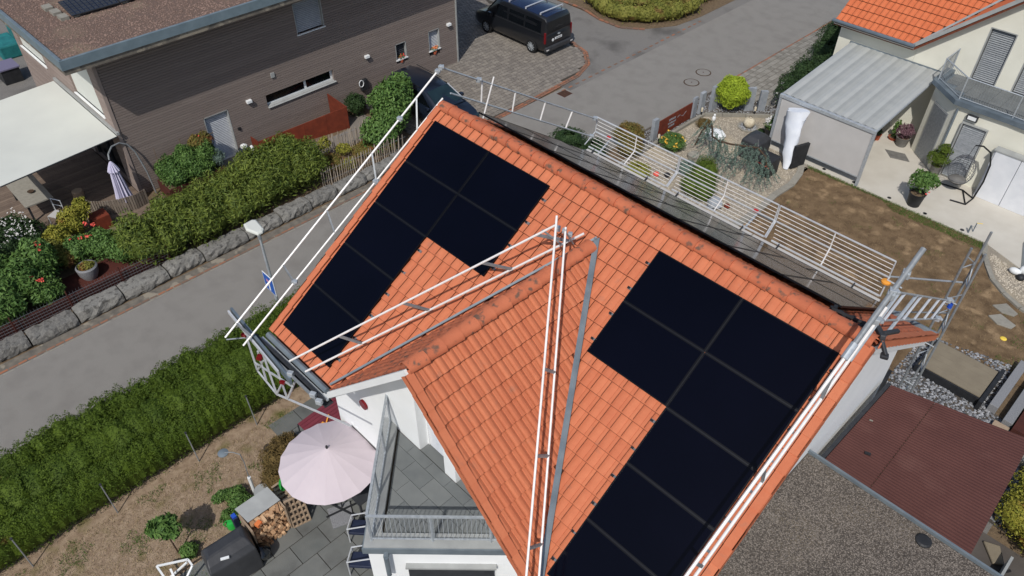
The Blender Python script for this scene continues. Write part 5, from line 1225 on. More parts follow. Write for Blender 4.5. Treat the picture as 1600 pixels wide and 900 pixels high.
for k, x in enumerate((XR-.55, XR-1.55, XR-2.7)): MB().bar((x, yc-.78, 2.09), (x, yc+.78, 2.09), .06, .035).bar((x, yc-.78, 2.0), (x, yc-.78, 2.09), .06, .05).bar((x, yc+.78, 2.0), (x, yc+.78, 2.09), .06, .05).build('roof_bar', 'aluminium', van)
MB().box(XR-.005, yc-.28, .78, XR+.012, yc+.22, .89).build('number_plate', 'white_paint', van)
m = MB()
for i, w_ in enumerate((.03, .035, .03, .035, .03, .03)): m.box(XR+.012, yc-.2+i*.062, .80, XR+.014, yc-.2+i*.062+w_, .87)
m.build('plate_characters', 'pot_black', van)
m = MB(); m.tube((XR+.0, yc-.42, .80), (XR+.015, yc-.42, .80), .075, 16); m.build('round_sticker', 'white_paint', van)
m = MB(); m.add([(XR+.005+.01*s_, yc+.0+.1*math.cos(a_), 1.02+.045*math.sin(a_)) for s_ in (0, 1) for a_ in np.linspace(0, 2*math.pi, 17)[:-1]], [tuple(range(16)), tuple(range(31, 15, -1))]+[(i, 16+i, 16+(i+1) % 16, (i+1) % 16) for i in range(16)]); m.build('oval_badge', 'galvanised', van)
# dark car behind the left gable
car = thing('parked_car', 'dark navy compact car parked beside the brown house, nose to the street', 'car', (-12.4, 9.6, 0))
yc = 9.62
secs = [car_section(x, yc, w_, z0, zt) for x, w_, z0, zt in ((-14.78, .72, .42, .82), (-14.7, .84, .28, .92), (-14.2, .89, .22, .95), (-12.2, .89, .22, .95), (-11.5, .89, .22, .94), (-10.9, .87, .22, .90), (-10.3, .80, .24, .80), (-10.02, .66, .32, .68), (-9.96, .5, .4, .6))]
MB().loft(secs).build('body', 'car_navy', car, smooth=True)
def gh2(x, wb, wt, zb, zt): return [(x, yc-wb, zb), (x, yc-(wb+wt)/2*1.01, (zb+zt)/2), (x, yc-wt, zt-.06), (x, yc-wt*.85, zt), (x, yc, zt+.03), (x, yc+wt*.85, zt), (x, yc+wt, zt-.06), (x, yc+(wb+wt)/2*1.01, (zb+zt)/2), (x, yc+wb, zb)]
MB().loft([gh2(-14.72, .78, .6, .9, 1.02), gh2(-14.45, .82, .62, .92, 1.42), gh2(-13.9, .83, .66, .93, 1.52), gh2(-12.6, .83, .67, .93, 1.53), gh2(-12.0, .83, .64, .93, 1.44), gh2(-11.0, .80, .68, .92, .97)]).build('cabin', 'car_navy', car, smooth=True)
MB().slab([(-11.96, yc-.56, 1.45), (-11.96, yc+.56, 1.45), (-11.12, yc+.68, 1.03), (-11.12, yc-.68, 1.03)], .01).build('windscreen', 'glass_teal', car)
MB().bar((-11.98, yc+.6, 1.45), (-11.1, yc+.74, 1.0), .04, .03).build('pillar_trim', 'aluminium', car)
for sgn in (-1, 1):
    f = lambda z: .835-.17*(z-.93)/.55+.004
    for x0, x1, xt0, xt1 in ((-13.2, -11.5, -13.2, -12.15), (-14.25, -13.28, -14.05, -13.28)): MB().slab([(x0, yc+sgn*f(.98), .98), (x1, yc+sgn*f(.98), .98), (xt1, yc+sgn*f(1.38), 1.38), (xt0, yc+sgn*f(1.38), 1.38)], .01*sgn).build('window', 'glass_dark', car)
    for x in (-13.95, -10.95): wheel(car, x, yc+sgn*.70, .32, sgn, .19)
    MB().box(-11.6, yc+sgn*.9-.02, .93, -11.4, yc+sgn*1.04, 1.06).build('mirror', 'car_navy', car, bevel=.03)
    MB().ob((-10.14, yc+sgn*.6, .68), (.2, .22, .1), -sgn*.5).build('headlight', 'glass_teal', car, bevel=.02)
    MB().bar((-14.1, yc+sgn*.63, 1.55), (-12.4, yc+sgn*.63, 1.55), .03, .02).build('roof_strip', 'pot_black', car)
# hedge island beyond the street
hb = []
poly = [(-15.2, 23.5), (-13.8, 23.0), (-12.5, 23.0), (-11.6, 23.8), (-10.9, 25), (-10.6, 27), (-10.6, 33), (-17, 33), (-17, 25)]
for i in range(70):
    x = rnd.uniform(-16.5, -10.7); y = rnd.uniform(23.2, 32)
    if inpoly([x+.3], [y-.3], poly)[0] and inpoly([x], [y], poly)[0]: hb.append((x, y, .5+rnd.uniform(-.05, .1), .75, .75, .6))
for a_, b_ in zip(poly[:6], poly[1:7]):
    d = Vector(b_)-Vector(a_)
    for i in range(int(d.length/.5)+1): p = Vector(a_)+d*(i*.5/max(.5, d.length)); hb.append((p.x-.3, p.y+.4, .5+rnd.uniform(-.05, .08), .6, .6, .55))
plant('box_hedge', 'broad olive green clipped hedge on the corner beyond the street', hb[:79], 34000, .11, 'hedge_box', cat='hedge', stem=False)
sheet('hedge_soil', [(-17, 22.9), (-15.2, 23.3), (-13.8, 22.72), (-12.5, 22.7), (-11.4, 23.5), (-10.5, 25), (-10.28, 27), (-10.28, 60), (-40, 60), (-40, 23.5)], .01, 'soil', .03)
m = MB(); sr = thing('hedge_edging', 'ragged reddish edging stones at the foot of the corner hedge', 'edging', (-14, 22.9, 0))
sett_row('edging_stone', [(-17.5, 23.0), (-15.5, 23.05), (-13.9, 22.62), (-12.4, 22.62), (-11.35, 23.4)], .14, .3, sr, z=.06)
# pillar stones by hedge
for o_ in list(sr.children): o_.name = 'edging_stone'
plant('dark_low_hedge', 'low dark green shrub patch by the street behind the rear eaves', [(-6.35, 11.9, .35, .8, .75, .5), (-5.5, 11.4, .35, .7, .7, .5), (-4.7, 10.8, .35, .7, .8, .45), (-6.0, 10.8, .3, .7, .7, .42), (-5.2, 12.2, .3, .6, .6, .42)], 11000, .075, 'leaf_dark', asp=.4)

# ---------------------------------------------------------------- right house
rh = thing('bay_house', 'cream rendered house with bright orange tiled roof and balcony bay at the upper right', 'house', (3, 25, 0))
GY = 23.4
gx0, gx1, gz = 2.15, 9.2, 3.83; gp = math.tan(R(42.5)); gxr = (gx0+gx1)/2; 
gzr = gz+(gxr-gx0)*gp
m = MB(); pts = [(gx0+.15, GY, 0), (9.0, GY, 0), (9.0, GY, gz-.1), (gxr, GY, gzr-.3), (gx0+.15, GY, gz-.12)]
bdoor = [(4.45, 5.42), (6.0, 6.95)]
# gable wall built round the balcony doors
def gtop(x): return gzr-abs(x-gxr)*gp-.3
xs = [gx0+.02, 4.45, 5.42, 6.0, 6.95, 9.0]
for i in range(5):
    x0, x1 = xs[i], xs[i+1]
    for z0 in ([0] if i % 2 == 0 else [0, 5.15]):
        zt = (lambda x: gtop(x)) if not (i % 2 and z0 == 0) else (lambda x: 3.0)
        mid = [x0, x1] if not (x0 < gxr < x1) else [x0, gxr, x1]
        P_ = [(x, GY, z0) for x in mid]+[(x, GY, zt(x)) for x in mid[::-1]]; n_ = len(P_)
        m.add(P_+[(a, b+.25, c) for a, b, c in P_], [tuple(range(n_)), tuple(range(2*n_-1, n_-1, -1))]+[(k, n_+k, n_+(k+1) % n_, (k+1) % n_) for k in range(n_)])
m.build('wall', 'cream_render', rh)
MB().box(-1.15, GY+.02, 0, gx0+.01, GY+.27, 3.75).build('wall', 'cream_render', rh)
MB().box(-1.15, GY+.271, 0, -.9, 32, 3.75).build('wall', 'cream_render', rh)
def blind_r(x0, x1, z0, z1, y, par=None, mat='galvanised_dull', d=.14):
    w_ = MB().box(x0, y+d, z0, x1, y+d+.02, z1).build('window', 'glass_dark', rh); f = MB(); z = z0+.03
    while z < z1-.03: f.slab([(x0+.03, y+d-.06, z), (x1-.03, y+d-.06, z), (x1-.03, y+d-.01, z+.055), (x0+.03, y+d-.01, z+.055)], .006); z += .078
    f.build('shutter', mat, w_); MB().box(x0-.04, y-.012, z0-.03, x0, y+d, z1+.04).box(x1, y-.012, z0-.03, x1+.04, y+d, z1+.04).box(x0, y-.012, z1, x1, y+d, z1+.04).build('frame', 'zinc_light', w_)
    return w_
blind_r(4.49, 5.38, 3.05, 5.11, GY); blind_r(6.04, 6.91, 3.05, 5.11, GY)
# main slope and cross gable slope of the roof
mz = lambda x, y: gz+(y-23.0)*T
cz = lambda x, y: gz+(x-gx0)*gp
rfm = MB(); valx = lambda y: gx0+(y-23.0)*T/gp
def rs(zf, poly): n_ = len(poly); rfm.add([(x, y, zf(x, y)-.13) for x, y in poly]+[(x, y, zf(x, y)-.27) for x, y in poly], [tuple(range(n_)), tuple(range(2*n_-1, n_-1, -1))]+[(i, n_+i, n_+(i+1) % n_, (i+1) % n_) for i in range(n_)])
rs(mz, [(-1.35, 23.0), (gx0, 23.0), (valx(28.5), 28.5), (-1.35, 28.5)])
rs(cz, [(gx0, 23.0), (gxr, 23.0), (gxr, 28.4), (valx(28.4), 28.4)])
rs(lambda x, y: gzr-(x-gxr)*gp, [(gxr, 23.0), (gx1, 23.0), (gx1, 28.4), (gxr, 28.4)])
rro = rfm.build('roof', 'batten_and_lip_shade', rh)
tm2, tv2, tf2 = tile_mesh('tile', 'tile_bright', .25, .38, .018)
Mm = frame3(Vector((1, 0, 0)), Vector((0, CT, ST)), Vector((0, -ST, CT)))
it = []; off2 = Vector((0, -ST, CT))*(-.015)
for r_ in range(14):
    for c in range(24):
        x = -1.33+c*.25; s = (r_+1)*.38; y = 23.0+s*CT
        if x+.1 > valx(y-.2): continue
        it.append((Vector((x, y, gz+s*ST))+off2, Mm))
pieces('tile', tm2, it[:295], rro)
gp_ = math.atan(gp); Cg, Sg = math.cos(gp_), math.sin(gp_)
Mg = frame3(Vector((0, -1, 0)), Vector((Cg, 0, Sg)), Vector((-Sg, 0, Cg)))
it = []; lst = []
for r_ in range(13):
    for c in range(14):
        s = (r_+1)*.38; x = gx0+s*Cg; y = 23.25+c*.25
        if s*Cg > gxr-gx0+.1 or x-.2 < valx(y-.15): continue
        lst.append((Vector((x, y, gz+s*Sg))+Vector((-Sg, 0, Cg))*(-.015), Mg))
tv_, tf_ = tv, tf; tv, tf = tv2, tf2
tile_stuff(lst, 'tile_bright', 'gable_tiles', rro); tv, tf = tv_, tf_
a = Vector((gx0, 23.0, gz+.03)); e = Vector((valx(28.4), 28.4, mz(0, 28.4)+.03)); d = (e-a).normalized(); sd = d.cross(Vector((0, 0, 1))).normalized()*.06
MB().slab([a-sd, e-sd, e+sd, a+sd], .01, (0, 0, 1)).build('valley_gutter', 'zinc_light', rro)
MB().bar((gx0-.05, 22.97, gz-.06), (gxr, 22.97, gzr-.06), .06, .14).build('verge_board', 'zinc_light', rro)
MB().tube((-1.4, 22.9, gz-.05), (gx0+.03, 22.9, gz-.05), .07, 9).build('gutter', 'zinc_blue', rh, smooth=True)
MB().slab([(-1.35, 22.98, gz-.19), (gx0, 22.98, gz-.19), (gx0, GY, gz-.19), (-1.35, GY, gz-.19)], .03).build('soffit', 'cream_render', rh)
# bay with balcony
bp_ = [(3.72, GY), (3.72, 22.15), (4.93, 21.15), (9.1, 21.0), (9.1, GY)]
MB().prism(bp_, 0, 3.0).build('bay', 'cream_render', rh)
bo = [(3.55, GY-.01), (3.55, 22.02), (4.87, 20.95), (6.9, 20.93), (9.3, 20.8), (9.3, GY-.01)]; bi = [(3.85, GY-.01), (3.85, 22.2), (5.0, 21.28), (6.85, 21.25), (9.3, 21.1)]
bc = MB().prism(bo, 3.001, 3.02).build('balcony', 'zinc_blue', rh)
for (a, b), (c, d_) in zip(zip(bo[:5], bo[1:5]), zip(bi, bi[1:])): MB().prism([a, b, d_, c], 3.02, 3.19).build('parapet_coping', 'zinc_blue', bc)
m = MB()
for i in range(12):
    for j in range(6):
        x = 3.95+i*.45; y = 21.45+j*.33
        if inpoly([x], [y], [(3.9, GY), (3.9, 22.25), (5.05, 21.35), (9.3, 21.2), (9.3, GY)])[0] and y < 23.1: MB().box(x, y, 3.02, x+.44, y+.32, 3.05).build('paving_slab', 'slate_paving', bc)
hr = [(3.72, GY-.05), (3.72, 22.12), (4.93, 21.12), (6.87, 21.1), (9.3, 20.95)]
MB().path([(x, y, 4.05) for x, y in hr], .022, 6).path([(x, y, 3.26) for x, y in hr], .012, 5).build('handrail', 'galvanised', bc)
bm2 = MB().tube((0, 0, 0), (0, 0, .8), .007, 5).mesh('baluster', 'galvanised_dull'); it = []
for a, b in zip(hr, hr[1:]):
    a, b = Vector(a), Vector(b); d = b-a; n_ = int(d.length/.09)
    for i in range(n_): p = a+d*(i/n_); it.append(((p.x, p.y, 3.25), 0))
pieces('baluster', bm2, it, bc)
for x, y in hr[:4]: MB().box(x-.02, y-.02, 3.1, x+.02, y+.02, 4.07).build('post', 'galvanised', bc)
# bay face features
blind_r(5.43, 6.3, .12, 2.42, 20.98, d=.10)
dr_ = MB().slab([(3.98, 21.93, .06), (4.78, 21.27, .06), (4.78, 21.27, 2.42), (3.98, 21.93, 2.42)], -.03).build('door', 'zinc_light', rh)
MB().slab([(4.03, 21.86, .12), (4.74, 21.275, .12), (4.74, 21.275, 2.36), (4.03, 21.86, 2.36)], -.02).build('door_panel', 'galvanised_dull', dr_)
MB().tube((5.05, 21.03, .1), (5.05, 21.03, 2.85), .045, 8).build('downpipe', 'zinc', rh, smooth=True)
t = MB().box(5.45, 20.97, 2.6, 5.85, 21.06, 2.82).build('house_number_plate', 'dark_metal', rh); MB().box(5.5, 20.962, 2.64, 5.8, 20.969, 2.78).build('plate_face', 'white_paint', t)
t = thing('door_mat', 'grey square mat lying at the corner of the bay', 'mat', (3.4, 21.2, .03)); MB().prism([(3.0, 21.3), (3.75, 21.55), (4.15, 21.1), (3.45, 20.85)], .031, .045).build('mat', 'pot_grey', t)
# pergola with grey fabric
pg = thing('pergola', 'patio pergola with striped grey fabric roof and grey side screen', 'pergola', (1.5, 20.8, .03))
x0, x1, y0, y1, zf, zb = -.52, 3.42, 18.05, 23.38, 2.42, 2.84
n_ = 13
for i in range(n_):
    u0, u1 = x0+(x1-x0)*i/n_, x0+(x1-x0)*(i+1)/n_
    MB().slab([(u0, y0, zf+.06), ((u0+u1)/2, y0, zf+.085), ((u0+u1)/2, y1, zb+.085), (u0, y1, zb+.06)], .01).slab([((u0+u1)/2, y0, zf+.085), (u1, y0, zf+.06), (u1, y1, zb+.06), ((u0+u1)/2, y1, zb+.085)], .01).build('fabric_strip', 'awning_grey' if i % 2 else 'awning_light', pg)
MB().box(x0-.05, y0-.14, zf-.08, x1+.05, y0-.0, zf+.06).build('front_beam', 'galvanised', pg, bevel=.01); MB().box(x0-.05, y1-.02, zb+.0, x1+.05, GY-.005, zb+.12).build('wall_box', 'zinc', pg)
for x in (x0, x1): MB().box(x-.05, y0-.12, .03, x+.05, y0-.02, zf-.08).build('post', 'galvanised', pg); MB().bar((x, y0, zf), (x, y1, zb), .06, .09).build('side_beam', 'galvanised', pg)
MB().box(x0+.06, y0-.09, .42, x1-.06, y0-.075, zf-.08).build('side_screen', 'fabric_grey', pg); MB().box(x0+.05, y0-.1, .38, x1-.05, y0-.065, .43).build('bottom_bar', 'galvanised', pg)
t = thing('patio_table', 'dark patio table in the shade behind the pergola screen', 'table', (1.6, 19.8, .03)); MB().box(.9, 19.3, .74, 2.4, 20.3, .78).build('table_top', 'dark_metal', t)
for x, y in ((.95, 19.35), (2.35, 19.35), (.95, 20.25), (2.35, 20.25)): MB().box(x-.03, y-.03, .03, x+.03, y+.03, .74).build('leg', 'dark_metal', t)
# white shed / screen right of the blind
sh = thing('white_garden_shed', 'smooth white panelled garden shed at the right picture edge', 'shed', (8, 20.8, 0))
for k in range(3):
    xa = 6.95+k*.92; MB().box(xa, 20.6, .03, xa+.9, 20.66, 2.05).build('wall_panel', 'white_panel', sh, bevel=.01)
MB().box(6.9, 20.66, .03, 9.7, 20.9, 2.0).build('core', 'white_panel', sh); MB().box(6.88, 20.57, 2.05, 9.75, 20.94, 2.10).build('roof', 'zinc_light', sh)
# hanging wicker chair
hc = thing('hanging_chair', 'grey wicker egg chair hanging from a curved black stand on the patio', 'hanging chair', (6.6, 20.5, .03))
stand = [(7.0, 20.35, .06), (7.05, 20.45, .8), (7.0, 20.5, 1.5), (6.85, 20.42, 2.0), (6.55, 20.3, 2.2), (6.3, 20.25, 2.15)]
MB().path(stand, .03, 8).build('stand', 'black_metal', hc, smooth=True)
MB().path([(5.62, 20.45, .06), (6.5, 20.62, .06), (7.0, 20.35, .06), (6.95, 19.75, .06), (6.42, 19.62, .06)], .03, 7).path([(6.5, 20.62, .06), (6.95, 19.75, .06)], .025, 7).build('base', 'black_metal', hc, smooth=True)
cx, cy, cz_ = 6.22, 20.28, 1.02
m = MB(); R0 = (.46, .42, .62)
for i in range(20):
    a = 2*math.pi*i/20; pth_ = []
    for j in range(9):
        ph = -1.45+2.9*j/8
        v = Vector((R0[0]*math.cos(ph)*math.cos(a), R0[1]*math.cos(ph)*math.sin(a), R0[2]*math.sin(ph)))
        if v.y < -.18 and v.z > -.22: 
            if len(pth_) > 1: m.path(pth_, .007, 4)
            pth_ = []; continue
        pth_.append((cx+v.x, cy+v.y, cz_+v.z))
    if len(pth_) > 1: m.path(pth_, .007, 4)
for j in range(1, 15):
    ph = -1.4+2.8*j/15; seg = []
    for i in range(25):
        a = 2*math.pi*i/24; v = Vector((R0[0]*math.cos(ph)*math.cos(a), R0[1]*math.cos(ph)*math.sin(a), R0[2]*math.sin(ph)))
        if v.y < -.18 and v.z > -.22:
            if len(seg) > 1: m.path(seg, .008, 4)
            seg = []; continue
        seg.append((cx+v.x, cy+v.y, cz_+v.z))
    if len(seg) > 1: m.path(seg, .008, 4)
m.build('basket', 'rattan', hc); MB().ell((cx, cy-.02, cz_-.42), (.34, .32, .12)).build('cushion', 'pot_grey', hc, smooth=True); MB().tube((cx, cy, cz_+.6), (6.3, 20.25, 2.15), .01, 5).build('chain', 'dark_metal', hc)
# pots on the patio
def potplant(name, label, x, y, z, r, h, pmat, blobs, n, size, mat, flowers=None, fmat=None, group=None, fs=.06):
    t = thing(name, label, 'potted plant', (x, y, z), group); MB().lathe((x, y, z), [(r*.75, 0), (r, h*.95), (r*1.06, h), (r*.9, h), (r*.86, h*.8)], 16, caps=False).build('pot', pmat, t, smooth=True); MB().lathe((x, y, z), [(r*.7, 0), (r*.9, h*.85)], 12).build('earth', 'soil', t)
    foliage('leaves', blobs, n, size, mat, t, core=.6)
    if flowers: petals('flowers', flowers, fs, fmat, t)
potplant('potted_oleander', 'large black pot with a tall green bush and pink blossoms at the lawn edge', 5.55, 18.35, .03, .3, .55, 'pot_black', [(5.5, 18.45, 1.0, .42, .42, .4), (5.75, 18.55, 1.05, .3, .3, .3)], 1500, .13, 'leaf_green', [(5.9, 18.3, .8), (5.2, 18.5, .85), (5.95, 18.6, .9), (5.85, 18.2, .75), (5.7, 18.9, 1.2)], 'petal_red')
potplant('potted_shrub', 'grey pot with two-tier round clipped shrub at the corner of the bay', 5.2, 21.0, .03, .22, .4, 'pot_grey', [(5.15, 20.95, .72, .42, .36, .3), (5.25, 21.0, 1.15, .27, .25, .24)], 3000, .06, 'leaf_moss')
potplant('potted_heather', 'round grey pot with dull purple plant beside the bay wall', 3.3, 22.1, .03, .28, .4, 'pot_grey', [(3.3, 22.1, .68, .33, .33, .3)], 1300, .07, 'leaf_purple')
potplant('potted_plant', 'terracotta dish with spindly green plant under the pergola edge', 2.85, 22.3, .03, .2, .12, 'terracotta', [(2.85, 22.35, .5, .15, .15, .4)], 260, .12, 'leaf_green')
potplant('potted_plant', 'small square orange pot under the pergola edge', 2.35, 21.8, .03, .17, .25, 'terracotta', [(2.35, 21.8, .4, .16, .16, .14)], 200, .08, 'leaf_dark')
t = thing('garden_tap', 'small bent brass and grey post at the patio edge', 'tap', (7.82, 18.2, .03)); MB().tube((7.72, 18.12, .03), (7.72, 18.12, .35), .03, 7).tube((7.82, 18.3, .03), (7.82, 18.3, .42), .02, 7).build('post', 'zinc', t); MB().tube((7.82, 18.3, .42), (8.0, 18.35, .45), .012, 5).build('spout', 'plastic_yellow', t)
t = thing('garden_figure', 'white garden figure standing on a dark base at the right picture edge', 'figure', (9.9, 17.0, 0)); MB().ell((9.75, 16.95, .14), (.2, .12, .12)).ell((9.95, 17.1, .22), (.14, .12, .16)).ell((10.02, 17.18, .38), (.08, .08, .09)).build('figure', 'white_paint', t, smooth=True); MB().ell((10.0, 16.8, .1), (.14, .14, .12)).build('base', 'pot_black', t, smooth=True)
# foliage between street and pergola
plant('yew_shrub', 'dark green spreading conifer between the paved drive and the pergola', [(-2.2, 25.4, 1.1, .8, 1.0, .8), (-1.7, 24.0, .9, .6, .8, .7), (-2.6, 26.8, 1.3, .8, .9, .9), (-1.8, 22.8, .8, .5, .7, .6), (-1.9, 27.3, 1.6, .7, .8, .8), (-1.2, 24.6, 1.5, .6, .9, .8), (-2.4, 23.9, .7, .6, .7, .6), (-1.4, 26.0, 1.8, .7, .9, .9)], 14000, .14, 'leaf_dark', asp=.22)
plant('rose_shrub', 'loose dark green rose bush with a single white bloom by the pergola corner', [(-1.7, 20.9, .85, .45, .45, .6), (-2.0, 21.7, 1.0, .45, .5, .55), (-1.5, 21.4, 1.35, .35, .4, .35)], 3600, .09, 'leaf_dark', flowers=[(-2.1, 21.2, 1.2), (-1.9, 20.6, 1.0)], fmat='petal_white', fs=.08, core=.5)
plant('red_tip_shrub', 'small green shrub with reddish tips beside the pergola post', [(-1.05, 19.75, .35, .38, .38, .32)], 1600, .07, 'leaf_green', flowers=[(-1.0, 19.8, .68), (-1.2, 19.7, .6)], fmat='petal_orange', fs=.05)
# ornamental front garden
gt = thing('ball_thuja', 'bright yellow-green ball-shaped thuja on a short trunk between the slate slabs', 'tree', (-3.5, 19.45, 0))
foliage('crown', [(-3.42, 19.42, .88, .70, .70, .64)], 11000, .085, 'leaf_bright', gt, core=.86); MB().tube((-3.42, 19.42, 0), (-3.42, 19.42, .5), .06, 8).build('trunk', 'bark', gt)
SL_ = [((-4.28, 15.02), .16, .30, .95, 0), ((-4.22, 17.75), .12, .28, .95, .05), ((-4.18, 18.28), .14, .32, 1.02, 0), ((-4.02, 18.98), .16, .36, 1.12, -.1), ((-2.85, 20.02), .14, .4, 1.1, -.7), ((-2.45, 20.45), .14, .32, .92, -.75)]
ln = ['left end of the rusty name panel', 'right end of the rusty name panel', 'second to the right of the rusty panel', 'third, just left of the ball-shaped thuja', 'first to the right of the ball-shaped thuja', 'farthest right, behind the small garden light']
for ((x, y), w_, l_, h_, rz), nm in zip(SL_, ln):
    m = MB(); v = []
    for z, k in ((0, 1), (h_*.5, 1.02), (h_, .96)):
        v.append([(x+(a*w_*math.cos(rz)-b*l_*math.sin(rz))*k*.5+rnd.uniform(-.01, .01), y+(a*w_*math.sin(rz)+b*l_*math.cos(rz))*k*.5+rnd.uniform(-.01, .01), z+(rnd.uniform(-.03, .03) if z == h_ else 0)) for a, b in ((-1, -1), (1, -1), (1, 1), (-1, 1))])
    m.loft(v).build('standing_stone', 'slab_stone', label='upright pale slate slab by the street, '+nm, cat='standing stone', group='upright slate slabs along the street')
np_ = thing('name_panel', 'rust-red steel panel with pale lettering set between two slate slabs', 'panel', (-4.2, 16.4, 0))
MB().box(-4.24, 15.25, .02, -4.20, 17.55, .78).build('steel_panel', 'corten', np_)
m = MB(); rl_ = random.Random(5)
for row, (z, y0, y1) in enumerate(((.52, 15.9, 16.35), (.36, 15.85, 16.4), (.2, 15.9, 16.3))):
    y = y0
    while y < y1: l_ = rl_.uniform(.03, .07); m.box(-4.20, y, z, -4.194, y+l_, z+rl_.uniform(.07, .1)); y += l_+.025
m.path([(-4.195, 16.5+i*.09, .48+.07*math.sin(i*1.1)) for i in range(8)], .007, 4); m.build('lettering', 'slab_stone', np_)
for k, ((x, y), nm) in enumerate((((-3.9, 14.85), 'near the left end of the rusty panel'), ((-3.95, 18.0), 'in front of the middle slate slabs'), ((-2.35, 19.75), 'right of the ball-shaped thuja'))):
    t = thing('garden_light', 'small black post light with cream glass '+nm, 'garden light', (x, y, 0), 'post lights in the gravel garden'); MB().tube((x, y, 0), (x, y, .28), .035, 8).build('post', 'pot_black', t); MB().lathe((x, y, .28), [(.045, 0), (.05, .16), (.03, .19)], 10).build('glass', 'cream_ceramic', t, smooth=True)
fo = thing('ball_fountain', 'cream stone ball fountain in a round dish of grey pebbles', 'fountain', (-2.0, 18.75, 0))
MB().lathe((-2.0, 18.72, 0), [(.43, 0), (.45, .06), (.38, .07), (.36, .03)], 26, caps=False).build('dish', 'curb_stone', fo); stones('dish_pebbles', ball_poly(-2.0, 18.72, .37, .37), 420, .04, 'gravel_grey', .03, par=fo)
MB().lathe((-1.98, 18.72, .03), [(.1, 0), (.2, .08), (.25, .2), (.25, .28), (.2, .4), (.09, .48)], 20).build('ball', 'cream_ceramic', fo, smooth=True); MB().lathe((-1.98, 18.72, .50), [(.085, 0), (.08, .03), (.06, .0)], 12).build('opening', 'bark', fo)
t = thing('white_figurine', 'little white figurine on the gravel next to the clipped brown cushion', 'figurine', (-3.25, 17.85, 0)); MB().ell((-3.35, 18.1, .14), (.08, .1, .14)).ell((-3.33, 18.08, .32), (.05, .05, .06)).ell((-3.42, 18.2, .12), (.06, .1, .05)).build('figurine', 'white_paint', t, smooth=True)
plant('cushion_plant', 'flat brown-green clipped cushion shrub beside the white figurine', [(-3.35, 17.35, .18, .33, .33, .2)], 1600, .05, 'leaf_brown', stem=False)
plant('small_cushion', 'tiny dark green cushion plant right of the ball fountain', [(-1.35, 18.75, .08, .17, .17, .11)], 500, .04, 'leaf_dark', stem=False)
def rock(name, label, c, r, mat, cat='rock'): m = MB(); m.ell(c, r, 9, 6, .16); return m.build(name, mat, label=label, cat=cat)
rock('white_rock', 'large whitish flat rock on the beige gravel', (-2.55, 17.0, .12), (.48, .42, .2), 'white_render'); rock('brown_rock', 'layered brownish rock under the weeping cedar', (-2.15, 15.0, .1), (.35, .28, .2), 'curb_stone')
rock('blue_boulder', 'smooth bluish-grey boulder behind the rear guard frame', (.35, 12.75, .2), (.3, .3, .26), 'slab_stone'); rock('grey_boulder', 'grey boulder by the white flower pot', (-.75, 19.7, .12), (.22, .22, .2), 'granite_speckle')
plant('gazania_bush', 'round green bush dotted with yellow flowers near the rusty panel', [(-3.25, 14.95, .32, .5, .48, .36)], 3600, .07, 'leaf_green', flowers=[(-3.25+rnd.uniform(-.4, .45), 14.9+rnd.uniform(-.4, .3), .55+rnd.uniform(-.15, .13)) for _ in range(34)], fmat='petal_yellow', fs=.06, stem=False)
plant('rusty_shrub', 'rounded orange and green shrub by the street left of the slate slab', [(-4.75, 13.9, .45, .6, .65, .5), (-4.2, 13.3, .4, .5, .5, .42)], 7000, .07, 'leaf_rust')
plant('thyme_cushion', 'low olive plant cushion behind the guard frame', [(-3.0, 12.3, .25, .5, .55, .3), (-2.7, 11.6, .2, .5, .5, .25)], 3000, .07, 'leaf_gold', stem=False)
plant('moss_thuja', 'moss green upright egg-shaped thuja behind the rear guard frame', [(-.55, 13.2, .75, .52, .5, .8), (-.75, 12.9, .4, .5, .45, .5), (-.3, 12.9, .45, .45, .45, .55)], 12000, .05, 'leaf_moss', core=.9)
plant('bluish_conifer', 'small blue-green conifer beside the egg-shaped thuja', [(-1.7, 13.8, .3, .4, .4, .32)], 1600, .06, 'leaf_blue')
# weeping blue cedar trained along an arch
wc = thing('weeping_cedar', 'grey-green weeping blue cedar with hanging curtains of needles over the gravel', 'tree', (-2.2, 15.9, 0))
sp = [(-2.75, 15.9, .0), (-2.6, 15.95, .7), (-2.35, 16.05, 1.15), (-2.0, 15.7, 1.25), (-1.65, 15.2, 1.2), (-1.2, 14.95, 1.3), (-.7, 15.0, 1.35), (-.2, 15.2, 1.4), (.3, 15.3, 1.5), (.75, 15.2, 1.35), (.95, 15.1, 1.0)]
MB().path(sp, .035, 6).build('trunk', 'bark', wc, smooth=True)
Ps = []; Ns = []
for a, b in zip(sp[1:], sp[2:]):
    a, b = Vector(a), Vector(b)
    for i in range(int(8+(4 if a.x > -1.5 else 0))):
        p = a.lerp(b, rnd.random())+Vector((rnd.uniform(-.22, .22), rnd.uniform(-.25, .25), rnd.uniform(-.05, .1))); q = p.copy(); dx, dy = rnd.uniform(-.02, .02), rnd.uniform(-.03, .02)
        while q.z > rnd.uniform(.03, .45):
            for _ in range(3): Ps.append((q.x+rnd.gauss(0, .022), q.y+rnd.gauss(0, .022), q.z)); Ns.append((rnd.gauss(0, 1), rnd.gauss(0, 1), .3))
            q += Vector((dx+rnd.uniform(-.008, .008), dy+rnd.uniform(-.008, .008), -.028))
V, F = kites(np.array(Ps), np.array(Ns), .075, .3, .5); V -= np.array(W(wc)); o = bpy.data.objects.new('foliage', npmesh('foliage', V, F, 'leaf_blue')); COL.objects.link(o); o.parent = wc
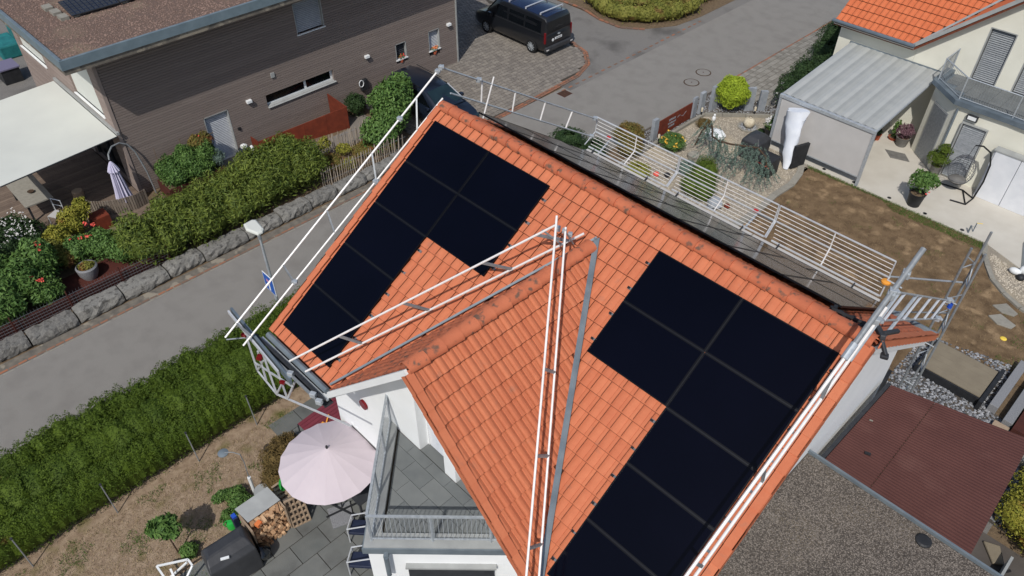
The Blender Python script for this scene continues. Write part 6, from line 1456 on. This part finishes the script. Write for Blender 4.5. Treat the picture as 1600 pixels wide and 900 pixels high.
# barbecue, covers and sheet by the pergola post
t = thing('covered_grill', 'garden grill under a black cover behind the weeping cedar', 'grill', (-.6, 16.7, 0))
m = MB(); m.loft([[(-.6+a*k*.42, 16.9+b*k*.5, z) for a, b in ((-1, -1), (1, -1), (1.1, 0), (1, 1), (-1, 1), (-1.1, 0))] for z, k in ((.05, .95), (.5, 1.0), (.85, .95), (1.02, .6), (1.1, .2))]); m.build('cover', 'cover_black', t, bevel=.04)
t = thing('black_tub', 'black tub on a pale slab with dark folding chair behind the cedar', 'tub', (0, 16.6, 0)); MB().box(.1, 15.9, 0, .75, 16.6, .75).build('tub', 'pot_black', t, bevel=.03); MB().bar((.1, 15.88, .55), (.7, 15.85, .5), .03, .03).build('strap', 'petal_red', t)
potplant('white_petunia', 'black square pot overflowing with white petunias at the pergola post', -.85, 18.6, 0, .28, .5, 'pot_black', [(-.85, 18.65, .62, .36, .34, .2)], 1100, .07, 'leaf_green', [(-.85+rnd.uniform(-.34, .34), 18.65+rnd.uniform(-.3, .3), .78+rnd.uniform(-.1, .08)) for _ in range(46)], 'petal_white', fs=.07)
MB().prism([(-1.55, 17.9), (-1.0, 18.3), (-.8, 17.9), (-1.3, 17.45)], 0, .05).build('pale_slab', 'curb_stone', label='pale triangular slab by the black petunia pot', cat='slab')
t = thing('white_cover', 'tall white plastic-wrapped parasol leaning in front of the grey pergola screen', 'parasol cover', (.85, 16.9, 0))
ax0, ax1 = Vector((.85, 17.0, .05)), Vector((.42, 17.65, 2.25)); vs = []
for i in range(9):
    k = i/8; c = ax0.lerp(ax1, k); r_ = .10+.28*k; vs.append([(c.x+r_*1.15*math.cos(a)*(1+.16*math.sin(3*a+i*1.7)+.06*math.sin(7*a+i)), c.y+r_*.6*math.sin(a)+.02*math.sin(i*2), c.z+(.12*math.cos(a*1.0) if i == 8 else 0)) for a in np.linspace(0, 2*math.pi, 15)[:-1]])
MB().loft(vs).build('cover', 'fabric_sheet', t, smooth=True)
t = thing('folded_sunlounger', 'dark folded garden chair with red straps behind the white cover', 'chair', (1.15, 17.5, 0)); MB().slab([(1.02, 17.1, .05), (1.25, 17.75, .05), (1.25, 17.8, 1.05), (1.02, 17.15, 1.05)], .12).build('frame', 'pot_black', t); MB().slab([(1.04, 17.2, .4), (1.2, 17.65, .4), (1.2, 17.68, .5), (1.04, 17.22, .5)], .14).slab([(1.04, 17.2, .8), (1.2, 17.65, .7), (1.2, 17.68, .8), (1.04, 17.22, .88)], .14).build('strap', 'plastic_red', t)
t = thing('white_pot', 'white urn standing in the gravel behind the rear guard frame', 'urn', (-1.55, 11.5, 0)); MB().lathe((-1.55, 11.5, 0), [(.12, 0), (.2, .15), (.22, .4), (.13, .55), (.16, .6)], 14).build('urn', 'white_paint', t, smooth=True)
for k, (x, y) in enumerate(((-2.5, 12.9), (-2.15, 13.15), (.7, 13.1))): rock('glass_stone', ['reddish stone lying on the gravel left of the egg-shaped thuja', 'small black stone lying on the gravel left of the egg-shaped thuja', 'reddish brown stone right of the egg-shaped thuja'][k], (x, y, .08), (.13, .11, .1), ['petal_red', 'pot_black', 'corten'][k], 'stone')

# ---------------------------------------------------------------- garage, red sheet roof, side yard
ga = thing('garage', 'flat gravel-roofed garage at the right gable of the tiled house', 'garage', (11.5, -1, 0))
MB().box(9.6, -9, 0, 14.5, 1.00, 4.85).build('wall', 'white_render', ga); rg = MB().box(9.56, -9.1, 4.852, 14.6, 1.05, 4.98).build('roof', 'gravel_base', ga)
MB().box(9.56, 1.051, 4.82, 14.6, 1.10, 5.06).build('edge_trim', 'zinc', rg)
stones('roof_gravel', [(9.58, -5), (13.6, -5), (13.6, 1.04), (9.58, 1.04)], 95000, .017, 'gravel_roof', 4.98, par=rg)
MB().lathe((11.95, .82, 4.98), [(.14, 0), (.14, .03), (.11, .05)], 16).build('roof_drain', 'pot_black', rg)
rr2 = thing('lean_to_roof', 'dark red corrugated sheet roof of a carport beside the gravel-roofed garage', 'roof', (11.1, 5, 0))
c00, c10, c11, c01 = Vector((9.75, 1.45, 4.3)), Vector((12.69, 1.45, 4.34)), Vector((12.52, 5.12, 4.42)), Vector((9.79, 4.60, 4.3))
nr = 46
for sx0, sx1, nm in ((0, .33, 'roof_sheet'), (.332, 1., 'roof_sheet')):
    m = MB(); vs = []
    for i in range(nr*4+1):
        v_ = i/(nr*4); dz = [0, .0, .008, .008][i % 4]
        p = c00.lerp(c01, v_); q = c10.lerp(c11, v_); a = p.lerp(q, sx0); b = p.lerp(q, sx1); up2 = .006 if sx0 else 0
        vs += [(a.x, a.y, a.z+dz+up2), (b.x, b.y, b.z+dz+up2)]
    m.add(vs, [(2*i, 2*i+1, 2*i+3, 2*i+2) for i in range(nr*4)]); m.build(nm, 'red_sheet', rr2)
MB().slab([(c00.x+.04, c00.y+.02, 4.22), (c10.x-.04, c10.y+.02, 4.24), (c11.x-.04, c11.y-.04, 4.30), (c01.x+.04, c01.y-.04, 4.22)], .06).build('deck', 'bark', rr2)
MB().bar((c00.x-.05, c00.y, c00.z-.02), (c01.x-.05, c01.y, c01.z-.02), .08, .1).build('gutter', 'dark_metal', rr2)
for x, y in ((9.85, 4.7), (12.4, 5.0), (12.5, 2.1)): MB().box(x-.05, y-.05, 0, x+.05, y+.05, 4.16).build('post', 'bark', rr2)
m = MB(); m.ob((10.3, 2.45, 4.345), (.12, .07, .02), .4); m.build('patch', 'pot_black', rr2); MB().ob((9.95, 3.3, 4.345), (.07, .03, .015), .3).build('label_plate', 'curb_stone', rr2)
m = MB()
for i in range(34): v_ = .02+i/35; p = c00.lerp(c01, v_).lerp(c10.lerp(c11, v_), .331); m.ob((p.x, p.y, p.z+.028), (.018, .018, .012))
m.build('screws', 'bark', rr2, kind='stuff')
sheet('carport_floor', [(9.6, 2.8), (13, 2.8), (13, 6.6), (9.6, 6.6)], .0, 'asphalt_old')
sheet('side_path', [(12.75, 2.8), (14.5, 2.8), (14.5, 6.2), (12.75, 6.2)], .012, 'gravel_roof', .03)
MB().prism([(13.0, 5.9), (13.35, 6.05), (13.6, 5.6), (13.4, 5.45)], .02, .1).build('flat_stone', 'tan_board', label='flat sandy stone at the foot of the yellow-green bush', cat='stone', bevel=.03)
t = thing('wire_coil', 'loose coil of dark wire on the gravel path in the lower right corner', 'wire', (13.4, 5.0, .03)); MB().path([(13.35+.12*math.cos(a*1.3)+.01*a, 5.2+.10*math.sin(a)-.02*a, .04) for a in np.linspace(0, 14, 50)], .006, 4).build('wire', 'bark', t)
plant('yellow_green_bush', 'dense yellow-green bush at the right edge beside the red sheet roof', [(13.4, 6.7, .7, .6, .6, .6), (13.5, 7.5, .8, .7, .7, .7), (13.9, 6.4, .6, .5, .5, .5), (14.0, 7.3, .9, .7, .7, .7), (13.6, 8.3, .7, .6, .6, .6)], 9000, .08, 'leaf_gold')
MB().box(13.6, 2.9, 0, 13.66, 5.6, .5).build('glass_screen', 'zinc_light', label='pale grey boundary board in the lower right corner', cat='board')
MB().tube((13.2, 3.3, 1.0), (14.2, 4.9, 1.0), .03, 7).build('support_tube', 'black_metal', label='thin black tube crossing the lower right corner', cat='tube')
tp = thing('garden_box', 'long low box with beige board lid and black frame beside the stone chippings', 'garden box', (10.2, 10.9, 0))
MB().box(9.28, 10.14, 0, 11.22, 11.62, .30).build('frame', 'pot_black', tp)
for k in range(5): MB().box(9.34, 10.2+k*.275, .301, 11.13, 10.2+k*.275+.271, .33).build('lid_board', 'tan_board', tp)
MB().box(11.16, 10.0, 0, 11.27, 11.75, .36).build('end_board', 'pot_black', tp)
for k, (x0, x1, y0, y1) in enumerate(((11.42, 11.66, 10.2, 12.6), (11.9, 12.16, 9.9, 12.3))):
    MB().box(x0, y0, 0, x1, y1, .30).build('granite_post', 'granite_speckle', label=['speckled granite kerb block lying next to the beige garden box', 'speckled granite kerb block lying at the right picture edge'][k], cat='granite block', bevel=.012)
MB().box(12.2, 9.7, 0, 13.4, 11.3, .35).build('rust_box', 'corten_dark', label='dark rusty steel planter at the right picture edge', cat='planter'); MB().box(11.75, 9.45, 0, 12.15, 9.8, .22).build('stone_block', 'wood_crate', label='small tan stone block by the granite kerb', cat='block'); MB().box(12.0, 8.9, 0, 13.4, 9.35, .22).build('stone_block', 'curb_stone', label='long mossy concrete block below the rusty planter', cat='block')
cp_ = thing('compost_bin', 'black slatted bin behind the right corner of the tiled house', 'bin', (9.2, 8.2, 0))
MB().box(8.3, 7.6, 0, 9.0, 8.9, .75).build('bin', 'pot_black', cp_)
for k in range(4): MB().box(8.35+k*.16, 7.55, .76, 8.43+k*.16, 8.95, .80).build('slat', 'wood_grey', cp_)
for k, (x, y, w_, h_) in enumerate(((9.45, 7.35, .3, .22), (9.75, 7.1, .32, .25), (9.5, 6.95, .3, .2))): MB().box(x, y, 0, x+w_, y+w_*.8, h_).build('concrete_block', 'curb_stone', label='hollow concrete block in the chippings, %s of three' % ['farthest', 'right-hand', 'nearest'][k], cat='block', group='concrete blocks by the gable')

# ---------------------------------------------------------------- parasol patio at the lower left
um = thing('parasol', 'large open pale pink round parasol over the slate patio', 'parasol', (1.15, -4.74, 0))
n_ = 18; Rm = 1.2; cx, cy = 1.22, -4.84
for i in range(n_):
    a0, a1 = 2*math.pi*i/n_, 2*math.pi*(i+1)/n_; m = MB(); vs = []
    for k in range(7):
        r = Rm*k/6; z = 2.58-.50*(k/6)**1.15
        am = (a0+a1)/2; sag = .014*(k/6); re = r*(1-.018*(k == 6))
        vs += [(cx+r*math.cos(a0), cy+r*math.sin(a0), z), (cx+re*math.cos(am), cy+re*math.sin(am), z-sag), (cx+r*math.cos(a1), cy+r*math.sin(a1), z)]
    m.add(vs, [(3*k, 3*k+1, 3*k+4, 3*k+3) for k in range(6)]+[(3*k+1, 3*k+2, 3*k+5, 3*k+4) for k in range(6)]); m.build('canopy_gore', 'fabric_pink', um, smooth=True)
for i in range(n_): a = 2*math.pi*i/n_; MB().tube((cx, cy, 2.50), (cx+Rm*.96*math.cos(a), cy+Rm*.96*math.sin(a), 2.06), .008, 4).build('rib', 'pot_grey', um)
MB().tube((cx, cy, .05), (cx, cy, 2.66), .022, 8).build('pole', 'dark_metal', um); MB().lathe((cx, cy, 2.61), [(.03, 0), (.028, .05), (.01, .07)], 10).build('finial', 'pot_black', um)
t = thing('ballast_slab', 'speckled concrete slab with black cross foot peeking out under the pink parasol', 'ballast slab', (1.5, -4.7, .022)); MB().prism([(1.0, -5.15), (1.55, -5.35), (1.75, -4.85), (1.2, -4.6)], .024, .09).build('slab', 'granite_speckle', t, bevel=.01)
MB().bar((.95, -5.0, .11), (1.7, -4.75, .11), .04, .03).bar((1.2, -5.3, .115), (1.4, -4.5, .115), .04, .03).build('cross_foot', 'pot_black', t)
t = thing('garden_table', 'dark patio table hidden under the pink parasol', 'table', (1.3, -4.2, .02)); MB().box(.6, -4.7, .72, 1.9, -3.9, .75).build('table_top', 'dark_metal', t)
for x, y in ((.65, -4.65), (1.85, -4.65), (.65, -3.95), (1.85, -3.95)): MB().box(x-.025, y-.025, .02, x+.025, y+.025, .72).build('leg', 'dark_metal', t)
for k, (x, y) in enumerate(((2.15, -4.95), (2.85, -5.45))):
    t = thing('patio_chair', ['grey metal lounge chair nearer the parasol, at the foot of the balcony bay', 'grey cushioned metal lounge chair at the lower edge, at the foot of the balcony bay'][k], 'chair', (x, y, .02), 'lounge chairs at the bay')
    c_ = [(x-.02, y-.3), (x+.42, y+.1), (x+.18, y+.4), (x-.26, y)]
    for j, (a, b) in enumerate(c_): MB().tube((a, b, .02), (a, b, .62 if j in (0, 3) else .85), .018, 6).build('leg', 'aluminium', t)
    MB().path([(c_[3][0], c_[3][1], .62), (c_[0][0], c_[0][1], .62), (c_[1][0], c_[1][1], .85), (c_[2][0], c_[2][1], .85), (c_[3][0], c_[3][1], .62)], .018, 6).build('frame', 'aluminium', t, smooth=True)
    MB().prism(c_, .36, .45).build('seat', 'navy', t, bevel=.02)
t = thing('toy_cart', 'red and black folded item between parasol and balcony bay', 'cart', (2.0, -4.0, .02)); MB().box(1.9, -4.3, .02, 2.15, -3.95, .5).build('frame', 'pot_black', t); MB().box(1.93, -4.35, .5, 2.2, -4.1, .56).build('tray', 'plastic_red', t)
# burgundy slatted lounger roof with yellow brush
bs = thing('burgundy_cover', 'burgundy ribbed cover over a bench beside the white house wall', 'bench cover', (-.6, -3.9, .02))
q0, q1, q2, q3 = Vector((-1.15, -4.45, .95)), Vector((.55, -4.4, .95)), Vector((.75, -3.0, 1.25)), Vector((-1.0, -3.3, 1.25))
for k in range(15):
    u0, u1 = k/15, (k+.9)/15; MB().slab([q0.lerp(q1, u0), q0.lerp(q1, u1), q3.lerp(q2, u1), q3.lerp(q2, u0)], .03).build('slat', 'burgundy', bs)
for p in (q0, q1, q2, q3): MB().tube((p.x, p.y, .02), (p.x, p.y, p.z-.03), .02, 6).build('leg', 'dark_metal', bs)
t = thing('hand_brush', 'small orange-yellow hand brush lying on the burgundy cover', 'brush', (-.6, -4.0, 1.1)); MB().ob((-.55, -4.0, 1.09), (.16, .1, .05), .3).build('head', 'plastic_orange', t, bevel=.02); MB().bar((-.5, -3.95, 1.13), (-.66, -3.76, 1.17), .035, .03).bar((-.55, -4.0, 1.13), (-.38, -3.98, 1.2), .03, .03).build('handle', 'plastic_orange', t)
MB().lathe((-1.5, -4.1, .02), [(.05, 0), (.04, .35), (.06, .4)], 9).build('bollard', 'pot_black', label='short black post beside the burgundy cover', cat='post')
rp_ = thing('red_disc', 'small dark red round disc mounted on the white wall', 'disc', (1.7, -3.9, 3)); dp = UYp = Vector((1.55, -3.90, 3.75)); MB().tube((1.62, -3.94, 3.72), (1.62, -3.885, 3.72), .13, 18).build('disc', 'lamp_red', rp_)
# wood store with logs, crate, watering cans
ws_ = thing('wood_store', 'low firewood store with grey tin lid filled with split logs', 'wood store', (.5, -6.4, 0))
MB().slab([(.14, -6.98, 1.16), (.60, -6.92, 1.05), (.60, -6.05, 1.05), (.14, -6.10, 1.16)], .03).build('lid', 'zinc_light', ws_)
MB().box(.16, -6.95, .0, .2, -6.1, 1.08).box(.2, -6.98, 0, .82, -6.94, .96).box(.2, -6.08, 0, .8, -6.05, .96).build('frame', 'wood_crate', ws_)
lg = thing('firewood', 'stack of split firewood logs in the tin-lidded store', 'firewood', (.6, -6.5, .02)); it = []
for r_ in range(8):
    for c in range(7):
        y = -6.88+c*.118+(r_ % 2)*.05; z = .08+r_*.112; xx = .82-r_*.022
        m = MB(); k = rnd.choice((3, 4, 5)); a0 = rnd.uniform(0, 6); rr = rnd.uniform(.05, .072); q = [(rr*rnd.uniform(.8, 1.1)*math.cos(a0+2*math.pi*i/k), rr*rnd.uniform(.8, 1.1)*math.sin(a0+2*math.pi*i/k)) for i in range(k)]
        d_ = rnd.uniform(-.03, .05); m.loft([[(xx-.5, y+a, z+b) for a, b in q], [(xx+d_, y+a+rnd.uniform(-.01, .01), z+b) for a, b in q]]); m.build('log', 'log_end', lg)
MB().ob((.74, -6.75, .95), (.12, .14, .1), .3).build('red_kindling', 'petal_orange', lg)
for k in range(26): MB().ob((.62+rnd.uniform(-.1, .14), -6.5+rnd.uniform(-.38, .38), .93+rnd.uniform(-.03, .03)), (.2, .07, .06), rnd.uniform(-.6, .6)).build('log', 'log_end', lg)
cr = thing('wooden_crate', 'upright slatted wooden crate with lattice face next to the firewood', 'crate', (.7, -5.8, .02))
o0, ex2, ez2 = Vector((.82, -6.02, .03)), Vector((.10, .42, 0)), Vector((-.16, .02, .92))
for i in range(5): MB().bar(o0+ex2*(i/4), o0+ex2*(i/4)+ez2, .03, .05, (1, 0, 0)).build('slat', 'wood_crate', cr)
for i in range(6): MB().bar(o0+ez2*(i/5), o0+ez2*(i/5)+ex2, .035, .05, (1, 0, 0)).build('slat', 'wood_crate', cr)
MB().slab([o0+Vector((-.06, 0, 0)), o0+ex2+Vector((-.06, 0, 0)), o0+ex2+ez2+Vector((-.06, 0, 0)), o0+ez2+Vector((-.06, 0, 0))], .02).build('back_board', 'wood_grey', cr)
cr2 = thing('pallet_crate', 'pale lattice crate standing behind the upright one under the green watering can', 'crate', (.2, -5.7, .02))
for i in range(5): MB().box(-.1+i*.13, -5.95, .7, -.04+i*.13, -5.35, .73).build('slat', 'wood_crate', cr2)
for i in range(4): MB().box(-.1, -5.93+i*.17, .66, .5, -5.88+i*.17, .695).build('slat', 'wood_crate', cr2)
MB().box(-.08, -5.92, .02, .48, -5.38, .655).build('body', 'wood_grey', cr2)
def can(x, y, z, label, rz):
    t = thing('watering_can', label, 'watering can', (x, y, z), 'green watering cans')
    c_, s_ = math.cos(rz), math.sin(rz); f = lambda a, b, h: (x+a*c_-b*s_, y+a*s_+b*c_, z+h)
    MB().loft([[f(.13*k*math.cos(q), .09*k*math.sin(q), h) for q in np.linspace(0, 2*math.pi, 13)[:-1]] for h, k in ((0, 1), (.03, 1.05), (.2, 1), (.26, .75), (.27, .45))]).build('body', 'plastic_green', t, smooth=True)
    MB().tube(f(.1, 0, .06), f(.34, 0, .3), .025, 7, .015).tube(f(.33, 0, .29), f(.38, 0, .33), .02, 8, .045).build('spout', 'plastic_green', t, smooth=True); MB().path([f(-.13, 0, .06), f(-.2, 0, .2), f(-.1, 0, .33), f(.06, 0, .34), f(.08, 0, .26)], .014, 6).build('handle', 'plastic_green', t, smooth=True)
can(.12, -5.72, .73, 'bright green watering can standing on the pale lattice crate by the parasol', 2.4)
can(-.25, -7.1, .0, 'bright green watering can on the lawn behind the black covered barbecue', 1.0)
t = thing('covered_barbecue', 'large barbecue under a shiny black cover at the edge of the slate patio', 'barbecue', (.8, -7.6, 0))
bq = [(-.36, -.52), (.30, -.62), (.42, .48), (-.26, .58)]
MB().loft([[(.78+a*kx+dx, -7.58+b*ky, z) for a, b in bq] for z, kx, ky, dx in ((.02, 1.02, 1.0, .02), (.5, 1.0, 1.02, .02), (.84, .98, 1.0, 0), (.98, .82, .93, -.05), (1.06, .5, .84, -.1), (1.08, .3, .7, -.1))]).build('cover', 'cover_black', t, bevel=.03)
m = MB(); m.bar((.98, -7.85, 1.02), (1.06, -7.68, 1.02), .06, .03); m.build('badge', 'white_paint', t)
t = thing('small_grill', 'round dark kettle lid shape between barbecue and firewood', 'kettle', (1.0, -6.85, .02)); MB().lathe((1.02, -6.98, .02), [(.1, 0), (.2, .2), (.22, .35), (.14, .46), (.03, .5)], 16).build('kettle', 'glass_dark', t, smooth=True)
t = thing('blue_canister', 'dark blue and white canister tucked behind the firewood lid', 'canister', (.1, -7.0, .02)); MB().box(-.02, -7.12, .02, .14, -6.98, .8).build('canister', 'navy', t, bevel=.02); MB().box(.0, -7.1, .8, .12, -7.0, .86).build('cap', 'plastic_blue', t)
t = thing('white_trestle', 'white folding frame lying at the lower edge beside the barbecue', 'frame', (0, -8.6, .0))
for a, b in (((-.25, -8.95, .5), (.1, -8.35, .5)), ((.1, -8.35, .5), (.32, -8.35, .5)), ((-.25, -8.95, .5), (.55, -8.95, .45)), ((-.1, -8.95, .0), (.15, -8.4, .5)), ((.5, -9.0, 0), (.32, -8.35, .5)), ((.0, -8.75, .45), (.3, -8.8, .3))): MB().bar(a, b, .045, .03).build('bar', 'white_paint', t)
sw = thing('garden_shower', 'garden shower with round grey head on a thin bent pipe', 'shower', (-.72, -6.2, 0))
MB().tube((-.72, -6.2, 0), (-.72, -6.2, .75), .045, 8).build('post', 'white_paint', sw, smooth=True); MB().path([(-.72, -6.2, .75), (-.70, -6.18, 1.4), (-.72, -6.2, 1.72), (-.85, -6.32, 1.8), (-.98, -6.45, 1.78)], .012, 6).build('pipe', 'galvanised_dull', sw, smooth=True)
MB().lathe((-1.02, -6.48, 1.74), [(.02, .05), (.13, .02), (.13, 0)], 18).build('shower_head', 'zinc', sw, smooth=True)
MB().lathe((-.45, -6.1, 0), [(.2, 0), (.2, .35), (.17, .4)], 18).build('planter_tub', 'zinc_light', label='round pale zinc tub at the foot of the garden shower', cat='tub')
plant('heather_bush', 'large brown-green bush between the parasol and the garden shower', [(-.85, -5.25, .45, .5, .55, .5), (-.45, -5.6, .4, .42, .4, .42), (-1.1, -4.95, .4, .4, .4, .4)], 6500, .09, 'leaf_brown', asp=.2)
plant('weedy_shrub', 'low green shrub on the lawn next to the zinc tub', [(-.55, -6.65, .2, .3, .3, .25), (-.95, -6.6, .15, .22, .25, .18), (-.5, -7.0, .15, .2, .25, .2), (-1.2, -6.9, .1, .15, .25, .15)], 2600, .08, 'leaf_green', stem=False)
tr = thing('young_tree', 'young bushy tree with thin stem and round bright crown on the straw lawn', 'tree', (-.55, -8.4, 0))
MB().tube((-.55, -8.4, 0), (-.60, -8.42, .85), .022, 7, .014).tube((-.6, -8.42, .75), (-.7, -8.5, 1.05), .012, 5).tube((-.6, -8.42, .75), (-.5, -8.3, 1.05), .012, 5).build('trunk', 'bark', tr, smooth=True)
foliage('crown', [(-.62, -8.44, 1.1, .27, .27, .2), (-.45, -8.3, 1.05, .2, .2, .15), (-.8, -8.54, 1.02, .2, .2, .14), (-.7, -8.25, 1.12, .16, .16, .12)], 800, .19, 'leaf_green', tr, core=.5)
plant('tree_foot_plant', 'small green plant at the foot of the young tree', [(-.35, -8.2, .12, .22, .2, .16)], 500, .09, 'leaf_green', stem=False)
